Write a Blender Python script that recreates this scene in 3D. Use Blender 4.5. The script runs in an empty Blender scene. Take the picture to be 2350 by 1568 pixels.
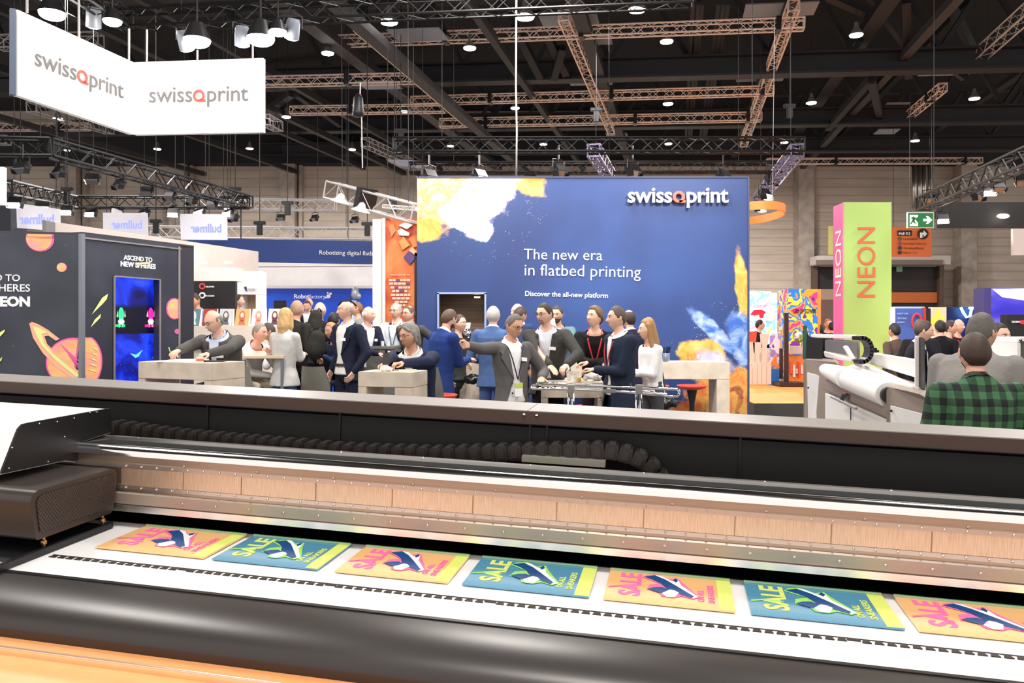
import bpy, bmesh, math, random
import numpy as np
from mathutils import Vector, Matrix, noise as mnoise
random.seed(7)
SC = bpy.context.scene
COL = SC.collection
PI = math.pi
# ---------------------------------------------------------------- camera
F = 1860.0; CX = 1175.0; HY = 742.0; CH = 1.62
cam = bpy.data.cameras.new('camera'); camo = bpy.data.objects.new('camera', cam); COL.objects.link(camo)
camo.location = (0, 0, CH); camo.rotation_euler = (PI/2, 0, 0)
cam.sensor_width = 36.0; cam.lens = F/2350*36; cam.shift_y = -(784-HY)/2350; cam.clip_start = .05; cam.clip_end = 200
SC.camera = camo
# ---------------------------------------------------------------- world, exposure, lights
w = bpy.data.worlds.new('hall_world'); SC.world = w; w.use_nodes = True
w.node_tree.nodes['Background'].inputs[0].default_value = (1.0, .955, .92, 1)
w.node_tree.nodes['Background'].inputs[1].default_value = 1.05
SC.view_settings.view_transform = 'Standard'; SC.view_settings.look = 'None'
SC.view_settings.exposure = 0.22; SC.view_settings.gamma = 1; SC.view_settings.use_curve_mapping = False
SC.cycles.use_denoising = True
SC.cycles.max_bounces = 6; SC.cycles.diffuse_bounces = 3; SC.cycles.glossy_bounces = 3
def area(loc, energy, size, col=(1, .96, .92), tgt=None, spread=PI):
    l = bpy.data.lights.new('hall_light', 'AREA'); l.shape = 'DISK'; l.size = size; l.energy = energy; l.color = col; l.spread = spread
    o = bpy.data.objects.new('hall_light', l); COL.objects.link(o); o.location = loc
    if tgt: o.rotation_euler = (Vector(tgt)-Vector(loc)).to_track_quat('-Z', 'Y').to_euler()
    return o
for x, y, e in ((-5, 6, 380), (5, 6, 380), (0, 11, 500), (-9, 17, 700), (2, 19, 600), (11, 15, 700), (-9, 30, 2600), (8, 30, 2600), (0, 0.5, 330)):
    area((x, y, 8.3), e, 1.6)
area((-1.0, 8.6, 6.0), 130, .5, (1, .97, .95), (1.2, 13, 2.2), PI*.7)
area((3.4, 9.0, 6.0), 100, .5, (1, .97, .95), (3.2, 13, 2.2), PI*.7)
# ---------------------------------------------------------------- helpers
def lin(c):
    if isinstance(c, str):
        c = c.lstrip('#'); c = ''.join(q*2 for q in c) if len(c) == 3 else c; c = tuple(int(c[i:i+2], 16)/255 for i in (0, 2, 4))
    return tuple((v/12.92 if v <= .04045 else ((v+.055)/1.055)**2.4) for v in c[:3])
MATS = {}
def mat(name, col='#888888', rough=.6, metal=0, var=.06, scale=6, bump=0, bscale=80, emit=0, coat=0, alpha=None, trans=0, spec=.5):
    if name in MATS: return MATS[name]
    m = bpy.data.materials.new(name); m.use_nodes = True; nt = m.node_tree
    b = nt.nodes['Principled BSDF']; L = lin(col)
    b.inputs['Roughness'].default_value = rough; b.inputs['Metallic'].default_value = metal
    b.inputs['Specular IOR Level'].default_value = spec
    b.inputs['Base Color'].default_value = (*L, 1)
    tc = nt.nodes.new('ShaderNodeTexCoord')
    if var > 0:
        n = nt.nodes.new('ShaderNodeTexNoise'); n.inputs['Scale'].default_value = scale; n.inputs['Detail'].default_value = 3
        nt.links.new(tc.outputs['Object'], n.inputs['Vector'])
        r = nt.nodes.new('ShaderNodeMapRange'); r.inputs[3].default_value = 1-var; r.inputs[4].default_value = 1+var
        nt.links.new(n.outputs['Fac'], r.inputs[0])
        mx = nt.nodes.new('ShaderNodeVectorMath'); mx.operation = 'SCALE'; mx.inputs[0].default_value = L
        nt.links.new(r.outputs[0], mx.inputs['Scale']); nt.links.new(mx.outputs[0], b.inputs['Base Color'])
    if bump:
        n2 = nt.nodes.new('ShaderNodeTexNoise'); n2.inputs['Scale'].default_value = bscale; n2.inputs['Detail'].default_value = 2
        nt.links.new(tc.outputs['Object'], n2.inputs['Vector'])
        bp = nt.nodes.new('ShaderNodeBump'); bp.inputs['Strength'].default_value = bump; bp.inputs['Distance'].default_value = .01
        nt.links.new(n2.outputs['Fac'], bp.inputs['Height']); nt.links.new(bp.outputs[0], b.inputs['Normal'])
    if emit:
        b.inputs['Emission Color'].default_value = (*L, 1); b.inputs['Emission Strength'].default_value = emit
    if coat: b.inputs['Coat Weight'].default_value = coat; b.inputs['Coat Roughness'].default_value = .08
    if trans: b.inputs['Transmission Weight'].default_value = trans
    if alpha is not None: b.inputs['Alpha'].default_value = alpha
    MATS[name] = m
    return m
class G:
    """tiny shader graph helper"""
    def __init__(s, name, rough=.6, metal=0, coat=0):
        s.m = bpy.data.materials.new(name); s.m.use_nodes = True; s.nt = s.m.node_tree
        s.b = s.nt.nodes['Principled BSDF']; s.b.inputs['Roughness'].default_value = rough; s.b.inputs['Metallic'].default_value = metal
        s.b.inputs['Coat Weight'].default_value = coat
        tc = s.nt.nodes.new('ShaderNodeTexCoord'); s.obj = tc.outputs['Object']
        sp = s.nt.nodes.new('ShaderNodeSeparateXYZ'); s.nt.links.new(s.obj, sp.inputs[0]); s.x, s.y, s.z = sp.outputs
        MATS[name] = s.m
    def put(s, sock, v):
        if isinstance(v, (int, float)): sock.default_value = v
        elif isinstance(v, tuple): sock.default_value = (*v, 1) if len(sock.default_value) == 4 and len(v) == 3 else v
        else: s.nt.links.new(v, sock)
    def op(s, o, a, b=0, c=None):
        n = s.nt.nodes.new('ShaderNodeMath'); n.operation = o; s.put(n.inputs[0], a); s.put(n.inputs[1], b)
        if c is not None: s.put(n.inputs[2], c)
        return n.outputs[0]
    def comb(s, x, y, z):
        n = s.nt.nodes.new('ShaderNodeCombineXYZ')
        for i, v in enumerate((x, y, z)): s.put(n.inputs[i], v)
        return n.outputs[0]
    def noise(s, vec, scale, detail=4, rough=.5, dist=0, color=False):
        n = s.nt.nodes.new('ShaderNodeTexNoise'); n.inputs['Scale'].default_value = scale; n.inputs['Detail'].default_value = detail
        n.inputs['Roughness'].default_value = rough; n.inputs['Distortion'].default_value = dist; s.nt.links.new(vec, n.inputs['Vector'])
        return n.outputs['Color' if color else 'Fac']
    def vor(s, vec, scale, out='Distance', feat='F1'):
        n = s.nt.nodes.new('ShaderNodeTexVoronoi'); n.inputs['Scale'].default_value = scale; n.feature = feat; s.nt.links.new(vec, n.inputs['Vector'])
        return n.outputs[out]
    def rng(s, v, a, b, c=0., d=1., smooth=True):
        n = s.nt.nodes.new('ShaderNodeMapRange'); n.interpolation_type = 'SMOOTHSTEP' if smooth else 'LINEAR'
        s.put(n.inputs[0], v); s.put(n.inputs[1], a); s.put(n.inputs[2], b); s.put(n.inputs[3], c); s.put(n.inputs[4], d); return n.outputs[0]
    def mix(s, f, a, b):
        n = s.nt.nodes.new('ShaderNodeMix'); n.data_type = 'RGBA'; s.put(n.inputs[0], f); s.put(n.inputs[6], a); s.put(n.inputs[7], b); return n.outputs[2]
    def ramp(s, f, stops, const=False):
        n = s.nt.nodes.new('ShaderNodeValToRGB'); cr = n.color_ramp
        if const: cr.interpolation = 'CONSTANT'
        while len(cr.elements) < len(stops): cr.elements.new(.5)
        for e, (p, c) in zip(cr.elements, stops): e.position = p; e.color = (*lin(c), 1)
        s.put(n.inputs[0], f); return n.outputs[0]
    def color(s, c): s.put(s.b.inputs['Base Color'], c)
    def emit(s, c, k): s.put(s.b.inputs['Emission Color'], c); s.b.inputs['Emission Strength'].default_value = k
    def bump(s, h, st=.3, dist=.01):
        n = s.nt.nodes.new('ShaderNodeBump'); n.inputs['Strength'].default_value = st; n.inputs['Distance'].default_value = dist
        s.put(n.inputs['Height'], h); s.nt.links.new(n.outputs[0], s.b.inputs['Normal'])
def W(px, py, d): return Vector(((px-CX)*d/F, d, CH+(HY-py)*d/F))
def WZ(px, py, z):
    d = (CH-z)*F/(py-HY); return W(px, py, d)
def tag(o, label=None, cat=None, group=None, kind=None):
    if label: o['label'] = label
    if cat: o['category'] = cat
    if group: o['group'] = group
    if kind: o['kind'] = kind
    return o
LOCAL = set()
def empty(name, loc=(0, 0, 0), label=None, cat=None, group=None, rz=0, local=False, mtx=None):
    o = bpy.data.objects.new(name, None); COL.objects.link(o); o.empty_display_size = .1
    o.location = loc; o.rotation_euler = (0, 0, rz)
    if mtx is not None: o.matrix_world = mtx; local = True
    if local: LOCAL.add(o)
    return tag(o, label, cat, group)
def rootloc(p):
    while p.parent: p = p.parent
    return Vector((0, 0, 0)) if p in LOCAL else p.location.copy()
def link_mesh(name, me, parent=None):
    o = bpy.data.objects.new(name, me); COL.objects.link(o)
    if parent is not None: o.parent = parent
    return o
class MB:
    def __init__(s): s.v = []; s.f = []; s.mi = []; s.cur = 0
    def add(s, vs, fs):
        k = len(s.v); s.v += [tuple(v) for v in vs]
        for f in fs: s.f.append([i+k for i in f]); s.mi.append(s.cur)
        return s
    def hexa(s, p):   # bottom 4 ccw, top 4
        return s.add(p, [(3, 2, 1, 0), (4, 5, 6, 7), (0, 1, 5, 4), (1, 2, 6, 5), (2, 3, 7, 6), (3, 0, 4, 7)])
    def box(s, c, d, rz=0, M=None):
        hx, hy, hz = d[0]/2, d[1]/2, d[2]/2
        P = [Vector(q) for q in ((-hx, -hy, -hz), (hx, -hy, -hz), (hx, hy, -hz), (-hx, hy, -hz), (-hx, -hy, hz), (hx, -hy, hz), (hx, hy, hz), (-hx, hy, hz))]
        R = M if M is not None else Matrix.Rotation(rz, 3, 'Z')
        return s.hexa([R@q+Vector(c) for q in P])
    def prism(s, poly, ext):
        n = len(poly); e = Vector(ext); P = [Vector(q) for q in poly]
        return s.add(P+[q+e for q in P], [tuple(range(n))[::-1], tuple(range(n, 2*n))]+[(i, (i+1) % n, (i+1) % n+n, i+n) for i in range(n)])
    def tube(s, a, b, r, n=6, r2=None, cap=True):
        a = Vector(a); b = Vector(b); z = (b-a)
        if z.length < 1e-7: return s
        z.normalize(); x = z.orthogonal().normalized(); y = z.cross(x); r2 = r if r2 is None else r2
        A = [a+(x*math.cos(2*PI*i/n)+y*math.sin(2*PI*i/n))*r for i in range(n)]
        B = [b+(x*math.cos(2*PI*i/n)+y*math.sin(2*PI*i/n))*r2 for i in range(n)]
        fs = [(i, (i+1) % n, (i+1) % n+n, i+n) for i in range(n)]
        if cap: fs += [tuple(range(n))[::-1], tuple(range(n, 2*n))]
        return s.add(A+B, fs)
    def path(s, pts, r, n=8, closed=False):
        pts = [Vector(p) for p in pts]; rings = []; m = len(pts); ref = None
        for i, p in enumerate(pts):
            t = (pts[(i+1) % m if closed else min(i+1, m-1)]-pts[(i-1) % m if closed else max(i-1, 0)]).normalized()
            if ref is None: ref = t.orthogonal()
            x = (ref-t*ref.dot(t)).normalized(); ref = x; y = t.cross(x)
            rr = r[i] if isinstance(r, (list, tuple)) else r
            rings.append([p+(x*math.cos(2*PI*j/n)+y*math.sin(2*PI*j/n))*rr for j in range(n)])
        return s.loft(rings, closed)
    def loft(s, rings, closed=False, cap=True):
        n = len(rings[0]); m = len(rings); vs = [q for r in rings for q in r]; fs = []
        for i in range(m if closed else m-1):
            a = i*n; b = ((i+1) % m)*n
            fs += [(a+j, a+(j+1) % n, b+(j+1) % n, b+j) for j in range(n)]
        if cap and not closed: fs += [tuple(range(n))[::-1], tuple(range((m-1)*n, m*n))]
        return s.add(vs, fs)
    def lathe(s, prof, c=(0, 0, 0), n=16, M=None):
        c = Vector(c); rings = []
        for r, z in prof:
            ring = [Vector((max(r, 1e-4)*math.cos(2*PI*j/n), max(r, 1e-4)*math.sin(2*PI*j/n), z)) for j in range(n)]
            rings.append([(M@q if M is not None else q)+c for q in ring])
        return s.loft(rings)
    def sphere(s, c, r, n=10, m=7):
        r = (r, r, r) if isinstance(r, (int, float)) else r; c = Vector(c); rings = []
        for i in range(m+1):
            a = -PI/2+PI*i/m; k = max(math.cos(a), .01)
            rings.append([c+Vector((r[0]*k*math.cos(2*PI*j/n), r[1]*k*math.sin(2*PI*j/n), r[2]*math.sin(a))) for j in range(n)])
        return s.loft(rings)
    def capsule(s, a, b, ra, rb, n=12, sq=(1, 1), ref=None):
        """tapered capsule with optionally flattened section"""
        a = Vector(a); b = Vector(b); z = b-a; L = max(z.length, 1e-5); z.normalize()
        x = z.orthogonal().normalized() if ref is None else (Vector(ref)-z*Vector(ref).dot(z)).normalized(); y = z.cross(x); rings = []
        st = [(a-z*ra*math.sin(t), ra*math.cos(t)) for t in (1.5, 1.0, .5)]+[(a, ra), (b, rb)]+[(b+z*rb*math.sin(t), rb*math.cos(t)) for t in (.5, 1.0, 1.5)]
        for p, r in st: rings.append([p+x*r*sq[0]*math.cos(2*PI*j/n)+y*r*sq[1]*math.sin(2*PI*j/n) for j in range(n)])
        return s.loft(rings)
    def xf(s, M, k=0):
        for i in range(k, len(s.v)): s.v[i] = tuple(M@Vector(s.v[i]))
        return s
    def build(s, name, mats, parent=None, smooth=False, bevel=0, auto=None, tagd=None):
        me = bpy.data.meshes.new(name)
        vs = s.v
        if parent is not None:
            L = rootloc(parent)
            if L.length: vs = [(v[0]-L.x, v[1]-L.y, v[2]-L.z) for v in vs]; loc = (0, 0, 0)
            loc = (0, 0, 0)
        else:
            A = np.array(vs); mn = A.min(0); mx = A.max(0); loc = ((mn[0]+mx[0])/2, (mn[1]+mx[1])/2, mn[2])
            vs = [(v[0]-loc[0], v[1]-loc[1], v[2]-loc[2]) for v in vs]
        me.from_pydata(vs, [], s.f)
        if not isinstance(mats, (list, tuple)): mats = [mats]
        for m in mats: me.materials.append(m)
        if len(mats) > 1: me.polygons.foreach_set('material_index', s.mi)
        bm = bmesh.new(); bm.from_mesh(me); bmesh.ops.recalc_face_normals(bm, faces=bm.faces)
        if bevel:
            es = [e for e in bm.edges if len(e.link_faces) == 2 and e.calc_face_angle(0) > .6]
            bmesh.ops.bevel(bm, geom=es, offset=bevel, segments=2, affect='EDGES', clamp_overlap=True)
        bm.to_mesh(me); bm.free()
        if smooth: me.polygons.foreach_set('use_smooth', [True]*len(me.polygons))
        if auto or (smooth and bevel):
            me.set_sharp_from_angle(angle=math.radians(auto or 40))
        me.update()
        o = link_mesh(name, me, parent); o.location = loc
        if tagd: tag(o, *tagd)
        return o
def children(o): return list(o.children)
def dup(root, loc=None, rz=None, label=None, group=None, mtx=None):
    def cp(o, par):
        c = o.copy(); COL.objects.link(c)
        if par is not None: c.parent = par
        for ch in children(o): cp(ch, c)
        return c
    r = cp(root, None)
    if loc is not None: r.location = loc
    if rz is not None: r.rotation_euler = (0, 0, rz)
    if mtx is not None: r.matrix_world = mtx
    if label: r['label'] = label
    if group: r['group'] = group
    return r
def struct(name, mb, m, **k):
    o = mb.build(name, m, **k); o['kind'] = 'structure'; return o
# text as mesh -------------------------------------------------------------
def text_geo(s, size=1, bold=0, ext=.004, spacing=1.0, line=1.0, align='LEFT', sx=1.0):
    c = bpy.data.curves.new('t', 'FONT'); c.body = s; c.size = size; c.extrude = ext; c.offset = bold*size; c.resolution_u = 3
    c.space_character = spacing; c.space_line = line; c.align_x = align
    o = bpy.data.objects.new('t', c)
    me = bpy.data.meshes.new_from_object(o)
    vs = [Vector((v.co.x*sx, v.co.y, v.co.z)) for v in me.vertices]; fs = [tuple(p.vertices) for p in me.polygons]
    bpy.data.objects.remove(o); bpy.data.curves.remove(c); bpy.data.meshes.remove(me)
    return vs, fs
def frame(o, right, up):
    """matrix taking text xy to a plane: origin o, x along right, y along up, z out"""
    x = Vector(right).normalized(); z = x.cross(Vector(up)).normalized(); y = z.cross(x)
    M = Matrix((x, y, z)).transposed().to_4x4(); M.translation = Vector(o); return M
def text(name, s, M, m, parent, width=None, size=1, height=None, **k):
    """width: fit the text to this width in metres"""
    vs, fs = text_geo(s, size, **k)
    if not vs: return None
    x0 = min(v.x for v in vs); x1 = max(v.x for v in vs)
    if width: f = width/(x1-x0); vs = [Vector(((v.x-x0)*f, v.y*f, v.z)) for v in vs]
    if height: y1 = max(v.y for v in vs); vs = [Vector((v.x, v.y*height/y1, v.z)) for v in vs]
    mb = MB().add([M@v for v in vs], fs); o = mb.build(name, m, parent); return o
def logo(M, width, mdark, morange, parent, ext=.01, bold=.0):
    """swissQprint lettering, the Q a ring with a foot"""
    a, fa = text_geo('swiss', 1, bold, ext, spacing=.97); b, fb = text_geo('print', 1, bold, ext, spacing=.97)
    wa = max(v.x for v in a); xh = .555
    q = MB(); n = 28; xh = .50; r1 = xh*.53; r0 = r1-.105-bold*1.5; cx = wa+r1+.04; cy = xh*.5
    R = []; S = []
    for zz in (-ext, ext):
        R.append([(cx+r1*math.cos(2*PI*i/n), cy+r1*math.sin(2*PI*i/n), zz) for i in range(n)])
        S.append([(cx+r0*math.cos(2*PI*i/n), cy+r0*math.sin(2*PI*i/n), zz) for i in range(n)])
    vs = R[0]+R[1]+S[0]+S[1]; fs = []
    for i in range(n):
        j = (i+1) % n; fs += [(i, j, n+j, n+i), (2*n+i, 3*n+i, 3*n+j, 2*n+j), (n+i, n+j, 3*n+j, 3*n+i), (i, 2*n+i, 2*n+j, j)]
    q.add(vs, fs); q.box((cx+r1*.6, .05-.01, 0), (r1*1.1, .10+bold, ext*2))
    xb = cx+r1+.06; b = [v+Vector((xb, 0, 0)) for v in b]
    tot = max(v.x for v in b); f = width/tot; S4 = Matrix.Diagonal((f, f, 1, 1)); T = M@S4
    MB().add([T@v for v in a], fa).build('lettering', mdark, parent)
    q.xf(T).build('lettering', morange, parent)
    MB().add([T@v for v in b], fb).build('lettering', mdark, parent)
def poly2(mb, M, pts, z=0, ext=.002):
    mb.prism([M@Vector((x, y, z)) for x, y in pts], (M.to_3x3()@Vector((0, 0, ext)))); return mb
def circ(cx, cy, r, n=28, ry=None, a0=0, a1=2*PI, rot=0):
    ry = r if ry is None else ry; out = []
    for i in range(n):
        t = a0+(a1-a0)*i/(n if abs(a1-a0-2*PI) < 1e-6 else n-1); x = r*math.cos(t); y = ry*math.sin(t)
        out.append((cx+x*math.cos(rot)-y*math.sin(rot), cy+x*math.sin(rot)+y*math.cos(rot)))
    return out
# ---------------------------------------------------------------- hall structure
M_white = mat('white_paint', '#f2efec', .45, var=.02); M_black = mat('black_metal', '#17161a', .45, var=.1)
M_dgrey = mat('dark_grey_metal', '#3a3836', .4, var=.04); M_grey = mat('grey_metal', '#8b8986', .4, .4, var=.04)
M_alu = mat('aluminium', '#c9c3bd', .3, .9, var=.05); M_chrome = mat('chrome', '#e8e8ea', .08, 1, var=.02)
M_orange = mat('orange_paint', '#f08a3c', .5); M_plast = mat('black_plastic', '#131315', .35, var=.05)
HB = 40.0
g = G('hall_floor', .5)
fy = g.y
c = g.mix(g.op('MULTIPLY', g.op('MULTIPLY', g.rng(fy, -1.05, -1.0), g.rng(fy, 6.0, 5.9)), g.rng(g.x, 3.9, 4.0)), lin('#6c655f'), lin('#f0a04a'))
n = g.noise(g.obj, 30, 3); c = g.mix(g.rng(n, .3, .8, 0, .25), c, lin('#55504c')); g.color(c)
mb = MB(); mb.box((0, 18, -.05), (70, 50, .1)); struct('floor', mb, g.m)
mb = MB(); mb.box((8.5, 18.4, .145), (9.0, 10, .29)); struct('floor_platform', mb, M_dgrey)
mb = MB(); mb.box((8.5, 18.4, .295), (9.0, 10, .01)); struct('floor_carpet', mb, mat('carpet_orange', '#e8984a', .8, var=.05, bump=.2))
g = G('cladding', .7)
t = g.op('FRACT', g.op('MULTIPLY', g.z, 2.4)); line = g.rng(g.op('ABSOLUTE', g.op('SUBTRACT', t, .5)), .40, .5, 0, 1)
n = g.noise(g.comb(g.op('MULTIPLY', g.x, .15), 0, g.z), 3, 3)
c = g.mix(g.rng(n, .3, .7), lin('#c9b8a8'), lin('#b8a89b')); g.color(g.mix(g.op('MULTIPLY', line, .35), c, lin('#6d6058')))
g.bump(line, .4, .02)
mb = MB(); mb.box((0, HB+.2, 7), (66, .4, 14)); struct('wall_back', mb, g.m)
M_ceil = mat('ceiling_black', '#1d1b1e', .8, var=.2, scale=1.5)
mb = MB(); mb.box((0, 20, 12.2), (66, 42, .2)); struct('ceiling', mb, M_ceil)
# ceiling steel: cross girders and duct runs
M_steel = mat('girder_grey', '#212023', .6, var=.15); M_duct = mat('duct_grey', '#343235', .6, .0, var=.15)
Ud = Vector((9175, -1859, -322)).normalized()
Vd = Vector((380, 1859, 42)); Vd = (Vd-Ud*Vd.dot(Ud)).normalized(); Wd = Ud.cross(Vd)
PR = Matrix((Ud, Vd, Wd)).transposed().to_4x4()
def girder(px, py, d, wdt=.5, h=.55, L=46):
    c = W(px, py, d); mb = MB(); M = PR.to_3x3()
    mb.box(c, (L, wdt, .06), M=M); mb.box(c+M@Vector((0, 0, h)), (L, wdt, .06), M=M); mb.box(c+M@Vector((0, 0, h/2)), (L, .05, h), M=M)
    for k in range(-10, 11):
        a = c+M@Vector((k*2.2, 0, h)); b = c+M@Vector((k*2.2+1.1, 0, h+1.9)); e = c+M@Vector((k*2.2+2.2, 0, h))
        mb.tube(a, b, .09, 4); mb.tube(b, e, .09, 4)
    mb.box(c+M@Vector((0, 0, h+1.9)), (L, wdt*.7, .16), M=M)
    struct('trim_girder', mb, M_steel); return
for px, py, d in ((1400, 182, 23.5), (1400, 294, 30), (1400, 352, 36), (1500, -60, 17)): girder(px, py, d)
def along(px, py, d0, d1, wd, h, m, nm='trim_duct', name_l=None):
    """box running away from the camera along the hall's depth direction"""
    a = W(px, py, 19); k = (d1-d0)/Vd.y; mb = MB(); a = a+Vd*((d0-19)/Vd.y); mb.box(a+Vd*k/2, (wd, k, h), M=PR.to_3x3()); return struct(nm, mb, m)
for px, py, wd, m in ((700, 60, .9, M_duct), (880, 120, .7, M_duct), (430, 70, .35, M_duct), (260, 90, .5, M_steel), (60, 60, .4, M_duct), (-260, 80, .5, M_steel), (1110, 70, .4, M_steel),
                      (1335, 60, .7, M_steel), (2050, 0, .9, M_steel), (2150, 60, .5, M_duct), (2330, -90, .5, M_steel), (2700, -60, .6, M_duct), (1820, 10, .6, M_duct), (1600, 0, .35, M_steel), (-700, 90, .5, M_duct)):
    along(px, py-14, 9, 39.5, wd*.45, .2, m)
# steel diagonals under the roof on the right
for (a, b) in (((1990, -20, 22), (2110, 145, 23)), ((2000, 180, 23.5), (1900, 295, 29)), ((1900, -10, 20), (1990, 30, 21)), ((2080, 0, 20), (2085, 175, 23)), ((2180, 10, 22), (2250, 150, 23)), ((640, 15, 20), (700, 60, 21)), ((1290, 110, 22), (1270, 180, 23)),
               ((1230, 30, 21), (1300, 170, 23)), ((1180, 60, 21), (1240, 175, 23)), ((2165, 140, 23), (2215, 178, 23)), ((670, 215, 26), (560, 290, 30)), ((680, 215, 26), (800, 300, 33)), ((2000, 185, 23.5), (2022, 280, 29))):
    mb = MB(); mb.tube(W(*a), W(*b), .14, 4); struct('trim_brace', mb, M_steel)
# conduits
for x0 in (1590, 1603, 1612, 1650, 1662, 1672):
    mb = MB(); a = W(x0, 8, 19); mb.tube(a, a+Vd*18, .05, 5); struct('trim_conduit', mb, M_steel)
# skylight-like grey flap panels beside the ducts
M_flap = mat('grey_flap', '#8a93a0', .5)
for px, py, d, s in ((1305, 42, 20, .75), (1355, 187, 27, .75), (1790, 22, 20, .9), (1745, 178, 27, .8), (2175, 163, 24, .75), (2040, 270, 30, .7), (1970, 345, 35, .7), (2230, 130, 22, .5), (1385, 158, 25, .5), (1416, 311, 33, .45), (2055, 243, 28, .4), (2035, 302, 31, .4), (1375, 90, 22, .35), (2275, 340, 35, .7), (640, 200, 26, .7), (870, 195, 24, .6), (960, 80, 20, .7)):
    mb = MB(); mb.box(W(px, py, d), (s*1.9, .9, .03), M=PR.to_3x3()); struct('trim_flap', mb, M_flap)
# concrete columns on the back wall
g = G('column_concrete', .75); n = g.noise(g.obj, 2.5, 5); g.color(g.mix(g.rng(n, .35, .65), lin('#b5a698'), lin('#a0938a')))
M_col = g.m
for px in (-60, 165, 412, 663, 940, 1845, 2215, 2440):
    x = (px-CX)*39.6/F; mb = MB(); mb.box((x, 39.6, 4.85), (.75, .7, 9.7)); mb.box((x+.55, 39.8, 4.85), (.16, .3, 9.7)); struct('wall_column', mb, M_col)
mb = MB(); mb.box((0, 39.5, 10.3), (66, .8, 1.9)); struct('trim_eaves', mb, M_ceil)
for i, px in enumerate((2098, 2110, 2120, 2134)):
    mb = MB(); mb.tube(W(px, 378, 38.5), W(px, 478, 38.5), .11, 10)
    tag(mb.build('vent_pipe', M_alu, smooth=True), 'silver pipe on the back wall above the exit sign, %s of four' % ('one', 'two', 'three', 'four')[i], 'pipe', 'vertical pipes on the back wall')
# door opening and canopy at the back right
M_dark = mat('dark_doorway', '#2a2422', .6, var=.1); M_beige = mat('beige_cover', '#c9bdb4', .5)
mb = MB(); mb.hexa([W(1868, 800, 39), W(2158, 800, 39), W(2158, 800, 39.6), W(1868, 800, 39.6), W(1868, 612, 39), W(2158, 612, 39), W(2158, 612, 39.6), W(1868, 612, 39.6)]); struct('door_1', mb, M_dark)
mb = MB()
for a, b in ((1862, 1872), (2150, 2160)): mb.box(((a+b)/2*39/F-CX*39/F, 38.9, 2.3), (.22, .3, 4.6))
mb.box(((2010-CX)*39/F, 38.9, 4.5), (6.4, .3, .2)); struct('trim_doorframe', mb, mat('brown_frame', '#5a4238', .5))
r = empty('air_curtain', W(2018, 610, 38.3), 'long pale air curtain housing mounted above the dark hall doorway', 'air curtain')
mb = MB(); mb.box(W(2018, 599, 38.3), (6.25, 1.0, .42)); mb.build('housing', M_beige, r, bevel=.03)
mb = MB(); mb.box(W(2018, 602, 37.75), (5.9, .05, .22)); mb.build('grille', mat('grille_brown', '#7d6c64', .5), r)
# ---------------------------------------------------------------- flatbed printer in front
def ploc(px, py, w=None, t=None, s=None):
    r = Vector(((px-CX)/F, 1, (HY-py)/F)); R = PR.to_3x3().transposed(); c0 = R@Vector((0, 0, CH)); r = R@r
    i, v = (2, w) if w is not None else ((1, t) if t is not None else (0, s))
    return c0+r*((v-c0[i])/r[i])
WB = .90
tF = ploc(1175, 1441, w=WB).y; tH = ploc(1175, 1389, w=WB).y; tR = ploc(1175, 1250, w=WB).y
prn = empty('flatbed_printer', (0, 0, 0), 'large black and silver flatbed printer filling the foreground, printing shoe posters', 'printer', mtx=PR)
S0, S1 = -4.2, 3.2
def ext_prof(name, prof, m, s0=S0, s1=S1, smooth=False, par=None, auto=None, closed=True):
    """extrude a (t, w) profile along the printer"""
    mb = MB(); n = len(prof)
    vs = [(s0, t, w_) for t, w_ in prof]+[(s1, t, w_) for t, w_ in prof]
    fs = [(i, (i+1) % n, (i+1) % n+n, i+n) for i in range(n if closed else n-1)]+[tuple(range(n)), tuple(range(n, 2*n))]
    mb.add(vs, fs); return mb.build(name, m, par or prn, smooth=smooth, auto=auto or (30 if smooth else None))
M_bed = mat('bed_white', '#f6f4f2', .22, var=.015)
ext_prof('print_bed', [(tF, WB-.03), (3.6, WB-.03), (3.6, WB), (tF, WB)], M_bed)
M_bump = mat('bumper_grey', '#3b3735', .34, .35, var=.03)
pts = []
for i in range(13):
    a = PI/2*i/12; pts.append((tF-.02-.20*math.sin(a)*1.0, WB-.14+.14*math.cos(a)))
a1, a2 = ploc(1175, 1598, w=WB-.065), None
prof = [(tF-.006, WB-.1), (tF-.006, WB)]+[(tF-.012-(tF-.012-a1.y)*math.sin(PI/2*i/12)**.9, WB-.065*(1-math.cos(PI/2*i/12))) for i in range(13)]+[(a1.y+.01, WB-.12)]
ext_prof('front_bumper', prof, M_bump, smooth=True)
ext_prof('bed_edge', [(tF-.007, WB-.05), (tF+.006, WB-.05), (tF+.006, WB+.003), (tF-.007, WB+.003)], M_plast)
g = G('orange_apron', .42); n = g.noise(g.comb(g.op('MULTIPLY', g.x, .2), g.y, 0), 90, 2)
g.color(g.mix(g.rng(n, .3, .7), lin('#efa468'), lin('#eb9e62'))); M_apr = g.m
b1 = ploc(1175, 1606, w=WB-.08).y
ap = [(a1.y+.02, WB-.12), (b1, WB-.08)]
for k in range(7): a = PI*k/6; ap.append((b1-.062-.012*(1-math.cos(a))*1.0, WB-.082+.010*math.sin(a)))
ap += [(b1-.13, WB-.084), (b1-.145, WB-.078), (b1-.16, WB-.084), (b1-.5, WB-.09), (b1-.5, WB-.14)]
ext_prof('front_apron', ap, M_apr, smooth=True, auto=60)
mb = MB(); mb.path([(S0, b1-.074, WB-.073), (S1, b1-.074, WB-.073)], .0045, 8); mb.build('apron_highlight', mat('highlight_pale', '#e8c9b0', .2, .6), prn, smooth=True)  # pale bar laid on the ridge to draw its highlight
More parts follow.
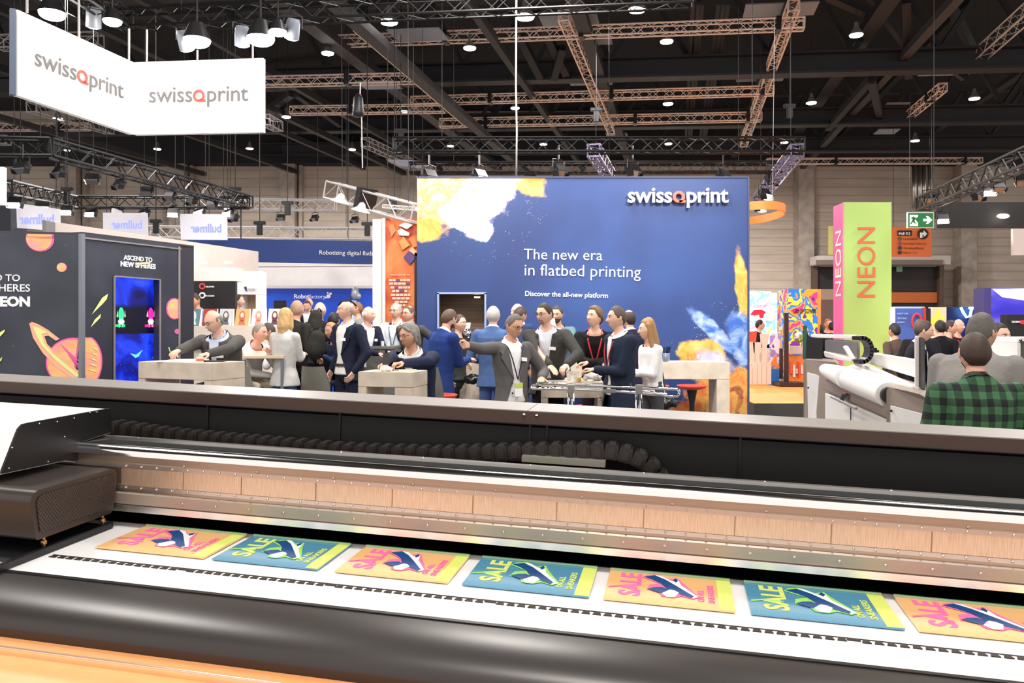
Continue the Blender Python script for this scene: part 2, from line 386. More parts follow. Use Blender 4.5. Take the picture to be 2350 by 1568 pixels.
# beam: box with strips
tB = ploc(1175, 1257, w=WB+.045).y
def wt(py, t=tB): return ploc(1175, py, t=t).z
M_brush = G('brushed_metal', .33, .85)
n = M_brush.noise(M_brush.comb(M_brush.op('MULTIPLY', M_brush.x, .6), 0, M_brush.op('MULTIPLY', M_brush.z, 260)), 6, 3)
M_brush.color(M_brush.mix(M_brush.rng(n, .3, .7), lin('#c6ab96'), lin('#b09886'))); M_brush = M_brush.m  # warm tint puts the reflected orange into the base colour
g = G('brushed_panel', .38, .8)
n = g.noise(g.comb(g.op('MULTIPLY', g.x, 220), 0, g.op('MULTIPLY', g.z, 14)), 1.5, 3); g.color(g.mix(g.rng(n, .3, .75), lin('#eccdb2'), lin('#dcb89a'))); M_panel = g.m  # peach base colour stands in for orange mirrored in the metal
M_steelb = mat('strip_steel', '#d8cbc0', .25, .9, var=.04)
ys = [1099, 1112, 1132, 1143, 1187, 1196, 1207, 1235, 1257]
Wz = {y: wt(y) for y in ys}
ext_prof('gantry_beam', [(tB, Wz[1235]), (tB+.02, Wz[1257]+.004), (tB+.2, Wz[1257]+.004), (tB+.2, Wz[1099]-.002), (tB, Wz[1112])], M_brush)
tr = [(tB+.008, Wz[1112])]
for i in range(9):
    a = PI/2*i/8; tr.append((tB-.012+.035*(1-math.cos(a)), Wz[1112]+(Wz[1099]+.012-Wz[1112])*math.sin(a)))
wtop = Wz[1099]+.012; tT0 = ploc(1175, 1086, w=wtop).y; tT1 = ploc(1175, 1066, w=wtop).y
ext_prof('beam_rail', tr+[(tT0, wtop), (tT0, wtop-.02)], mat('polished_rail', '#eeeae6', .12, 1, var=.02), smooth=True)
ext_prof('beam_cover', [(tT0, wtop-.002), (tT0, wtop-.01), (tT1, wtop-.01), (tT1, wtop-.002)], mat('cover_glass', '#4b4d4c', .12, .3, coat=.5))
ext_prof('cover_edge', [(tT1-.014, wtop-.003), (tT1+.004, wtop-.003), (tT1+.004, wtop+.003), (tT1-.014, wtop+.003)], M_alu)
ext_prof('lip_strip', [(tB-.006, Wz[1257]+.004), (tB-.006, Wz[1235]-.003), (tB+.012, Wz[1235]-.003), (tB+.012, Wz[1257]+.004)], mat('polished_lip', '#f0ebe4', .27, .95, var=.02))
ext_prof('bolt_strip', [(tB-.006, Wz[1143]), (tB-.006, Wz[1132]), (tB+.01, Wz[1132]), (tB+.01, Wz[1143])], M_steelb)
ext_prof('bolt_strip', [(tB-.006, Wz[1196]), (tB-.006, Wz[1187]), (tB+.01, Wz[1187]), (tB+.01, Wz[1196])], M_steelb)
ext_prof('lower_flange', [(tB-.008, Wz[1207]-.001), (tB-.004, Wz[1207]+.003), (tB+.01, Wz[1207]+.003), (tB+.01, Wz[1235]), (tB-.002, Wz[1235])], mat('flange', '#b5a79a', .5, .55))
# brushed panels between the strips, with joints
jx = [279, 422, 555, 726, 901, 1086, 1278, 1477, 1686, 1907, 2137, 2385, 2640]
js = []
for x in jx:
    y = 1165+(x-1175)*.083
    js.append(ploc(x, y, t=tB).x)
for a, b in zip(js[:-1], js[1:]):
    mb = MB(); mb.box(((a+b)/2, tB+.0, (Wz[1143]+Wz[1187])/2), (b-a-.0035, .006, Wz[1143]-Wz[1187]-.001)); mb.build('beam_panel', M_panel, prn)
def bolts(name, ws, s0, s1, step, r, t=tB-.007, m=None):
    mb = MB(); s = s0
    Mx = Matrix.Rotation(PI/2, 3, 'X')
    while s < s1:
        mb.lathe([(r, 0), (r, .002), (r*.55, .0035), (r*.5, .001), (0, .001)], (s, t, ws), 8, Mx); s += step
    mb.build(name, m or M_steelb, prn, smooth=False)['kind'] = 'stuff'
st = (js[7]-js[3])/4/4.5
bolts('bolt', (Wz[1143]+Wz[1132])/2, js[0]+.02, js[-1], st, .0033); bolts('bolt', (Wz[1196]+Wz[1187])/2, js[0]+.02, js[-1], st, .0033)
bolts('bolt', Wz[1112]-.02, js[1], js[-1], st*4.6, .004, tB-.001); bolts('bolt', (Wz[1207]+Wz[1235])/2, js[1], js[-1], st*2.1, .004, tB-.006)
mb = MB()
for x, y in ((296, 1009), (780, 1037), (965, 1053), (1215, 1070), (1477, 1087), (1758, 1110), (2055, 1133)):
    p = ploc(x, y+1, w=wtop+.003); mb.sphere((p.x, tT1-.005, wtop+.003), (.004, .004, .003), 8, 4)
mb.build('screw', M_chrome, prn)['kind'] = 'stuff'
# row of slots in the bed
M_slot = mat('slot_black', '#2a2520', .5); mb = MB(); sx = ploc(130, 1272, w=WB).x; e = (js[7]-js[3])/4/14.6*1.6; k = 0
while sx < 2.2:
    if k % 16 == 15: mb.box((sx+e*.4, tH+.003, WB+.0015), (e*1.1, .009, .002))
    else:
        mb.prism([(sx, tH-.008, WB+.0005), (sx+e*.78, tH-.008, WB+.0005), (sx+e*.62, tH+.010, WB+.0005), (sx+e*.2, tH+.010, WB+.0005)], (0, 0, .002))
    mb.box((sx+e*.4, tH+.0115, WB+.001), (e*1.02, .003, .0015)); sx += e; k += 1
mb.build('bed_slot', M_slot, prn)['kind'] = 'stuff'
# beam's shadow on the bed, put in as a dark glossy strip
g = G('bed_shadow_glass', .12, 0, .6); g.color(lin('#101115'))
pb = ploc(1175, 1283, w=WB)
ext_prof('bed_shadow_strip', [(pb.y, WB-.004), (3.55, WB-.004), (3.55, WB+.002), (pb.y, WB+.002)], g.m)
# ledge (hood) and dark recess behind the beam
wl = 1.28; t0 = ploc(1175, 940.5, w=wl).y; t1 = ploc(1175, 922, w=wl).y; wf = ploc(1175, 970, t=t0).z
M_ledge = mat('ledge_brown', '#8f8882', .45, .2, var=.03); M_fasc = mat('fascia_brown', '#4a3a33', .4, .3, var=.04)
sj = ploc(1210, 944, w=wl).x
ext_prof('rear_hood', [(t0, wl-.004), (t0, wl), (t1, wl), (t1, wl-.05), (t0+.05, wl-.05)], M_ledge, s0=S0, s1=sj-.002)
ext_prof('rear_hood', [(t0, wl-.004), (t0, wl), (t1, wl), (t1, wl-.05), (t0+.05, wl-.05)], M_ledge, s0=sj, s1=S1+1.4)
ext_prof('hood_fascia', [(t0-.002, wf), (t0-.002, wl-.003), (t0+.012, wl-.003), (t0+.012, wf)], M_fasc, s1=S1+1.4)
M_rec = mat('recess_black', '#120f0e', .6, var=.1)
ext_prof('rear_panel', [(t0+.06, .5), (t0+.06, wl-.06), (t0+.1, wl-.06), (t0+.1, .5)], M_rec, s1=S1+1.4)
mb = MB()
for x in (475, 779, 1216, 1255, 1700): p = ploc(x, 990, t=t0+.055); MB().box((p.x, t0+.058, wl-.3), (.006, .006, .55)).build('panel_joint', M_black, prn)
mb = MB()
for x, y in ((1203, 952), (1232, 954)): MB().sphere(ploc(x, y, t=t0-.003), .006, 8, 4).build('screw', M_chrome, prn)
ext_prof('recess_tray', [(tT1+.03, WB+.05), (t0+.06, WB+.05), (t0+.06, WB+.07), (tT1+.03, WB+.07)], M_rec)
ext_prof('lower_body', [(tF-.1, .05), (t0+.05, .05), (t0+.05, WB-.04), (tF-.1, WB-.06)], M_dgrey)
ext_prof('rear_housing', [(t0+.1, .05), (t1, .05), (t1, wl-.05), (t0+.1, wl-.05)], M_dgrey, s1=S1+1.4)
# cable carrier
tc_ = tT1+.16
pth = [(262, 965), (400, 985), (600, 1003), (800, 1020), (1000, 1027), (1150, 1022), (1290, 1018), (1390, 1016), (1440, 1024), (1480, 1042), (1505, 1064), (1522, 1092), (1528, 1125)]
P3 = [ploc(x, y+16, t=tc_) for x, y in pth]
def resample(P, step):
    out = []; acc = 0; out.append(P[0].copy())
    for a, b in zip(P[:-1], P[1:]):
        L = (b-a).length; u = step-acc
        while u <= L: out.append(a.lerp(b, u/L)); u += step
        acc = L-(u-step)
    return out
RS = resample(P3, .042); mb = MB(); mb2 = MB()
for a, b in zip(RS[:-1], RS[1:]):
    d = (b-a); ang = math.atan2(d.z, d.x); Mx = Matrix.Rotation(-ang, 3, 'Y'); c = (a+b)/2
    mb.box(c, (d.length*.97, .065, .046), M=Mx); mb.box(c+Mx@Vector((0, -.034, 0)), (d.length*.62, .01, .034), M=Mx)
    mb2.box(c+Mx@Vector((0, 0, .0245)), (d.length*.45, .05, .004), M=Mx)
mb.build('cable_carrier', mat('carrier_brown', '#2b2522', .4, var=.1), prn, bevel=.003); mb2.build('carrier_clip', M_dgrey, prn)
a = ploc(1200, 1052, t=tc_-.04); b = ploc(1390, 1062, t=tc_-.04); mb = MB(); mb.box((a+b)/2, ((b-a).length, .04, .018)); mb.build('light_bar', mat('clear_bar', '#8c8a7c', .2, 0), prn)
# carriage: white cover with black side
q = ploc(186, 1015, w=wtop); s0 = q.x
sil = [(253, 937), (257, 992), (188, 1014), (180, 1060), (150, 1057), (4, 1088), (5, 1080), (42, 985), (52, 974), (64, 971)]
PP = [ploc(x, y, s=s0) for x, y in sil]
mb = MB(); mb.prism(PP, (-.006, 0, 0)); mb.build('carriage_side', mat('carriage_black', '#1f1d1f', .38, .2, var=.05), prn)
mb = MB(); mb.prism([p+Vector((-.006, 0, -.003)) for p in PP], (-1.6, 0, 0)); mb.build('carriage_cover', mat('cover_white', '#efedeb', .3, coat=.3, var=.01), prn)
mb = MB()
for x, y in ((222, 946), (206, 947), (90, 972), (170, 960), (131, 968), (110, 1060), (28, 1028), (20, 1075), (148, 1003)): MB().sphere(ploc(x, y, s=s0+.001), .003, 6, 4).build('screw', M_chrome, prn)
# lamp head with a perforated side
c0 = ploc(68, 1247, w=WB+.05); sv = c0.x; wtp = ploc(68, 1131, s=sv).z; tb_ = tB-.01; rr = .03
def rrect(t0, t1, w0, w1, r, n=5):
    out = []
    for cx, cy, a0 in ((t1-r, w1-r, 0), (t0+r, w1-r, PI/2), (t0+r, w0+.01, PI), (t1-r, w0+.01, 1.5*PI)):
        rr_ = r if cy > (w0+w1)/2 else .01
        for i in range(n+1): a = a0+PI/2*i/n; out.append((cx+rr_*math.cos(a), cy+rr_*math.sin(a)))
    return out
M_head = mat('head_brown', '#443d39', .34, .4, var=.03)
g = G('perforated_plate', .4, .3); u = g.op('MULTIPLY', g.y, 620); v = g.op('MULTIPLY', g.z, 520)
h = g.op('MULTIPLY', g.op('SINE', u), g.op('SINE', v)); g.color(g.mix(g.rng(h, .05, .4), lin('#453b36'), lin('#0b0909'))); g.bump(h, .4, .002)
rb = rrect(c0.y, tb_, c0.z, wtp, rr)
mb = MB(); n_ = len(rb); mb.add([(sv, t, w_) for t, w_ in rb]+[(sv-1.4, t, w_) for t, w_ in rb], [(i, (i+1) % n_, (i+1) % n_+n_, i+n_) for i in range(n_)]+[tuple(range(n_)), tuple(range(n_, 2*n_))])
mb.build('lamp_head', M_head, prn, smooth=True, auto=30)
rb2 = rrect(c0.y+.02, tb_-.015, c0.z+.018, wtp-.014, rr*.7); mb = MB(); mb.prism([(sv+.001, t, w_) for t, w_ in rb2], (.002, 0, 0)); mb.build('vent_plate', g.m, prn)
mb = MB(); mb.box((sv-.01, (c0.y+tb_)/2-.06, WB+.012), (.014, tb_-c0.y+.10, .018)); mb.box((sv-.16, (c0.y+tb_)/2-.02, WB+.008), (.3, tb_-c0.y, .012)); mb.build('shutter_bar', M_black, prn, bevel=.002)
mb = MB()
for t in (c0.y+.06, tb_-.05): mb = MB(); mb.tube((sv-.01, t, WB+.02), (sv-.01, t, c0.z+.015), .004, 8); mb.lathe([(.008, 0), (.008, .008), (.004, .012)], (sv-.01, t, WB+.03), 8); mb.build('adjuster', mat('brass', '#b08a50', .3, .9), prn, smooth=True)
# ---------------------------------------------------------------- shoe posters on the bed
M_por = mat('sheet_orange', '#ffca8a', .16, coat=.5, var=.02); M_pte = mat('sheet_teal', '#5c9cbc', .16, coat=.5, var=.02)
M_lime = mat('print_lime', '#e4f07a', .3); M_pink = mat('print_pink', '#ff78b4', .3); M_navy = mat('print_navy', '#24508c', .25); M_pw = mat('print_white', '#fbfbf8', .3)
M_lgreen = mat('print_green', '#9fe86a', .3); M_clear = mat('gloss_edge', '#a8d8b0', .1)
fx = [(213, 1258), (480, 1286), (765, 1313), (1060, 1341), (1384, 1375), (1727, 1421), (2120, 1462)]
fr = [(458, 1286), (725, 1310), (1025, 1341), (1350, 1375), (1690, 1415), (2085, 1455), (2520, 1500)]
tp0 = ploc(1060, 1341, w=WB+.006).y; tp1 = ploc(1100, 1278, w=WB+.006).y
def shoe(mb_n, mb_w, mb_e, M):
    for mb_, z, pts in ((mb_e, .0012, [(.20, .78), (.26, .88), (.40, .93), (.55, .80), (.66, .86), (.72, .70), (.92, .30), (.84, .22), (.70, .28), (.60, .20), (.46, .22), (.40, .40), (.27, .38), (.30, .55), (.44, .62)]),
                      (mb_w, .0016, [(.36, .90), (.45, .88), (.58, .74), (.66, .80), (.70, .62), (.90, .30), (.84, .24), (.70, .42), (.54, .62)]),
                      (mb_n, .0020, [(.22, .80), (.36, .88), (.50, .76), (.64, .58), (.85, .30), (.82, .24), (.66, .34), (.52, .46), (.44, .62), (.34, .72)]),
                      (mb_n, .0022, [(.59, .76), (.63, .84), (.66, .76), (.63, .70)]),
                      (mb_n, .0020, [(.28, .40), (.36, .47), (.46, .50), (.54, .44), (.46, .30)]),
                      (mb_w, .0024, [(.46, .30), (.56, .44), (.62, .42), (.67, .36), (.62, .22), (.52, .20)])):
        poly2(mb_, M, [(.28+(x-.2)*.64, y) for x, y in pts], z, .0005)
def poster(i, s0_, s1_):
    o = i % 2 == 0; base = M_por if o else M_pte; ln = M_pink if o else M_lime
    r = empty('printed_poster', (0, 0, 0), None, 'poster', 'shoe sale posters on the print bed', mtx=PR @ Matrix.Translation((0, 0, WB+.003)))
    r['label'] = '%s shoe sale sheet on the print bed, %s' % ('orange and pink' if o else 'teal and lime', ('nearest the carriage on the left', 'second from the carriage', 'third from the carriage', 'in the middle of the row', 'third from the right edge', 'second from the right edge', 'cut by the right edge')[i])
    wd = s1_-s0_; dp = tp1-tp0
    mb = MB(); mb.box(((s0_+s1_)/2, (tp0+tp1)/2, .002), (wd, dp, .004)); mb.build('sheet', base, r)
    M = Matrix.Translation((s0_, tp0, .004)) @ Matrix.Diagonal((wd, dp, 1, 1))
    mb = MB(); poly2(mb, M, [(.885, 0), (1, 0), (1, 1), (.885, 1)], .0004, .0005); mb.build('colour_strip', M_lime, r)
    mb = MB(); mb.box(((s0_+s1_)/2, tp1-.003, .006), (wd, .006, .004)); mb.build('clear_edge', M_clear, r)
    N, Wt, E = MB(), MB(), MB(); shoe(N, Wt, E, M)
    E.build('shoe_outline', M_pink if o else M_lgreen, r); Wt.build('shoe_sole', M_pw, r); N.build('shoe_upper', M_navy, r)
    tm = lambda x, y, z=.0008: Matrix.Translation((s0_+x*wd, tp0+y*dp, .004+z)) @ Matrix.Rotation(PI/2, 4, 'Z')
    text('lettering', 'SALE', tm(.27, .16), ln, r, width=.74*dp, height=.17*wd, bold=.03, ext=.0003)
    vs, fs = text_geo('ON ALL', 1, .02, .0003); 
    text('lettering', 'ON ALL', tm(.775, .18, .001), ln, r, width=.36*dp, height=.05*wd, bold=.02, ext=.0003)
    text('lettering', 'SNEAKERS', tm(.855, .16, .001), ln, r, width=.56*dp, height=.05*wd, bold=.02, ext=.0003)
    mb = MB(); poly2(mb, M, [(.02, .35), (.12, .42), (.25, .40), (.25, .44), (.12, .46), (.02, .39)], .0011, .0003); mb.build('lace', M_pink if o else M_lgreen, r)
for i, (a, b) in enumerate(zip(fx, fr)):
    sa = ploc(*a, w=WB+.006).x; sb = ploc(*b, w=WB+.006).x; poster(i, sa, sb)
# ---------------------------------------------------------------- the blue wall
DW = 13.0
def splash_mat():
    g = G('blue_wall_print', .42)
    # object space: x from left edge centre, z from the bottom, metres; wall 5.3 x 4.4
    x, z = g.x, g.z
    n1 = g.noise(g.obj, .7, 2); n2 = g.noise(g.obj, 2.2, 8, .62, .4); n3 = g.noise(g.obj, 3.4, 7, .6, .8)
    base = g.mix(g.rng(g.op('ABSOLUTE', g.op('SUBTRACT', g.op('ADD', x, g.op('MULTIPLY', z, -.35)), -.1)), .0, 2.2), lin('#36518c'), lin('#2b4176'))
    base = g.mix(g.rng(n1, .35, .65, 0, .5), base, lin('#25325e'))
    base = g.mix(g.rng(z, 2.6, .6, 0, .45), base, lin('#213a78'))
    def dist(cx, cz, ax, az, rot):
        dx = g.op('SUBTRACT', x, cx); dz = g.op('SUBTRACT', z, cz); c, s = math.cos(rot), math.sin(rot)
        u = g.op('DIVIDE', g.op('ADD', g.op('MULTIPLY', dx, c), g.op('MULTIPLY', dz, s)), ax)
        v = g.op('DIVIDE', g.op('ADD', g.op('MULTIPLY', dx, -s), g.op('MULTIPLY', dz, c)), az)
        return g.op('SQRT', g.op('ADD', g.op('MULTIPLY', u, u), g.op('MULTIPLY', v, v)))
    def cloud(c0, d, col, soft=.10, amp=1.5, nn=n2):
        f = g.op('SUBTRACT', g.op('ADD', 1.0, g.op('MULTIPLY', g.op('SUBTRACT', nn, .5), amp)), d)
        return g.mix(g.rng(f, 0, soft), c0, col)
    col = base
    warm = g.ramp(n3, [(.3, '#ecd9c8'), (.45, '#eec096'), (.55, '#dd9a5c'), (.66, '#eedccb')])
    pale = g.ramp(n3, [(.3, '#eae6e4'), (.48, '#dccbd0'), (.6, '#a9b6e0'), (.7, '#ece8e6')])
    yel = g.ramp(n3, [(.3, '#ecc878'), (.5, '#dba94c'), (.62, '#c98236'), (.72, '#eed8a0')])
    orr = g.ramp(n3, [(.25, '#b9532f'), (.42, '#d27a3a'), (.55, '#dda552'), (.66, '#8f3830'), (.8, '#e0b06a')])
    blu = g.ramp(n3, [(.3, '#c4d2ec'), (.5, '#7898d4'), (.62, '#3a66b8')])
    # top left cloud
    col = cloud(col, dist(-1.25, 4.15, .9, .30, -.55), yel, .18, 1.3)
    col = cloud(col, dist(-1.72, 3.75, .75, .52, .2), pale, .25, 1.5)
    col = cloud(col, dist(-2.35, 3.85, .70, .85, 0), warm, .3, 1.3)
    col = cloud(col, dist(-1.85, 3.25, .5, .22, -.5), pale, .2, 1.6)
    col = cloud(col, dist(-2.5, 3.12, .30, .24, 0), yel, .25, 1.4)
    # bottom right burst
    col = cloud(col, dist(2.15, 1.45, .75, .13, -.75), blu, .35, 1.6)
    col = cloud(col, dist(2.6, 2.0, .12, .8, .12), yel, .3, 1.5)
    col = cloud(col, dist(2.55, 1.35, .25, .5, .2), blu, .35, 1.5)
    col = cloud(col, dist(1.95, 1.02, .45, .36, -.5), yel, .2, 1.4)
    col = cloud(col, dist(2.15, .98, .42, .22, -.4), pale, .6, 1.4)
    col = cloud(col, dist(2.5, .45, .85, .45, .1), orr, .15, 1.2)
    col = cloud(col, dist(1.75, .15, .45, .25, .4), orr, .25, 1.6)
    # specks round the clouds
    vd = g.vor(g.obj, 26); vm = g.rng(vd, .13, .10)
    near = g.op('MAXIMUM', g.op('MULTIPLY', g.rng(dist(-1.5, 3.4, .9, .75, 0), 1.25, .8), 1), g.rng(dist(2.3, 1.35, .95, .95, 0), 1.1, .6))
    vm = g.op('MULTIPLY', g.op('MULTIPLY', vm, near), g.rng(g.noise(g.obj, 4, 2), .5, .56)); col = g.mix(vm, col, lin('#f2ead8'))
    g.color(col); g.b.inputs['Emission Strength'].default_value = 0
    return g.m
bx0, bx1, zt = W(957, 409, DW), W(1715, 408, DW), W(1300, 408.5, DW).z
wl_ = empty('display_wall', ((bx0.x+bx1.x)/2, DW, 0), 'tall blue display wall with powder bursts and white slogan standing behind the counters', 'display wall')
xc = (bx0.x+bx1.x)/2; sp = splash_mat()
nx0, nx1, nz1 = W(1006, 0, DW).x, W(1114, 0, DW).x, W(0, 673, DW).z; nz0 = .75
mb = MB()
for a, b, c_, d_ in ((bx0.x, nx0, 0, zt), (nx1, bx1.x, 0, zt), (nx0, nx1, nz1, zt), (nx0, nx1, 0, nz0)): mb.box(((a+b)/2, DW+.09, (c_+d_)/2), (b-a, .18, d_-c_))
mb.build('printed_panel', sp, wl_)
M_edge = mat('edge_trim', '#8fa0c4', .4); mb = MB()
mb.box((xc, DW+.08, zt+.01), (bx1.x-bx0.x+.04, .2, .02)); mb.box((bx1.x+.015, DW+.08, zt/2), (.03, .2, zt)); mb.build('edge_trim', mat('edge_dark', '#3c4464', .4), wl_)
mb = MB(); t_ = .03
mb.box((nx0-.0, DW-.01, (nz0+nz1)/2), (t_, .06, nz1-nz0)); mb.box((nx1, DW-.01, (nz0+nz1)/2), (t_, .06, nz1-nz0)); mb.box(((nx0+nx1)/2, DW-.01, nz1), (nx1-nx0+t_, .06, t_)); mb.build('niche_frame', M_edge, wl_)
g = G('wood_dark', .5); n = g.noise(g.comb(g.op('MULTIPLY', g.x, .5), g.y, g.op('MULTIPLY', g.z, 9)), 2, 4, .5, .5); g.color(g.mix(g.rng(n, .3, .7), lin('#5c4836'), lin('#7d6247'))); M_wood = g.m
mb = MB(); mb.box(((nx0+nx1)/2, DW+.5, (nz0+nz1)/2), (nx1-nx0, .03, nz1-nz0)); mb.box((nx0+.0, DW+.25, (nz0+nz1)/2), (.03, .5, nz1-nz0)); mb.box((nx1, DW+.25, (nz0+nz1)/2), (.03, .5, nz1-nz0)); mb.box(((nx0+nx1)/2, DW+.25, nz1), (nx1-nx0, .5, .03)); mb.box(((nx0+nx1)/2, DW+.25, nz0), (nx1-nx0, .5, .03)); mb.build('niche', M_wood, wl_)
mb = MB(); mb.lathe([(.05, 0), (.045, -.02)], W(1095, 681, DW+.2), 10); mb.build('niche_light', mat('warm_lamp', '#fff2cc', emit=6), wl_)
M_let = mat('white_letters', '#f6f6fa', .4, var=0); M_lo = mat('orange_letters', '#f2705a', .4, var=0)
fr_ = lambda px, py, d=DW, up=(0, 0, 1), right=(1, 0, 0): frame(W(px, py, d-.03), right, up)
logo(frame(W(1439, 465, DW-.05), (1, 0, 0), (0, 0, 1)), 231*DW/F, M_let, M_lo, wl_, ext=.03, bold=.012)
mm = DW/F
tl = (1, 0, -.022)
text('lettering', 'The new era', frame(W(1202, 595, DW-.01), (1, 0, -.014), (0, 0, 1)), M_let, wl_, width=180*mm, bold=-.005)
text('lettering', 'in flatbed printing', frame(W(1204, 632, DW-.01), (1, 0, -.018), (0, 0, 1)), M_let, wl_, width=266*mm, bold=-.005)
text('lettering', 'Discover the all-new platform', frame(W(1205, 679, DW-.01), (1, 0, -.026), (0, 0, 1)), M_let, wl_, width=190*mm, bold=.012)
# thin suspension rope in front of the wall
mb = MB(); mb.path([W(1185, -20, 12.6), W(1184, 200, 12.6), W(1186, 300, 12.6), W(1185, 409, 13.05)], .015, 6)
tag(mb.build('hanging_rope', mat('rope_white', '#d8d2c6', .8), smooth=True), 'long white rope hanging from the roof down to the top of the blue wall', 'rope')
# ---------------------------------------------------------------- black booth at the left
M_space = G('space_print', .38)
g = M_space; n = g.noise(g.obj, 1.4, 3); vd = g.vor(g.comb(g.op('MULTIPLY', g.x, 1.0), g.y, g.op('MULTIPLY', g.z, 1.0)), 17); sz = g.noise(g.obj, 60, 1)
star = g.op('MULTIPLY', g.rng(vd, .075, .03), g.rng(sz, .45, .75)); base = g.mix(g.rng(n, .3, .7), lin('#30323e'), lin('#3f4450'))
g.color(g.mix(star, base, lin('#dfe6ee'))); M_space = g.m
C0 = W(188, 540, 9.5); C0.z = 0; htop = W(188, 540, 9.5).z
R1 = W(414, 567, 10.95); R1.z = 0; L1 = W(-260, 535, 9.05); L1.z = 0
bb = empty('space_booth', C0, 'black booth printed with stars and pink planets at the left edge, screen in its side', 'booth')
up = Vector((0, 0, 1))
def wallseg(name, a, b, h, m, th=.12, par=bb, z0=0):
    n_ = (b-a).cross(up).normalized(); mb = MB(); mb.prism([a+up*z0, b+up*z0, b+up*h, a+up*h], n_*-th); return mb.build(name, m, par)
rdir = (R1-C0).normalized(); ldir = (L1-C0).normalized(); lenR = (R1-C0).length
nR = rdir.cross(up).normalized(); nL = (-ldir).cross(up).normalized()
def SR(px, py, off=0):   # pixel -> point on the right face
    r = Vector(((px-CX)/F, 1, (HY-py)/F)); o = Vector((0, 0, CH)); p0 = C0+nR*off; k = (p0-o).dot(nR)/r.dot(nR); return o+r*k
def SL(px, py, off=0):
    r = Vector(((px-CX)/F, 1, (HY-py)/F)); o = Vector((0, 0, CH)); p0 = C0+nL*off; k = (p0-o).dot(nL)/r.dot(nL); return o+r*k
wallseg('left_panel', L1, C0, htop, M_space)
# right face around the screen opening
scr = [SR(261, 634), SR(366, 642), SR(366, 900), SR(261, 890)]
sA = (scr[0]-C0).dot(rdir); sB = (scr[1]-C0).dot(rdir); sz1 = (scr[0].z+scr[1].z)/2; mb = MB()
for a, b, z0, z1 in ((0, sA, 0, htop), (sB, lenR, 0, htop), (sA, sB, sz1, htop), (sA, sB, 0, .5)):
    mb.prism([C0+rdir*a+up*z0, C0+rdir*b+up*z0, C0+rdir*b+up*z1, C0+rdir*a+up*z1], -nR*.12)
mb.build('side_panel', M_space, bb)
M_corner = mat('corner_trim', '#8d939c', .35, .6)
mb = MB(); mb.box(C0+up*htop/2+nR*.01-rdir*.01, (.05, .05, htop+.03), rz=math.atan2(rdir.y, rdir.x)); mb.build('corner_post', M_corner, bb)
mb = MB(); mb.prism([R1, R1+rdir*.25, R1+rdir*.25+up*(htop+.02), R1+up*(htop+.02)], -nR*.3); mb.build('end_post', mat('booth_dark', '#2c2d38', .5), bb)
mb = MB(); mb.prism([C0+up*htop, R1+rdir*.25+up*htop, R1+rdir*.25+up*(htop+.04), C0+up*(htop+.04)], -nR*.3); mb.prism([L1+up*htop, C0+up*htop, C0+up*(htop+.03), L1+up*(htop+.03)], -nL*.3); mb.build('top_trim', mat('booth_trim', '#3a3a42', .4), bb)
mb = MB(); o_ = nR*.012
for a, b in ((scr[0], scr[1]), (scr[0], Vector((scr[0].x, scr[0].y, .5))), (scr[1], Vector((scr[1].x, scr[1].y, .5)))): mb.tube(a+o_, b+o_, .012, 4)
for q_ in (R1,): mb.tube(q_+o_-rdir*.03, q_+o_-rdir*.03+up*htop, .014, 4); mb.tube(C0+o_+up*(htop-.03), R1+o_+up*(htop-.03), .012, 4)
mb.build('light_trim', M_alu, bb)
# screen: glowing nebula
sc_ = empty('booth_screen', C0+rdir*(sA+sB)/2, 'tall glowing blue screen recessed in the side of the black booth', 'screen')
g = G('nebula_screen', .3); n = g.noise(g.obj, 2.6, 4, .5, .6); n2 = g.noise(g.obj, 9, 2)
zc = g.z; b1_ = W(310, 705, 10.4).z; b2_ = W(310, 766, 10.4).z
band = g.op('MULTIPLY', g.rng(zc, b1_+.06, b1_-.02), g.rng(zc, b2_-.005, b2_+.005)); st_ = g.rng(g.vor(g.obj, 22), .08, .03)
col = g.ramp(n, [(.32, '#030a50'), (.46, '#0a1fae'), (.56, '#1a3ef0'), (.68, '#3d5cff')]); col = g.mix(g.op('MULTIPLY', st_, g.rng(zc, b2_, b2_-.02)), col, lin('#e8f0ff')); col = g.mix(band, col, lin('#02041c'))
g.color(lin('#000008')); g.emit(col, 1.0)
mb = MB(); q0 = C0+rdir*(sA)-nR*.10; q1 = C0+rdir*(sB)-nR*.10; mb.prism([q0+up*.5, q1+up*.5, q1+up*sz1, q0+up*sz1], -nR*.02); mb.build('display', g.m, sc_)
def onS(px, py): return SR(px, py, -.09)
Mq = lambda px, py: frame(onS(px, py), rdir, up)
Mg = mat('screen_green', '#2fd884', emit=.9, var=0); Mp = mat('screen_pink', '#e81f9a', emit=.9, var=0); Mc = mat('screen_pale', '#c8d8c8', emit=.7, var=0); Mcy = mat('screen_cyan', '#56c8ee', emit=.9, var=0)
for px, mg in ((278, Mg), (346, Mp)):
    M = Mq(px, 722); mb = MB(); poly2(mb, M, circ(0, .0, .042, 20, .09)); mb.build('figure', mg, sc_)
    mb = MB(); poly2(mb, M, [(-.07, -.03), (-.055, .05), (-.05, -.03)]); poly2(mb, M, [(.07, -.03), (.055, .05), (.05, -.03)]); poly2(mb, M, circ(0, -.09, .05, 12, .035), .001); poly2(mb, M, [(-.04, -.1), (.04, -.1), (.028, -.17), (.01, -.13), (-.01, -.13), (-.028, -.17)]); mb.build('figure_base', Mc, sc_)
    text('lettering', 'NEON', Mq(px-13, 751), mg, sc_, width=.145, bold=.02)
mb = MB(); poly2(mb, Mq(313, 816), [(-.1, .03), (0, .01), (.1, .07), (.03, -.02), (-.02, -.03)]); mb.build('figure', Mcy, sc_)
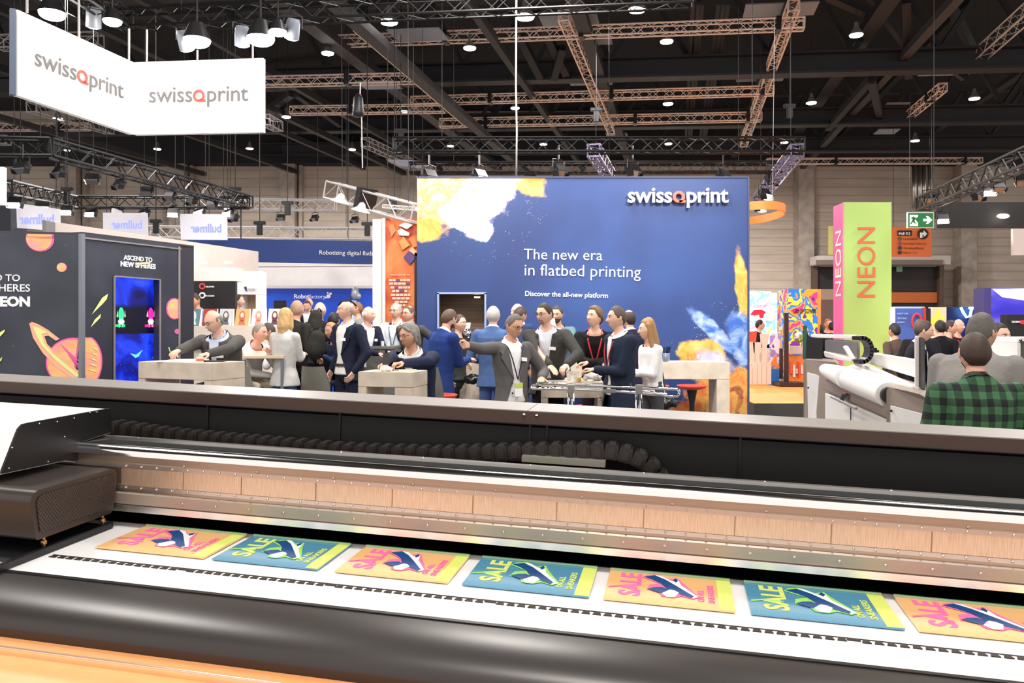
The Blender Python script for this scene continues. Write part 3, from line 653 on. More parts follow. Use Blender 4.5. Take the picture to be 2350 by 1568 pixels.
# artwork on the booth
g = G('planet_print', .4); n = g.noise(g.comb(g.op('MULTIPLY', g.x, .6), 0, g.op('MULTIPLY', g.z, 3)), 2.2, 3, .5, 1); g.color(g.ramp(n, [(.3, '#ff9fb0'), (.45, '#ffb27c'), (.6, '#ffc98a'), (.72, '#ff8fc0')])); M_pl = g.m
M_hot = mat('print_hotpink', '#f562b4', .4); M_yel = mat('print_yellow', '#eef59a', .4); M_peach = mat('print_peach', '#ffb99a', .4)
def FL(px, py): return frame(SL(px, py, .004), -ldir, up)
def FR(px, py): return frame(SR(px, py, .004), rdir, up)
sl = 9.3/F
def planet(Mf, px, py, r, clip=None, k=sl, arc=(0, 2*PI), rx=1.0):
    M = Mf(px, py); mb = MB(); poly2(mb, M, circ(0, 0, r*k*rx, 36, r*k, *arc), 0, .002); mb.build('planet_rim', M_hot, bb)
    mb = MB(); poly2(mb, M, circ(-r*k*.05*rx, 0, r*k*.90*rx, 36, r*k*.92, *arc), .003, .002); mb.build('planet', M_pl, bb)
planet(FL, 92, 548, 30, arc=(PI*.93, PI*2.07)); M = FL(92, 548); mb = MB(); poly2(mb, M, [(-30*sl, 0), (30*sl, 0), (28*sl, 11*sl), (-28*sl, 11*sl)], 0, .002); mb.build('planet_rim', M_hot, bb)
mb = MB(); poly2(mb, M, [(-27*sl, 0), (25*sl, 0), (24*sl, 10.5*sl), (-26*sl, 10.5*sl)], .003, .002); mb.build('planet', M_pl, bb)
planet(FL, 142, 614, 11)
# ringed planet: left part on the left face, right part on the side face
pr = 58
planet(FL, 168, 832, pr, arc=(PI*.42, PI*1.5), k=sl)
kR = 9.9/F
wR = (SR(229, 800)-C0).dot(rdir)
M = frame(SR(194, 832, .004), rdir, up); mb = MB(); rr_ = 60*kR; poly2(mb, M, [(0, rr_*.93)]+[(wR*math.sin(a), rr_*math.cos(a)) for a in [PI*i/24 for i in range(3, 22)]]+[(0, -rr_*.93)], 0, .002); mb.build('planet_rim', M_hot, bb)
mb = MB(); poly2(mb, M, [(0, rr_*.88)]+[(wR*.9*math.sin(a), rr_*.95*math.cos(a)) for a in [PI*i/24 for i in range(3, 22)]]+[(0, -rr_*.9)], .003, .002); mb.build('planet', M_pl, bb)
def strip(name, Mf, p0, pts, m, z=.006):
    M = Mf(*p0); k = sl if Mf is FL else kR; mb = MB(); poly2(mb, M, [((x-p0[0])*k, (p0[1]-y)*k) for x, y in pts], z, .002); mb.build(name, m, bb)
strip('planet_ring', FL, (120, 800), [(72, 742), (78, 738), (92, 744), (112, 757), (136, 778), (128, 782), (112, 770), (104, 772), (110, 790), (130, 812), (160, 840), (186, 860), (186, 872), (166, 872), (130, 845), (100, 810), (80, 775)], M_peach, .006)
strip('planet_ring', FL, (120, 800), [(79, 748), (92, 752), (116, 766), (124, 778), (110, 764), (98, 766), (104, 788), (122, 812), (166, 852), (182, 866), (170, 866), (128, 828), (98, 792), (86, 765)], M_yel, .009)
for i, y0 in enumerate((788, 800, 812)): strip('planet_line', FL, (160, 800), [(140+i*8, y0), (150+i*9, y0+14), (172+i*4, y0+38), (186, y0+46), (170+i*4, y0+30)], M_hot, .008)
for i in range(5): strip('planet_line', FR, (210, 800), [(222-i*2, 800+i*12), (212-i*4, 798+i*12), (224, 806+i*12)], M_yel, .008)
strip('rocket', FR, (230, 700), [(250, 674), (247, 686), (236, 697), (206, 722), (228, 692), (234, 684)], M_yel)
strip('rocket', FR, (220, 740), [(232, 721), (231, 729), (222, 737), (205, 751), (216, 734), (221, 730)], M_yel)
strip('rocket', FL, (5, 765), [(-30, 785), (11, 756), (10, 762), (2, 772)], M_yel)
strip('rocket', FL, (5, 825), [(-15, 840), (6, 819), (4, 828), (-6, 835)], mat('print_greenish', '#b8f07a', .4))
strip('rocket', FR, (330, 600), [(347, 600), (348, 604), (330, 606), (300, 611), (320, 603)], mat('print_cream', '#f4e7a8', .4), .012)
M = FR(400, 709); mb = MB(); poly2(mb, M, circ(0, 0, 14*10.7/F*1.8, 28, 25*10.7/F, PI*.33, PI*1.67)); mb.build('planet_rim', M_hot, bb); mb = MB(); poly2(mb, M, circ(0, 0, 12*10.7/F*1.8, 28, 22*10.7/F, PI*.35, PI*1.65), .003); mb.build('planet', M_pl, bb)
M = FR(407, 761); mb = MB(); poly2(mb, M, circ(0, 0, 5*10.7/F*1.8, 20, 6*10.7/F)); mb.build('planet', M_hot, bb)
text('lettering', 'ASCEND TO', FR(284, 596), M_let, bb, width=(SR(349, 598)-SR(284, 598)).length, bold=.02)
text('lettering', 'NEW SPHERES', FR(277, 611), M_let, bb, width=(SR(357, 613)-SR(277, 613)).length, bold=.035)
for s, x1, y, bd, wd in (('ASCEND TO', 46, 644, .01, 135), ('NEW SPHERES', 69, 668, .01, 168), ('IN NEON', 69, 702, .05, 140)):
    text('lettering', s, FL(x1-wd, y), M_let, bb, width=(SL(x1, y)-SL(x1-wd, y)).length, bold=bd)
# ---------------------------------------------------------------- hanging banner
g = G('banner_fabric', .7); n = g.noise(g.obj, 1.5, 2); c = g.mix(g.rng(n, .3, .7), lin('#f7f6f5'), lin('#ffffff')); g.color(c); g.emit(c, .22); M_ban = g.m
b0, b1, b2 = W(41, 22, 6.6), W(307, 143, 9.1), W(604, 133, 8.95)
zb0, zt0 = W(307, 309, 9.1).z, b1.z
zT = zt0; zB = zb0
# left wing distance chosen so both its edges share the wing's height
dl = F*(zT-zB)/197.0; A0 = W(41, 120, dl); 
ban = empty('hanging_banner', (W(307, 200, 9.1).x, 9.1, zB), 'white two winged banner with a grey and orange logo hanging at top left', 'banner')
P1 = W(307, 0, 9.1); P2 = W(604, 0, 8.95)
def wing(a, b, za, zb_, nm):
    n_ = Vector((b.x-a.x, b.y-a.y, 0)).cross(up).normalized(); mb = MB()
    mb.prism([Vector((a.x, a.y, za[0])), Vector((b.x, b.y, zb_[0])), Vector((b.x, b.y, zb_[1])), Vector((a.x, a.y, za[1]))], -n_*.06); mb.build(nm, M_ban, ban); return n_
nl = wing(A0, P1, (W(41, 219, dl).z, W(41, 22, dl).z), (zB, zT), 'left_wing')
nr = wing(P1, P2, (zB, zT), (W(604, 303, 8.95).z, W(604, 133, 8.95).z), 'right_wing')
mb = MB(); mb.box((A0.x-.05, A0.y, (W(41, 219, dl).z+W(41, 22, dl).z)/2), (.05, .08, W(41, 22, dl).z-W(41, 219, dl).z), rz=.6); mb.build('side_cap', mat('cap_blue', '#56627a', .4), ban)
Mgl = mat('logo_grey', '#8b8786', .5, var=0); Mol = mat('logo_orange', '#f0705c', .5, var=0)
def onplane(px, py, p0, n_, off=.006):
    r = Vector(((px-CX)/F, 1, (HY-py)/F)); o = Vector((0, 0, CH)); k = (p0+n_*off-o).dot(n_)/r.dot(n_); return o+r*k
p_a = onplane(340, 235, P1, nr); p_b = onplane(569, 231, P1, nr); logo(frame(p_a, p_b-p_a, up), (p_b-p_a).length, Mgl, Mol, ban, ext=.003)
p_a = onplane(78, 148, P1, nl); p_b = onplane(283, 226, P1, nl); logo(frame(p_a, p_b-p_a, up), (p_b-p_a).length, Mgl, Mol, ban, ext=.003)
mb = MB()
for x0, y0, y1 in ((62, -10, 27), (181, 0, 85), (296, 66, 138), (337, 68, 142)):
    d_ = dl+(9.1-dl)*(x0-41)/266 if x0 < 307 else 9.1
    mb = MB(); mb.tube(W(x0, y0, d_), W(x0, y1+2, d_), .012, 6); mb.build('suspension_wire', M_alu, ban)
for x0, y0, y1 in ((453, 115, 137), (580, 100, 133)): mb = MB(); mb.tube(W(x0, y0, 9.0), W(x0, y1, 9.0), .012, 6); mb.build('suspension_wire', M_alu, ban)
# ---------------------------------------------------------------- booths in the middle distance
def slab(name, pts, th, m, label=None, cat=None, parent=None, dvec=None, **k):
    """pts: (px, py, d) outline, extruded away by th metres"""
    mb = MB(); mb.prism([W(*p) for p in pts], dvec or (0, th, 0)); o = mb.build(name, m, parent, **k)
    return tag(o, label, cat)
def rect(px0, px1, py0, py1, d): return [(px0, py1, d), (px1, py1, d), (px1, py0, d), (px0, py0, d)]
# long pale booth wall running back
r = empty('pale_booth_wall', W(573, 900, 17), 'long pink white booth wall rising behind the black booth, slanting down to the right', 'booth wall'); 
pw = mat('pale_booth', '#dccdc6', .6)
mb = MB(); mb.prism([W(104, 1000, 12.2), W(573, 900, 16.5), W(573, 575, 16.5), W(104, 507, 12.2)], (.1, .25, 0)); mb.build('panel', pw, r)
mb = MB(); mb.prism([W(97, 1000, 12.05), W(105, 1000, 12.05), W(105, 506, 12.05), W(97, 505, 12.05)], (0, .25, 0)); mb.build('end_post', M_grey, r)
for x, y in ((465, 604), (523, 604)): mb = MB(); mb.lathe([(.0, .03), (.09, .02), (.07, 0), (0, -.01)], W(x, y, 15), 12); mb.build('downlight', mat('lamp_white', '#fffaf2', emit=5, var=0), r)
# dark block at far left edge and white panel
slab('dark_tower', [(-60, 530, 15), (25, 530, 15), (24, 440, 15), (-60, 440, 15)], .5, mat('tower_dark', '#2a2c38', .5), 'dark booth tower at the left edge above the black booth', 'booth tower')
slab('white_hanging_sign', [(-60, 470, 11), (7, 470, 11), (7, 383, 11), (-60, 383, 11)], .08, mat('sign_white', '#fafafa', .5, emit=.25), 'plain white hanging sign cut by the left edge of the photo', 'sign')
# black info panel + white boxes
M_wb = mat('white_box', '#ece6e0', .55)
slab('white_fascia', rect(428, 540, 614, 645, 13.8), .4, M_wb, 'white fascia panel above the black information board', 'panel')
p = empty('information_board', W(480, 900, 13.8), 'black information board with round red and white icons behind the sample row', 'board')
slab('board', rect(428, 540, 645.5, 800, 13.8), .1, mat('board_black', '#201e20', .4), parent=p)
for px, py, cc, s in ((464, 657, '#d84a3a', 'GRAPHIK'), (464, 678, '#e8eef2', 'PHOENIX')):
    mb = MB(); M = frame(W(px, py, 13.78), (1, 0, 0), up); a_ = circ(0, 0, .055, 20); b_ = circ(0, 0, .03, 20); mb.prism([M@Vector((x, y, 0)) for x, y in a_], (0, .01, 0)); mb.build('icon', mat('icon'+cc, cc, .5), p)
    mb = MB(); mb.prism([M@Vector((x, y, .004)) for x, y in b_], (0, .01, 0)); mb.build('icon_centre', M_black, p)
    text('lettering', s, frame(W(px+8, py+3, 13.78), (1, 0, 0), up), M_let, p, width=.15, bold=.02)
p = empty('shelf_booth', W(568, 800, 15.2), 'narrow white booth with a wooden shelf niche left of the bright blue wall', 'booth')
mb = MB(); 
for a, b, c_, d_ in ((541, 553, 676.5, 900), (587, 597, 676.5, 900), (541, 597, 622, 676)): mb.prism([W(*q) for q in rect(a, b, c_, d_, 15.2)], (0, .4, 0))
mb.build('frame', mat('bright_white', '#f4f1ee', .5), p)
mb = MB(); mb.prism([W(*q) for q in rect(541, 597, 676, 800, 15.6)], (0, .05, 0)); mb.build('back_panel', mat('curtain_wood', '#cdb292', .6, var=.15, scale=14), p)
mb = MB(); M = frame(W(563, 663, 15.17), (1, 0, 0), up); poly2(mb, M, [(-.03, .03), (.02, .05), (.04, -.05), (.01, -.04)]); mb.build('emblem', mat('emblem_navy', '#243a7a', .5), p); text('lettering', 'TAPIC', frame(W(569, 667, 15.17), (1, 0, 0), up), Mgl, p, width=.16)
# Robot factory walls
M_rb = G('royal_blue', .35); n = M_rb.noise(M_rb.obj, .6, 1); M_rb.color(M_rb.mix(M_rb.rng(n, .4, .6), lin('#1a54d8'), lin('#1546c0'))); M_rb.emit(lin('#1650d8'), .12); M_rb = M_rb.m
p = empty('blue_sign_wall', W(725, 820, 19), 'bright blue back wall with white company lettering behind the crowd', 'sign wall')
slab('panel', rect(580, 862, 662, 900, 19), .2, M_rb, parent=p); slab('top_edge', rect(597, 862, 656, 662, 18.95), .25, M_wb, parent=p)
text('lettering', 'Robot', frame(W(675, 685, 18.97), (1, 0, 0), up), M_let, p, width=.36, bold=.03); text('lettering', 'factory', frame(W(710, 685, 18.97), (1, 0, 0), up), M_let, p, width=.38, bold=0)
M = frame(W(754, 679, 18.97), (1, 0, 0), up)
for x, y, r_ in ((0, 0, .05), (.045, .055, .032), (-.02, .08, .022), (-.06, -.035, .02)): mb = MB(); poly2(mb, M, circ(x, y-.01, r_, 16)); mb.build('emblem', M_let, p)
p = empty('blue_hanging_banner', W(700, 610, 17.5), 'dark blue hanging fascia with white slogan left of the orange panel', 'banner')
slab('panel', [(430, 596, 17.5), (856, 608, 17.5), (856, 554, 17.5), (430, 546, 17.5)], .2, mat('fascia_blue', '#1d3a7e', .5), parent=p)
text('lettering', 'Robotizing digital flatbed cutting', frame(W(733, 584, 17.48), (1, 0, -.02), up), M_let, p, width=1.68)
[MB().tube(W(x, 550, 17.6), Vector((W(x, 550, 17.6).x, 17.6, 12.05)), .006, 4).build('wire', M_steel, p) for x in (480, 800)]
slab('trim', [(560, 612, 17.45), (856, 611, 17.45), (856, 607, 17.45), (560, 602, 17.45)], .25, M_wb, parent=p)
slab('support_wall', rect(560, 862, 600, 664, 24), .1, mat('screen_white', '#ece7e2', .6), 'pale wall strip between the blue fascia and the bright blue sign wall', 'wall panel')
# white post with orange poster wall
p = empty('orange_poster_wall', W(900, 900, 14), 'orange poster wall with floating paper squares and a white side, left of the blue wall', 'poster wall')
slab('white_side', rect(855, 876, 503, 860, 14), .5, mat('post_white', '#f0e8e2', .5), parent=p); slab('white_side', rect(877, 884, 501, 860, 13.9), .5, M_wb, parent=p)
g = G('orange_poster', .45); n = g.noise(g.obj, 1.6, 3, .5, .5); g.color(g.ramp(n, [(.35, '#b8431f'), (.5, '#d8632e'), (.62, '#e88a4a')])); 
slab('poster', rect(884, 958, 501, 860, 13.95), .3, g.m, parent=p); slab('dark_edge', rect(951, 958, 580, 860, 13.9), .1, M_black, parent=p)
for i, (pts, cc) in enumerate((([(914, 517), (929, 511), (948, 516), (934, 526)], '#f6ece4'), ([(912, 530), (920, 524), (940, 535), (938, 541), (916, 540)], '#fbe9de'), ([(915, 555), (926, 543), (940, 563), (924, 574)], '#e0934e'), ([(938, 548), (952, 535), (957, 540), (957, 566), (948, 568)], '#c97a3e'), ([(938, 575), (946, 566), (957, 580), (957, 590)], '#f4b48a'), ([(926, 590), (938, 576), (954, 592), (941, 607)], '#5a3f7a'), ([(891, 520), (903, 512), (908, 530), (898, 545)], '#e8865a'))):
    mb = MB(); mb.prism([W(x, y, 13.9) for x, y in pts], (0, .03, 0)); mb.build('paper_square', mat('sq%d' % i, cc, .6), p)
Mlp = mat('pale_print', '#f2cdb8', .6)
text('lettering', 'PROUD PARTNER OF', frame(W(897, 633, 13.93), (1, 0, 0), up), Mlp, p, width=.32, bold=.01)
rr0 = random.Random(3)
for k, (y, a, b) in enumerate(((643, 893, 941), (651, 893, 943), (660, 896, 941), (668, 900, 938), (677, 897, 942), (685, 900, 940), (693, 906, 935), (701, 906, 932))):
    x = a
    while x < b-5:
        w_ = rr0.uniform(5, 10); mb = MB(); mb.prism([W(*q) for q in rect(x, min(x+w_, b), y-2.5, y+2.5, 13.93)], (0, .01, 0)); mb.build('name_chip', Mlp if rr0.random() > .12 else mat('chip_purple', '#6a4a88', .6), p); x += w_+1.5
# mirrored white banners
for i, (pts, lb, d) in enumerate((([(39, 523), (137, 531), (137, 480), (37, 466)], 'white banner seen from behind, leftmost of the three, above the black booth', 14), ([(237, 536), (339, 541), (338, 489), (236, 488)], 'white banner seen from behind, the middle one of three under the truss', 16), ([(415, 550), (521, 551), (520, 492), (413, 491)], 'white banner seen from behind, rightmost of three above the blue fascia', 16))):
    p = empty('rear_banner', W(pts[0][0]+50, 530, d), lb, 'banner', 'white banners hanging on the left truss')
    [MB().tube(W(x, 500, d+.015), W(x, 465, d+.015)+Vector((0, 0, 7.9)), .006, 4).build('wire', M_steel, p) for x in (pts[0][0]+8, pts[1][0]-8)]
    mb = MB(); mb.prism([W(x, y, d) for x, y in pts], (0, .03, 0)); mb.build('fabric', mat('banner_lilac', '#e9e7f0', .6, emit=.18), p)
    x1 = pts[1][0]-12; m_ = frame(W(x1, (pts[0][1]+pts[2][1])/2+10, d-.01), (-1, 0, 0), up)
    vs, fs = text_geo('bullmer', 1, .03, .002); f_ = .56/max(v.x for v in vs); mb = MB(); mb.add([W(x1, (pts[0][1]+pts[2][1])/2+12, d-.01)+Vector((-v.x*f_*1.1, 0, v.y*f_*1.3)) for v in vs], fs); mb.build('lettering', mat('ghost_blue', '#b9bddf', .6, emit=.45), p)  # glow added to the lettering so it reads lighter
# ---------------------------------------------------------------- right: towers, signs
def tower(x0, x1, d, dd, ztop, name, lb):
    p = empty(name, W((x0+x1)/2, 900, d), lb, 'tower'); return p
p = empty('advertising_tower', W(1990, 742, 16.5), 'tall square tower, lime green front and pink side with the word NEON', 'tower'); p.location.z = 0
a = W(1937, 464, 16); b = W(2046, 465, 16); a2 = W(1912.5, 475, 16.65); zt_ = a.z
mb = MB(); e_ = 0.02
def vq(p0, p1, z0, z1, nrm, th, nm, m, par):
    mb = MB(); mb.prism([Vector((p0.x, p0.y, z0)), Vector((p1.x, p1.y, z0)), Vector((p1.x, p1.y, z1)), Vector((p0.x, p0.y, z1))], Vector(nrm)*th); return mb.build(nm, m, par)
vq(a, b, .0, zt_, (0, 1, 0), .05, 'front_face', mat('neon_lime', '#b4d678', .5, var=.01), p)
vq(a2, a, .0, zt_, (0, 0, 0), .0, 'x', M_black, p) if 0 else None
mb = MB(); mb.prism([Vector((a2.x, a2.y, 0)), Vector((a.x-.002, a.y, 0)), Vector((a.x-.002, a.y, zt_)), Vector((a2.x, a2.y, zt_))], (.05, .05, 0)); mb.build('side_face', mat('neon_pink', '#ea60a4', .5, var=.01), p)
mb = MB(); mb.prism([Vector((a.x+.05, a.y+.05, 0)), Vector((b.x-.01, b.y+.05, 0)), Vector((b.x-.05, b.y+.65, 0)), Vector((a2.x+.06, a2.y, 0))], (0, 0, zt_-.01)); mb.build('core', M_wb, p)
M = frame(W(2008, 682, 15.98), (0, 0, 1), (-1, 0, 0)); text('lettering', 'NEON', M, mat('neon_orange', '#e8714a', .5, var=0), p, width=160*16/F, bold=.0, sx=1)
sd = (Vector((a.x, a.y, 0))-Vector((a2.x, a2.y, 0))).normalized(); ns = sd.cross(up).normalized()
M = frame(Vector((a2.x, a2.y, W(0, 680, 16.3).z))+sd*.5+ns*.01, (0, 0, 1), -sd)
text('lettering', 'NEON', M, mat('neon_cream', '#ffe0c0', .5, emit=.1, var=0), p, width=150*16.3/F)
# exit sign
p = empty('exit_sign', W(2113, 521, 24), 'green emergency exit sign with running figure and arrow above the orange hall sign', 'sign')
slab('plate', rect(2083, 2143, 487, 523, 24), .08, mat('exit_edge', '#dff0e0', .5), parent=p)
slab('face', rect(2085, 2141.5, 489, 521.5, 23.98), .02, mat('exit_green', '#1f7a46', .5, emit=.15), parent=p)
Mx_ = mat('exit_white', '#eef8ee', .5, emit=.4, var=0)
def ppoly(name, pts, d, m, par, th=.01): mb = MB(); mb.prism([W(x, y, d) for x, y in pts], (0, th, 0)); return mb.build(name, m, par)
for x in (2088, 2138): mb = MB(); mb.tube(W(x, 487, 24.04), W(x, -70, 24.04), .008, 4); mb.build('wire', M_steel, p)
ppoly('arrow', [(2119, 502), (2129, 502), (2125, 496), (2130, 496), (2140, 505), (2130, 514), (2125, 514), (2129, 508), (2119, 508)], 23.96, Mx_, p)
ppoly('door_symbol', [(2088, 519), (2088, 493), (2107, 493), (2107, 497), (2100, 503), (2107, 512), (2107, 519)], 23.96, Mx_, p)
ppoly('figure_symbol', [(2097, 497), (2101, 500), (2104, 503), (2100, 503), (2099, 508), (2103, 514), (2099, 512), (2095, 509), (2091, 515), (2089, 514), (2093, 508), (2095, 502), (2091, 502), (2094, 498)], 23.94, mat('exit_green2', '#1f6e40', .5), p)
# orange hall sign
p = empty('hall_direction_sign', W(2093, 590, 30), 'orange direction sign with white lettering beside the green tower', 'sign')
slab('board', rect(2046, 2138, 521, 589, 30), .1, mat('sign_orange', '#ef7b3a', .5), parent=p)
for x in (2050, 2134): mb = MB(); mb.tube(W(x, 521, 30.05), W(x, 85, 30.05), .01, 4); mb.build('wire', M_steel, p)
slab('label_plate', rect(2060, 2093, 529, 541, 29.95), .03, M_black, parent=p); text('lettering', 'Hall 0.2', frame(W(2063, 539, 29.92), (1, 0, 0), up), M_let, p, width=.42, bold=.02)
mb = MB(); poly2(mb, frame(W(2118, 537, 29.95), (1, 0, 0), up), circ(0, 0, .2, 24), 0, .02); mb.build('arrow_disc', M_black, p)
ppoly('arrow', [(2112, 546), (2112, 534), (2120, 534), (2120, 529), (2128, 537), (2120, 544), (2120, 539), (2117, 539), (2117, 546)], 29.9, M_let, p)
for i, (y, s, cc) in enumerate(((548, 'CosmOBANK', '#6a6a2a'), (558.5, 'Sumorbiga Conference', '#b04a5a'), (569, 'Workshop/Marine', '#4a4040'), (579.5, 'Halls 0 + 1.2', '#4a3030'))):
    mb = MB(); poly2(mb, frame(W(2065, y, 29.95), (1, 0, 0), up), circ(0, 0, .075, 16), 0, .01); mb.build('icon', mat('ic%d' % i, cc, .5), p)
    text('lettering', s, frame(W(2073, y+2.5, 29.93), (1, 0, 0), up), mat('print_brown', '#5a2c18', .5), p, width=(.55, .85, .75, .5)[i])
slab('yellow_notice', rect(1901, 1912, 519, 585, 39.1), .05, mat('notice_yellow', '#e9df8a', .5), 'narrow yellow and white notice left of the pink tower side', 'notice')
slab('orange_door_band', rect(2047, 2151, 671, 695, 38.9), .08, mat('band_orange', '#c9682c', .5), 'orange information band across the dark doorway right of the tower', 'banner')
slab('small_exit_sign', rect(2058, 2071, 598, 624, 38.85), .08, mat('exit_pale', '#8fb89a', .5), 'small pale green exit sign in front of the dark doorway', 'sign')
# orange ring lamp
p = empty('ring_banner', W(1725, 520, 15.5), 'orange fabric ring hanging beside the right edge of the blue wall', 'ring banner')
mb = MB(); c_ = W(1712, 492, 15.5); R_ = .64; n = 48; out = []; 
for zz in (-.075, .075):
    for rr_ in (R_, R_-.02): out.append([c_+Vector((rr_*math.cos(2*PI*i/n), rr_*math.sin(2*PI*i/n)*1.9, zz)) for i in range(n)])
vs = sum(out, []); fs = []
for i in range(n):
    j = (i+1) % n; fs += [(i, j, 2*n+j, 2*n+i), (n+i, 3*n+i, 3*n+j, n+j), (i, n+i, n+j, j), (2*n+i, 2*n+j, 3*n+j, 3*n+i)]
mb.add(vs, fs); mb.build('fabric_ring', M_orange, p, smooth=True, auto=40)
mb = MB(); mb.tube(W(1772, 470, 15.6), W(1778, 40, 15.6), .006, 4); mb.build('wire', M_alu, p)
# black stage strip at the right with a floodlight
p = empty('black_stage_fascia', W(2250, 522, 17), 'black overhead fascia at the right edge with one bright floodlight', 'fascia')
slab('panel', rect(2154, 2420, 464, 523, 17), .08, mat('fascia_black', '#0c0a0b', .8), parent=p)
mb = MB(); mb.sphere(W(2302, 496, 16.85), (.13, .06, .05), 16, 8); mb.build('floodlight', mat('flood_warm', '#fff0dc', emit=14, var=0), p, smooth=True)
slab('white_wall_panel', rect(2325, 2420, 525, 586, 22), .1, mat('greywhite_panel', '#d2cbc6', .5), 'pale grey panel on the back wall at the right edge', 'panel')
# colourful boards
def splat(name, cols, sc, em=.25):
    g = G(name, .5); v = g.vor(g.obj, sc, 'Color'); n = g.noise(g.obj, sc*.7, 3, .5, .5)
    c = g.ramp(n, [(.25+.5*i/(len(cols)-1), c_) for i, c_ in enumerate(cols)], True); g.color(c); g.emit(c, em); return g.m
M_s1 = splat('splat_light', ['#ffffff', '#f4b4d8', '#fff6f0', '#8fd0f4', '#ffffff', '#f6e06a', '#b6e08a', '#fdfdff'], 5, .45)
M_s2 = splat('splat_dark', ['#3a2a7a', '#e83a8a', '#f4a02a', '#2a7ad8', '#f2d83a', '#7a2aa0', '#f4682a', '#20b0a0'], 4.5, .2)
M_s3 = splat('splat_blue', ['#1a2a9a', '#2a4ae8', '#8a7af4', '#1a1a60', '#5a8af8', '#f0f0ff'], 2, .5)
p = empty('lit_picture_wall', W(1745, 830, 20), 'brightly lit white wall with pastel splashes right of the blue wall', 'display wall')
slab('panel', [(1710, 880, 20), (1770, 880, 20), (1770, 669, 20), (1710, 667, 20)], .1, M_s1, parent=p)
slab('screen', [(1716, 735, 19.95), (1774, 736, 19.95), (1774, 708, 19.95), (1716, 707, 19.95)], .05, mat('screen_sky', '#cfe4f4', .3, emit=.5), parent=p)
ppoly('red_print', [(1722, 722), (1730, 712), (1748, 711), (1758, 716), (1753, 722), (1752, 730), (1744, 730), (1742, 722), (1732, 724)], 19.9, mat('print_red', '#c8243a', .4, emit=.3), p)
text('lettering', 'LED UP', frame(W(1732, 706, 19.9), (1, 0, 0), up), mat('lilac_letters', '#b48ae0', .4, emit=.3), p, width=.3, bold=.03)
slab('picture_wall', [(1770, 880, 20.3), (1808, 880, 20.3), (1808, 673, 20.3), (1770, 672, 20.3)], .1, M_s1, 'white splashed wall panel between the lit wall and the coloured tower', 'display wall')
p = empty('splash_tower', W(1850, 840, 18), 'tower printed with bright paint splashes and black lettering', 'tower')
slab('panel', [(1812, 880, 18), (1876, 880, 18), (1876, 664, 18), (1810, 663, 18)], .8, M_s2, parent=p); slab('side', [(1876, 880, 18), (1884, 880, 18.6), (1884, 664, 18.6), (1876, 664, 18)], .05, mat('splash_orange', '#f0a040', .5), parent=p)
text('lettering', 'LED UP TOWER', frame(W(1821, 719, 17.97), (1, 0, 0), up), M_black, p, width=52*18/F, height=10*18/F, bold=.02)
slab('bottle_shelf', rect(1884, 1914, 688.5, 890, 22), .3, mat('shelf_brown', '#57483f', .5, var=.3, scale=4), 'dark shelf with bottles between the splash tower and the green tower', 'shelf')
slab('booth_fascia', rect(1884, 1914, 664, 688, 22), .3, mat('fascia_tan', '#8a7564', .5), 'tan fascia strip above the bottle shelf', 'fascia')
p = empty('blue_picture_board', W(2090, 860, 15), 'blue picture board with rounded corners and red ring right of the green tower', 'board')
slab('board', rect(2054, 2122, 704, 940, 15), .2, mat('board_lilac', '#d6dcf0', .5), parent=p); slab('print', rect(2056, 2119, 708, 870, 14.97), .03, mat('print_blue', '#4a6cc0', .45, var=.2, scale=2), parent=p)
slab('red_edge', rect(2119, 2125, 706, 742, 14.95), .1, mat('red_edge', '#d23a3a', .5), parent=p)
mb = MB(); c_ = W(2104, 738, 14.9); mb.path([c_+Vector((.085*math.cos(a), 0, .14*math.sin(a))) for a in [PI*1.25-PI*1.5*i/20 for i in range(21)]], .022, 6); mb.build('red_ring', mat('ring_red', '#e03a4a', .4), p, smooth=True)
for y, s, w_ in ((722, 'NEW AIR', 24), (733, 'SKYLINE', 20), (742, 'POINT', 16)): text('lettering', s, frame(W(2060, y, 14.93), (1, 0, 0), up), mat('pale_blue_letters', '#b8c8ee', .5), p, width=w_*15/F)
slab('pennant_board', rect(2136, 2172, 705, 918, 17), .1, splat('pennants', ['#f0e8d8', '#e8c8b0', '#f2e050', '#c8d8b8'], 3, .1), 'cream and yellow board between the blue boards', 'board')
slab('dark_divider', rect(2124, 2136, 708, 925, 16.5), .1, M_black, 'narrow black divider between the blue and cream boards', 'divider')
p = empty('neon_booth_wall', W(2230, 860, 18), 'dark blue booth wall with glowing neon squiggles right of the cream board', 'booth wall')
slab('panel', rect(2172, 2290, 705, 880, 18), .15, mat('booth_navy', '#1e2c66', .5, var=.3, scale=2), parent=p)
Mn = mat('neon_tube', '#8fe8ff', emit=6, var=0)
for pts in ([(2205, 706), (2211, 718), (2218, 728), (2226, 726), (2230, 708)], [(2208, 745), (2212, 752)], [(2268, 708), (2282, 706), (2298, 711), (2306, 706)], [(2224, 707), (2240, 708)]):
    mb = MB(); mb.path([W(x, y, 17.9) for x, y in pts], .028, 6); mb.build('neon_tube', Mn, p, smooth=True)
p = empty('large_video_screen', W(2340, 800, 17), 'large glowing violet and blue video screen at the right edge', 'screen')
slab('housing', rect(2259, 2275, 661, 860, 17), .4, mat('housing_violet', '#3c3678', .5), parent=p)
g = G('video_violet', .3); n = g.noise(g.comb(g.op('MULTIPLY', g.x, .4), 0, g.z), 1.8, 2); c = g.ramp(n, [(.35, '#3a2ce0'), (.48, '#5a48f4'), (.58, '#8a80fa'), (.68, '#e6e4ff')]); g.color(lin('#000010')); g.emit(c, .75)
slab('display', rect(2275, 2450, 661, 860, 17.05), .2, g.m, parent=p)
ppoly('light_band', [(2278, 664), (2350, 662), (2450, 690), (2450, 705), (2300, 682)], 17.0, mat('video_white', '#dcdcff', emit=.7), p)
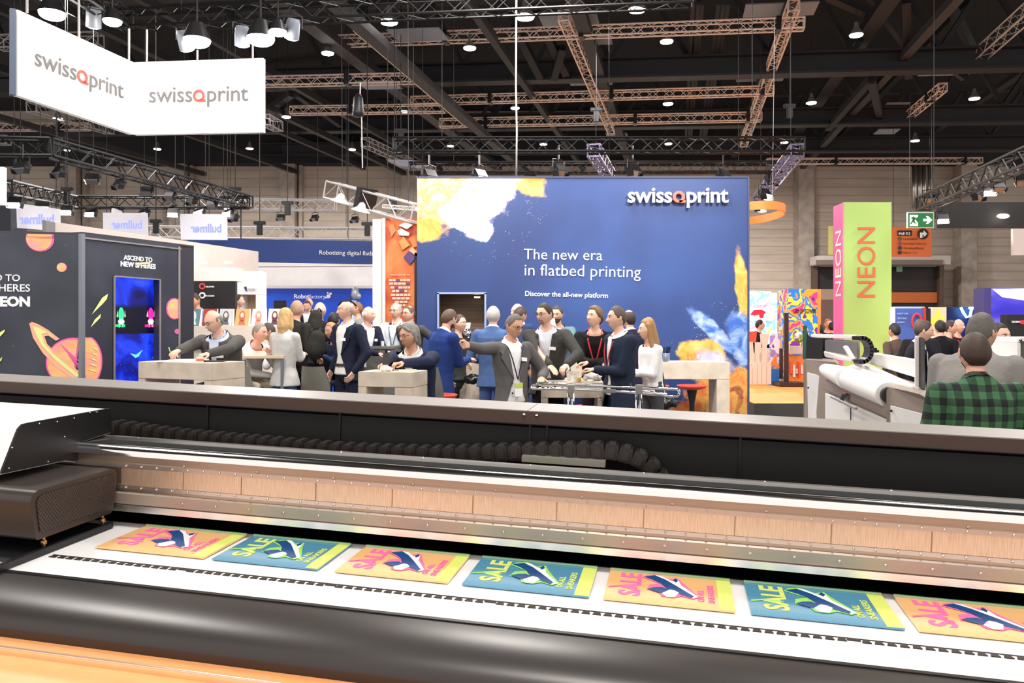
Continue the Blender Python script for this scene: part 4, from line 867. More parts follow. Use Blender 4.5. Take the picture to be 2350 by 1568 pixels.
p = empty('black_product_stand', W(2330, 800, 10), 'black product stand with small white and red lettering at the right edge', 'stand')
slab('panel', rect(2312, 2450, 722, 860, 10), .15, mat('stand_black', '#1b1819', .4), parent=p)
text('lettering', 'TAURO', frame(W(2321, 741, 9.97), (1, 0, 0), up), M_let, p, width=.11, bold=.02); ppoly('red_mark', [(2343, 735), (2352, 735), (2352, 744), (2343, 744)], 9.96, mat('mark_red', '#e0243a', .4, emit=.3), p)
# cutter display: cream wooden samples under the lit wall, black stand, crates
M_cream = mat('cream_board', '#f0dccb', .55); M_redb = mat('sample_red', '#e8573c', .5)
p = empty('picket_display', W(1735, 882, 17.2), 'cream cut board display like a picket fence below the lit wall', 'display')
for i in range(5):
    x = 1716+i*11; ppoly('picket', [(x, 882), (x+10, 882), (x+10, 842-i % 3*3), (x+5, 834-i % 3*3), (x, 842-i % 3*3)], 17.2, M_cream, p, .03)
for x, y, h in ((1722, 785, 52), (1750, 790, 50), (1733, 810, 30)):
    ppoly('post', [(x, y+h), (x+10, y+h), (x+10, y), (x, y)], 17.3, M_cream, p, .04); ppoly('post_head', [(x-3, y), (x+13, y), (x+15, y-24), (x-5, y-24)], 17.3, M_cream if x != 1722 else M_redb, p, .04)
p = empty('display_post', W(1806, 885, 17), 'dark brown upright display post on a cross foot beside the cut samples', 'display stand'); Mdb = mat('post_brown', '#3a2a26', .45)
slab('post', rect(1801, 1810, 718, 878, 17), .08, Mdb, parent=p); slab('post', rect(1791, 1797, 800, 870, 17.3), .08, Mdb, parent=p); mb = MB(); mb.box(W(1811, 881, 17), (.56, .5, .07)); mb.build('foot', Mdb, p)
p = empty('crate_shelf', W(1828, 880, 17.6), 'orange crate shelf filled with small printed samples', 'shelf')
slab('frame', rect(1810, 1845, 815, 878, 17.6), .1, mat('crate_orange', '#d9863e', .5), parent=p)
for i in range(5):
    slab('sample', rect(1814+i*6, 1819+i*6, 830+i % 3*8, 858+i % 2*8, 17.55), .04, (M_redb, M_cream, mat('sample_grey', '#c9c3c0', .5))[i % 3], parent=p)
slab('top_sample', rect(1812, 1842, 795, 812, 17.5), .2, mat('sample_stripe', '#cbbfb6', .5, var=.2, scale=30), parent=p)
mb = MB(); mb.sphere(W(1833, 774, 17.4), (.13, .1, .12), 12, 8); tag(mb.build('gift_ball', splat('ballprint', ['#e8e0d8', '#7a9a5a', '#c04a4a', '#f4f0ea'], 9, 0), smooth=True), 'round painted ball sample above the orange crate shelf', 'sample')
slab('blue_carton', rect(1771, 1788, 848, 916, 17.2), .3, mat('carton_blue', '#1f6ab8', .5), 'bright blue carton standing on the orange floor beside the pickets', 'carton')
slab('painted_figure_board', [(1768, 882, 17.5), (1790, 882, 17.5), (1790, 765, 17.5), (1768, 765, 17.5)], .06, splat('figureprint', ['#f2e050', '#a08ad0', '#e8e0e8', '#4a4a8a', '#d87a4a'], 6, .1), 'cut board printed with yellow and lilac figures behind the blue carton', 'display')
slab('orange_cutout', [(1790, 845, 17.3), (1768, 838, 17.3), (1778, 818, 17.3), (1783, 813, 17.3), (1783, 830, 17.3)], .05, M_orange, 'orange curved cutout leaning beside the dark post', 'display')
slab('pale_display_counter', rect(1712, 1768, 800, 876, 17.8), .4, mat('counter_pale', '#d8d2cc', .5), 'pale counter behind the picket display', 'counter')
# ---------------------------------------------------------------- trusses and lamps
M_tr = mat('truss_silver', '#efd6c6', .4, .1, var=.05); M_tr2 = mat('truss_bright', '#bdb8b8', .4, .2, var=.05); M_trb = mat('truss_black', '#0c0b0b', .5, .1, var=.1); M_trl = mat('truss_lilac', '#6d6684', .45, .2)
def truss(p, q, w, m, label, name='lighting_truss', r=.023, up_=(0, 0, 1), sling=(), group=None, step=None, w2=None):
    p = Vector(p); q = Vector(q); z = (q-p); L = z.length; z.normalize(); sd = z.cross(Vector(up_)).normalized(); vv = sd.cross(z); h = w/2; h2 = (w2 or w)/2
    mb = MB(); cs = [(sd*h*a+vv*h2*b) for a, b in ((-1, -1), (1, -1), (1, 1), (-1, 1))]
    for c in cs: mb.tube(p+c, q+c, r, 5)
    n = max(2, int(L/(step or w*1.05))); st = L/n
    for k in range(n):
        a = p+z*st*k; b = p+z*st*(k+1)
        for i in range(4):
            c1, c2 = cs[i], cs[(i+1) % 4]
            if k % 2: c1, c2 = c2, c1
            mb.tube(a+c1, b+c2, r*.42, 4, cap=False)
    for a in (p, q):
        for i in range(4): mb.tube(a+cs[i], a+cs[(i+1) % 4], r*.8, 4)
    root = empty(name, (p+q)/2, label, 'truss', group)
    mb.build('truss_frame', m, root)
    for t in (.12, .88):
        a = p+z*L*t; mb = MB(); mb.tube(a+vv*h, Vector((a.x, a.y, 12.05)), .007, 4, cap=False); mb.build('wire', M_steel, root)
    for t in sling:
        a = p+z*L*t; mb = MB(); mb.box(a, (w*1.35, .12, w*1.35), M=Matrix((sd, z, vv)).transposed()); mb.build('sling', M_plast, root)
        pass
    return root
G1 = 'silver trusses under the roof'
T = truss
T(W(780, 95, 21.1), W(1845, 55, 18.8), .24, M_tr, 'longest orange tinted silver truss, nearest cross truss at the top of the photo', sling=(.25, .55, .95), group=G1)
T(W(945, 232, 25.9), W(1775, 208, 24.1), .24, M_tr, 'silver cross truss in the middle, second row down, above the blue wall', sling=(.23, .57, .97), group=G1)
T(W(1010, 283, 28.7), W(1747, 268, 27.2), .27, M_tr, 'silver cross truss in the third row, lowest above the blue wall', sling=(.15, .62, .96), group=G1)
T(W(560, 189, 23.0), W(950, 180, 22.2), .24, M_tr, 'silver cross truss just right of the hanging banner', sling=(.62,), group=G1)
T(W(668, 254, 26.5), W(1020, 249, 25.8), .24, M_tr, 'silver cross truss with its left end free, below the one beside the banner', sling=(.4,), group=G1)
T(W(822, 58, 19.4), W(1075, 283, 28.8), .24, M_tr, 'left silver truss running away from the viewer under the roof', group=G1)
T(W(1293, 35, 18.9), W(1403, 300, 30), .24, M_tr, 'middle silver truss running away from the viewer under the roof', group=G1)
T(W(1822, 12, 18.4), W(1706, 330, 31), .24, M_tr, 'right silver truss running away from the viewer under the roof', group=G1)
T(W(2440, -45, 17.4), W(2247, 128, 21.7), .30, M_tr2, 'silver truss slanting down from the top right corner', group=G1)
T(W(2164, 200, 24.7), W(2080, 270, 28.4), .24, M_tr, 'short silver truss piece slanting near the right, below the corner one', sling=(.3,), group=G1)
T(W(1760, 371, 36), W(2252, 369, 35.6), .24, M_tr, 'thin orange tinted truss along the back wall at the right', sling=(.32, .92), group=G1)
T(W(0, 99, 20), W(232, 91, 20), .30, M_tr2, 'bright silver truss passing behind the left wing of the hanging banner', group=G1)
T(W(72, 245, 25), W(252, 298, 30), .30, M_tr2, 'silver truss slanting under the left wing of the hanging banner', group=G1)
T(W(-60, 293, 30), W(205, 291, 30), .24, M_tr, 'silver cross truss far away at the left edge below the banner', sling=(.75,), group=G1)
T(W(-60, 322, 30), W(20, 322, 30), .30, M_tr2, 'short silver truss end at the left edge', group=G1)
T(W(838, 326, 30), W(938, 372, 36), .32, M_tr2, 'short silver truss slanting down towards the left corner of the blue wall', group=G1)
T(W(608, 274, 24), W(638, 290, 26), .30, M_tr2, 'short bright truss end peeping out right of the hanging banner', group=G1)
# bright silver crane truss with dish lamps
T(W(760, 437, 15), W(960, 492, 13.6), .30, M_tr2, 'bright silver box truss slanting down to the left edge of the blue wall', r=.02, sling=(.42,))
T(W(880, 474, 15.5), W(958, 480, 15.2), .06, M_wb, 'thin white bar touching the left edge of the blue wall', name='white_bar', r=.012)
GB = 'black trusses over the booths'
T(W(275, 48, 12.4), W(1590, -10, 10.9), .25, M_trb, 'near black truss crossing the top edge of the photo', group=GB, r=.02)
T(W(285, 44, 12.4), W(150, -45, 10.2), .25, M_trb, 'black truss running up to the top left corner above the banner', group=GB, r=.02)
T(W(905, 334, 15.3), W(1842, 334, 14.8), .25, M_trb, 'black front truss of the lighting rig above the blue wall', group=GB)
T(W(940, 386, 18), W(1800, 384, 17.6), .22, M_trb, 'black rear truss of the lighting rig behind the top of the blue wall', group=GB)
T(W(1830, 345, 14.9), W(1738, 462, 21.3), .22, M_trl, 'lilac truss running back at the right corner of the blue wall', group=GB)
T(W(1362, 345, 15), W(1402, 410, 18.2), .22, M_trl, 'lilac truss running back above the middle of the blue wall', group=GB)
T(W(-40, 338, 11.5), W(113, 340, 12.0), .25, M_trb, 'black truss at the left edge above the lamp row', group=GB)
T(W(105, 338, 12.0), W(568, 464, 17.6), .25, M_trb, 'long black truss slanting down from left with small floodlights under it', group=GB)
T(W(10, 430, 13.4), W(165, 463, 17), .23, M_trb, 'black truss over the left white banner', group=GB)
T(W(165, 464, 17.2), W(570, 465, 17.6), .23, M_trb, 'black truss over the other two white banners', group=GB)
T(W(430, 467, 24), W(770, 472, 24), .30, M_tr2, 'pale distant truss above the dark blue fascia', group=G1); T(W(340, 533, 22), W(856, 538, 22), .30, M_tr2, 'pale distant truss along the top of the dark blue fascia', group=G1)
T(W(2118, 468, 16.2), W(2420, 335, 10.8), .25, M_trb, 'black truss with floodlights slanting up to the right edge', group=GB)
# chain hoist, motors
def hoist(px, py, d, lb, s=1):
    r = empty('chain_hoist', W(px, py, d), lb, 'hoist', 'motors and hoists on the trusses'); mb = MB(); k = d/F*s
    c = W(px, py, d); mb.box(c, (26*k, 10*k, 8*k)); mb.build('bracket', M_plast, r, bevel=.01)
    mb = MB(); mb.box(c-Vector((0, 0, 16*k)), (12*k, 10*k, 24*k)); mb.build('motor', M_black, r, bevel=.01)
    mb = MB(); mb.tube(c, Vector((c.x, c.y, 12.05)), .012, 4); mb.build('chain', M_steel, r)
for px, py, d, lb in ((154, 434, 16, 'black hoist on the truss over the left white banner'), (540, 434, 17.4, 'black hoist standing at the right end of the lamp row truss'), (358, 508, 17, 'black hoist between the middle and right white banners'), (596, 512, 20, 'black hoist hanging right of the three white banners'), (843, 514, 20, 'black hoist just left of the white post of the orange wall'), (660, 466, 23, 'black hoist at the grey column above the dark blue fascia'), (905, 458, 18, 'black hoist beside the bright silver box truss'), (1812, 243, 20, 'black hoist hanging below the roof right of the cross trusses'), (1368, 252, 20, 'black hoist at the end of the middle running truss'), (920, 300, 20, 'black hoist left of the rig above the blue wall'), (130, 320, 13, 'black hoist on the left black truss corner')): hoist(px, py, d, lb)
r = empty('chain_bag', W(822, 250, 15), 'long black chain bag with red hook hanging from the truss beside the banner', 'chain bag')
mb = MB(); mb.lathe([(.02, .25), (.09, .16), (.11, -.1), (.10, -.18), (0, -.19)], W(822, 245, 15), 12); mb.build('bag', M_black, r, smooth=True)
mb = MB(); mb.box(W(825, 222, 15), (.07, .05, .09)); mb.build('hook_block', mat('hook_red', '#a83440', .5), r, bevel=.01)
mb = MB(); mb.tube(W(827, 190, 15), W(826, 220, 15), .012, 5); mb.tube(W(829, 230, 15), W(832, 386, 15), .012, 5); mb.build('chain', M_alu, r)
for px, y0, y1, d, n_ in ((553, 462, 560, 17.6, 'right end of the black lamp row'), (797, 200, 560, 26, 'truss left of the orange wall')): 
    mb = MB(); mb.tube(W(px, y0, d), W(px, y1, d), .015, 4); tag(mb.build('suspension_wire', M_steel), 'thin dark wire hanging at the %s' % n_, 'wire')
# lamps --------------------------------------------------------------
M_lens = mat('lamp_lens', '#fffdf6', emit=22, var=0); M_lensb = mat('lamp_lens_blue', '#dfeaff', emit=10, var=0); M_can = mat('lamp_can', '#2c2a2c', .35, .4); M_lensd = mat('lamp_glass', '#8a8a90', .15, .5)
hb = empty('high_bay_lamp', (0, 0, 0), 'round white high bay lamp', 'ceiling lamp', 'round lamps under the roof')
mb = MB(); mb.lathe([(.0, .34), (.07, .33), (.09, .2), (.20, .08), (.27, .02), (.27, 0), (0, 0)], (0, 0, 0), 16); mb.build('housing', M_grey, hb, smooth=True, auto=50)
mb = MB(); mb.lathe([(.25, 0), (.24, -.03), (.0, -.05)], (0, 0, 0), 16); mb.build('diffuser', M_lens, hb, smooth=True)
mb = MB(); mb.tube((0, 0, .33), (0, 0, 2.4), .012, 4); mb.build('rod', M_steel, hb)
lamps = [(1205, 38, 1.35, 'largest in the middle, beside the white rope'), (1462, 22, 1.2, 'topmost right of the rope'), (893, 50, 1.25, 'right of the stage spotlights, above the long truss'), (1530, 95, 1, 'below the long cross truss'), (1078, 110, 1, 'between the left and middle running trusses'), (1965, 80, 1, 'alone at the upper right'), (1533, 238, 1, 'below the second cross truss'), (1182, 248, .9, 'partly behind the white rope'), (1862, 236, 1, 'right of the right running truss'), (2236, 226, 1, 'far right, beside the short truss piece'),
  (752, 122, 1, 'left of the left running truss'), (657, 268, .95, 'just right of the banner lower edge'), (1247, 331, .9, 'in front of the black rig, left of its middle'), (1534, 330, .9, 'in front of the black rig, right of its middle'), (1034, 335, .8, 'at the left part of the black rig'), (1800, 327, .9, 'at the right end of the black rig'), (2100, 323, 1, 'above the silver pipes on the right'), (808, 343, .9, 'between the chain bag and the slanting truss'), (573, 341, .9, 'below the right wing of the banner'), (361, 342, .9, 'below the banner fold'), (133, 272, 1, 'under the left wing of the banner'), (154, 345, .7, 'lowest at the left over the black truss'), (928, 256, .8, 'over the second left cross truss')]
for i, (x, y, s, lb) in enumerate(lamps):
    d = 6.9*F/(HY-y); o = hb if i == 0 else dup(hb, label='')
    o.location = W(x, y, d); o.scale = (s*.62, s*.62, s*.9); o['label'] = 'round white roof lamp '+lb
# stage spotlights: can with a lens facing down-forward
def spot_proto(lens, name='stage_spotlight', fl=False):
    r = empty(name, (0, 0, 0), 'spot', 'spotlight'); Mx = Matrix.Rotation(math.radians(205), 3, 'X')
    if fl:
        mb = MB(); mb.box((0, 0, -.12), (.24, .13, .16), M=Matrix.Rotation(-.6, 3, 'X')); mb.build('housing', M_can, r, bevel=.012)
        mb = MB(); mb.box(Vector((0, -.05, -.19)), (.21, .115, .03), M=Matrix.Rotation(-.6, 3, 'X')); mb.build('lens', lens, r)
        MB().tube((0, 0, .03), (0, 0, .26), .012, 5).build('clamp', M_can, r)
        mb = MB(); mb.path([(-.14, 0, -.12), (-.14, 0, .03), (0, 0, .05), (.14, 0, .03), (.14, 0, -.12)], .01, 5); mb.build('yoke', M_can, r)
        for sx in (-1, 1): mb = MB(); mb.box((sx*.13, -.05, -.2), (.01, .12, .09), M=Matrix.Rotation(sx*.3, 3, 'Y')); mb.build('barn_door', M_can, r)
    else:
        mb = MB(); mb.lathe([(0, .0), (.08, .0), (.10, .05), (.105, .28), (.09, .28), (.0, .27)], Mx@Vector((0, 0, -.12))+Vector((0, 0, -.12)), 14, Mx); mb.build('housing', mat('can_white', '#7d828c', .4), r, smooth=True, auto=40)
        mb = MB(); mb.lathe([(.095, .281), (.05, .30), (0, .305)], Mx@Vector((0, 0, -.12))+Vector((0, 0, -.12)), 14, Mx); mb.build('lens', lens, r, smooth=True)
        mb = MB(); mb.path([(-.13, 0, -.12), (-.13, 0, .05), (0, 0, .08), (.13, 0, .05), (.13, 0, -.12)], .012, 5); mb.build('yoke', M_can, r)
    return r
gs = 'stage spotlights above the hanging banner'
sp0 = spot_proto(M_lensb); first = True
for px, py, rz, lb in ((215, 25, .5, 'white stage spotlight at the left, above the fold of the banner'), (424, 78, -.2, 'white stage spotlight left of the brightest lamp'), (556, 68, .3, 'white stage spotlight left of the rightmost glare'), (672, 52, .5, 'white stage spotlight at the right end of the row')):
    o = sp0 if first else dup(sp0); first = False; o.location = W(px, py-8, 11.6); o.rotation_euler = (0, 0, rz); o.scale = (1.0,)*3; o['label'] = lb; o['group'] = gs
rl = empty('round_stage_lamp', (0, 0, 0), 'l', 'stage lamp', 'glaring round stage lamps'); mb = MB(); mb.lathe([(0, .2), (.08, .18), (.13, .05), (.15, 0), (0, 0)], (0, 0, 0), 16); mb.build('housing', M_can, rl, smooth=True, auto=40)
mb = MB(); mb.sphere((0, 0, -.01), (.14, .14, .07), 16, 8); mb.build('lens', mat('glare_lens', '#fffaf0', emit=60, var=0), rl, smooth=True); MB().tube((0, 0, .18), (0, 0, .5), .012, 5).build('rod', M_can, rl); first = True
for px, py, s, lb in ((120, 30, 1.25, 'glaring round lamp above the left wing of the banner'), (258, 48, .9, 'flat bright lamp beside the left spotlight'), (452, 92, 1.3, 'glaring round lamp in the middle above the right wing'), (598, 88, 1.35, 'brightest glaring lamp at the right end of the banner'), (638, 72, .85, 'small round lamp right of the brightest glare')):
    o = rl if first else dup(rl); first = False; o.location = W(px, py, 11.4); o.scale = (s,)*3; o['label'] = lb
# small floodlights on the trusses
fl0 = spot_proto(M_lensd, 'floodlight', True); fl1 = spot_proto(M_lens, 'floodlight', True)
offs = [(52, 372, 11.5), (138, 383, 12.2), (213, 400, 13), (275, 413, 13.8), (338, 430, 14.6), (391, 442, 15.4), (443, 452, 16), (487, 463, 16.6), (538, 493, 17.3), (645, 495, 22), (723, 496, 22), (815, 500, 22), (2290, 420, 14), (2242, 438, 14.8), (2350, 400, 13), (2135, 445, 16)]
ons = [(36, 454, 13.5), (99, 464, 14.5), (155, 474, 15.5), (210, 480, 17.2), (269, 481, 17.2), (332, 481, 17.3), (397, 481, 17.3), (458, 481, 17.4), (524, 480, 17.5), (2163, 494, 16), (2268, 428, 14.2)]
rowname = ['first', 'second', 'third', 'fourth', 'fifth', 'sixth', 'seventh', 'eighth', 'ninth']
for i, (x, y, d) in enumerate(offs):
    o = fl0 if i == 0 else dup(fl0); o.location = W(x, y-5, d); o.rotation_euler = (0, 0, random.uniform(-.7, .7)); s_ = .85 if i < 13 else .95; o.scale = (s_,)*3
    o['label'] = ('unlit black floodlight under the long slanting truss, %s from the left' % rowname[i]) if i < 9 else ('unlit distant floodlight above the dark blue fascia, %s of three' % rowname[i-9]) if i < 12 else ('unlit black floodlight under the right truss, %s' % ('beside the lit one', 'lowest of the hanging ones', 'cut by the right edge', 'at its dark lower left end')[i-12]); o['group'] = 'unlit floodlights'
for i, (x, y, d) in enumerate(ons):
    o = fl1 if i == 0 else dup(fl1); o.location = W(x, y-5, d); o.rotation_euler = (0, 0, random.uniform(-.4, .4)); o.scale = (.9,)*3
    o['label'] = ('lit floodlight in the lower left row, %s from the left' % rowname[i]) if i < 9 else ('lit floodlight above the exit sign at the right', 'lit floodlight under the right slanting truss')[i-9]; o['group'] = 'lit floodlights'
for x, y, d, lb in ((1770, 395, 18, 'stage light at the right rig corner, upper one'), (1755, 430, 18.5, 'lit stage light at the right rig corner, middle one'), (1740, 458, 19, 'lit stage light at the right rig corner, lowest one'), (1282, 372, 16, 'stage light hanging in the rig left of its middle'), (1452, 372, 16, 'stage light hanging in the rig right of its middle'), (1660, 385, 16, 'stage light in the rig near the white logo'), (1100, 385, 16, 'stage light in the rig above the powder cloud'), (985, 385, 16, 'stage light at the left end of the rig')):
    o = dup(fl1 if y > 420 else fl0); o.location = W(x, y, d); o.rotation_euler = (0, 0, .8); o.scale = (1.25,)*3; o['label'] = lb; o['group'] = 'stage lights on the blue wall rig'
M_dish = mat('dish_lens', '#e8f6ff', emit=5, var=0)
for i, (x, y, d, lb) in enumerate(((780, 463, 14.5, 'flat dish lamp under the bright box truss, left one'), (828, 484, 14.2, 'flat dish lamp under the bright box truss, right one'))):
    r = empty('dish_lamp', W(x, y, d), lb, 'lamp', 'dish lamps under the box truss'); Mx = Matrix.Rotation(.22, 3, 'Y'); mb = MB(); mb.lathe([(0, .16), (.05, .13), (.08, .06), (.17, .0), (0, .0)], W(x, y, d), 18, Mx); mb.build('shade', mat('dish_white', '#cfd6dc', .4), r, smooth=True, auto=40)
    mb = MB(); mb.lathe([(.165, -.002), (0, -.02)], W(x, y, d), 18, Mx); mb.build('diffuser', M_dish, r)
# wing shaped grey canopy behind the blue wall corner
p = empty('grey_sail', W(950, 376, 19), 'pale grey wing shaped sail hanging behind the left corner of the blue wall', 'sail')
mb = MB(); mb.prism([W(x, y, 19) for x, y in ((885, 366), (940, 367), (985, 372), (990, 380), (960, 386), (915, 380))], (0, .5, .03)); [MB().tube(W(x, 368, 19.2), Vector((W(x, 368, 19.2).x, 19.2, 12.05)), .008, 4).build('wire', M_steel, p) for x in (910, 970)]; mb.build('sail', mat('sail_grey', '#77757f', .5), p)
# ---------------------------------------------------------------- tables, counters, stools
g = G('concrete_look', .55); n = g.noise(g.obj, 5, 5, .6); n2 = g.noise(g.obj, 40, 2); g.color(g.mix(g.rng(n, .3, .7), lin('#d6c8b6'), lin('#c4b6a4'))); g.bump(n2, .08, .005); M_conc = g.m
def table(px, py, d, k, LL, LR, z_, slab_, legs, lb, name='concrete_table', m=None, cat='table', endw=.1, right_panel=None):
    """near corner at (px,py,d); one edge runs left by LL along (-1,k), the other back by LR along (k,1)"""
    m = m or M_conc; c = W(px, py, d); c.z = z_; ex = Vector((-1, k, 0)).normalized(); ey = Vector((k, 1, 0)).normalized()
    r = empty(name, (c.x, c.y, 0), lb, cat); P = lambda u, v, z: Vector((c.x, c.y, 0))+ex*u+ey*v+Vector((0, 0, z))
    def blk(u0, u1, v0, v1, z0, z1, nm): mb = MB(); mb.hexa([P(u1, v0, z0), P(u0, v0, z0), P(u0, v1, z0), P(u1, v1, z0), P(u1, v0, z1), P(u0, v0, z1), P(u0, v1, z1), P(u1, v1, z1)]); return mb.build(nm, m, r, bevel=.004)
    blk(0, LL, 0, LR, z_-slab_, z_, 'tabletop')
    for (u0, u1, v0, v1) in legs: blk(u0, u1, v0, v1, 0, z_-slab_-.002, 'leg')
    return r, P
Z1 = W(0, 834, 7.7).z
T1, P1t = table(487, 834, 7.7, .4, .93, .46, Z1, .165, [(0, .1, 0, .46), (.84, .93, 0, .46)], 'concrete look high table where the bearded man in grey suit writes')
T2, P2t = table(946, 857, 6.9, .25, .50, .38, 1.2, .13, [(0, .16, 0, .38), (.42, .50, 0, .38)], 'small concrete look table in front of the man holding a phone')
T3, P3t = table(1385, 878, 8.3, .06, .64, .7, W(0, 878, 8.3).z, .16, [(.57, .64, 0, .7), (0, .06, 0, .7)], 'concrete look table between the two suited men and the man in black sweater')
T4, P4t = table(1675, 832, 11.9, .04, 2.55, .6, W(0, 832, 11.9).z, .25, [(0, .19, 0, .6), (2.36, 2.55, 0, .6)], 'long concrete look bar table standing in front of the blue wall')
T5, P5t = table(1108, 832, 10.6, .05, .55, .5, W(0, 828, 10.6).z, .2, [(0, .55, 0, .08), (0, .1, .1, .5)], 'concrete look side table between the two men in blue blazers')
T6, P6t = table(905, 795, 11.3, .1, .62, .6, W(0, 795, 11.3).z, .04, [(0, .62, .02, .58)], 'dark grey counter behind the seated man with grey hair', 'grey_counter', mat('counter_grey', '#76716d', .5), 'counter')
T7, P7t = table(640, 745, 12.6, .05, 1.5, .8, W(0, 748, 12.6).z, .32, [(0, 1.5, .1, .7)], 'long pale sample counter carrying a row of portrait sheets', 'sample_counter', mat('counter_cream', '#e9dccd', .55), 'counter')
# thin frame table of the man in white
r = empty('steel_frame_table', W(618, 900, 10.2), 'thin pale table with grey steel legs beside the man in white', 'table'); r.location.z = 0
zt5 = W(0, 820, 9.6).z; mb = MB(); mb.box((W(622, 820, 9.95).x, 9.95, zt5), (.5, .7, .03)); mb.build('tabletop', mat('top_birch', '#dcc7ab', .5), r)
for sx, sy in ((-.23, -.32), (.23, -.32), (-.23, .32), (.23, .32)): mb = MB(); mb.box((W(622, 820, 9.95).x+sx, 9.95+sy, zt5/2-.02), (.035, .035, zt5-.03)); mb.build('leg', mat('leg_grey', '#7f868c', .4, .3), r)
# bar stools
st0 = empty('bar_stool', (0, 0, 0), 'stool', 'bar stool', 'red bar stools')
mb = MB(); mb.lathe([(0, .80), (.10, .79), (.17, .81), (.20, .845), (.19, .85), (.1, .83), (0, .825)], (0, 0, 0), 24); mb.build('seat', mat('stool_red', '#e0402c', .4), st0, smooth=True)
mb = MB(); mb.lathe([(.2, 0), (.2, .015), (.04, .035), (.032, .1), (.035, .6), (.07, .79), (0, .79)], (0, 0, 0), 16); mb.build('pedestal', mat('stool_black', '#1c1a1e', .35), st0, smooth=True, auto=50)
zs = .85
for i, (px, py, d, lb) in enumerate(((1588, 884, 10.6, 'red topped black bar stool standing alone under the long bar table'), (1502, 884, 11.0, 'red topped bar stool behind the long haired woman'), (1350, 932, 9.2, 'red bar stool under the black sweater man, mostly hidden'), (1007, 905, 8.6, 'red bar stool behind the blue blazer man'), (1105, 862, 11, 'red bar stool between the light blue suit and the side table'))):
    o = st0 if i == 0 else dup(st0); p = W(px, py, d); o.location = (p.x, p.y, 0); o.scale = (1, 1, p.z/.85); o['label'] = lb
# shell chairs with wooden legs
ch0 = empty('shell_chair', (0, 0, 0), 'chair', 'chair', 'grey shell chairs'); mb = MB(); rings = []
for i in range(11):
    t = i/10
    if t < .5: c = Vector((0, -.22+.44*t*2, .80+.02*t)); wv = .22+.03*t; up1 = .0
    else: u = (t-.5)*2; c = Vector((0, .22+.08*u, .81+.42*u)); wv = .24-.07*u*u
    rings.append((c, wv, t))
N_ = 9; vs = []; fs = []
for off in (0, .015):
    for c, wv, t in rings:
        for j in range(N_):
            a = (j/(N_-1)-.5)*2; curl = .10*a*a*(1 if t < .5 else .6)
            nrm = Vector((0, 0, 1)) if t < .45 else Vector((0, -1, .1)) if t > .6 else Vector((0, -.6, .7))
            vs.append(c+Vector((a*wv, 0, 0))+nrm*(curl-off))
m_ = 11*N_
for i in range(10):
    for j in range(N_-1): a = i*N_+j; fs.append((a, a+1, a+N_+1, a+N_)); fs.append((m_+a, m_+a+N_, m_+a+N_+1, m_+a+1))
mb.add(vs, fs); mb.build('shell', mat('shell_grey', '#77756c', .55), ch0, smooth=True)
for sx, sy in ((-1, -1), (1, -1), (-1, 1), (1, 1)): mb = MB(); mb.tube((sx*.10, sy*.10, .79), (sx*.24, sy*.24, 0), .02, 8, .014); mb.build('leg', mat('chair_wood', '#c99a62', .5), ch0)
for i, (px, d, rz, sc, lb) in enumerate(((752, 9.8, 2.6, .9, 'grey shell chair with wooden legs left of the navy suited bald man'), (570, 9.9, 1.7, .95, 'grey shell chair holding the man in the white shirt'), (528, 9.3, .2, .9, 'grey shell chair behind the bearded man writing'), (960, 7.95, 0, .95, 'shell chair under the seated man holding a phone'))):
    o = ch0 if i == 0 else dup(ch0); o.location = ((px-CX)*d/F, d, 0); o.rotation_euler = (0, 0, rz); o.scale = (1, 1, sc); o['label'] = lb
# things on tables ---------------------------------------------------
M_paper = mat('paper', '#fbfaf7', .6, var=.01); M_cup = mat('cup_white', '#f7f3ea', .5)
def sheet(name, P, u, v, z, w_, h_, rz, m, lb, cat, th=.004):
    c = P(u, v, z+th/2+.001); mb = MB(); mb.box(c, (w_, h_, th), rz=rz); return tag(mb.build(name, m), lb, cat)
sheet('notebook', P1t, .48, .2, Z1, .34, .22, .1, M_paper, 'open white notebook under the writing hand of the bearded man', 'notebook', .02)
sheet('paper_sheet', P1t, .56, .10, Z1, .30, .16, -.05, M_paper, 'loose white sheet on the near edge of the writing table', 'paper')
sheet('dark_folder', P1t, .22, .23, Z1, .26, .1, .1, M_dgrey, 'thin dark folder beside the notebook on the writing table', 'folder', .012)
def cup(P, lb, r0=.032, r1=.042, h=.09, m=None, name='paper_cup', lid=False, cat='cup', group=None):
    r = empty(name, P, lb, cat, group); mb = MB(); mb.lathe([(0, 0), (r0, 0), (r1, h), (r1*.93, h), (r0*.9, .006), (0, .006)], P, 16); mb.build('cup_body', m or M_cup, r, smooth=True, auto=50)
    return r
c = P1t(.26, .12, Z1); o = cup(c, 'small glass jar with red label on the writing table', .035, .035, .05, mat('jar_clear', '#f3ece6', .2), 'candy_jar', cat='jar'); mb = MB(); mb.lathe([(.036, .012), (.0365, .013), (.0365, .034), (.036, .035)], c, 16); mb.build('label_band', mat('label_red', '#e86a54', .5), o)
def crumple(P, s, m, lb, name, cat):
    bm = bmesh.new(); bmesh.ops.create_icosphere(bm, subdivisions=3, radius=1)
    for v in bm.verts: n_ = mnoise.noise(v.co*2.3)*.5+mnoise.noise(v.co*5)*.25; v.co = Vector((v.co.x*s*(1+n_), v.co.y*s*(1+n_), max(v.co.z, -.6)*s*.6*(1+n_)))+Vector(P)+Vector((0, 0, s*.35))
    mb = MB(); mb.add([v.co for v in bm.verts], [[v.index for v in f.verts] for f in bm.faces]); bm.free(); return tag(mb.build(name, m, smooth=True), lb, cat)
crumple(P2t(.28, .10, 1.2), .05, mat('tissue', '#f5ebe2', .8), 'crumpled pale tissue on the small table before the phone', 'crumpled_tissue', 'tissue')
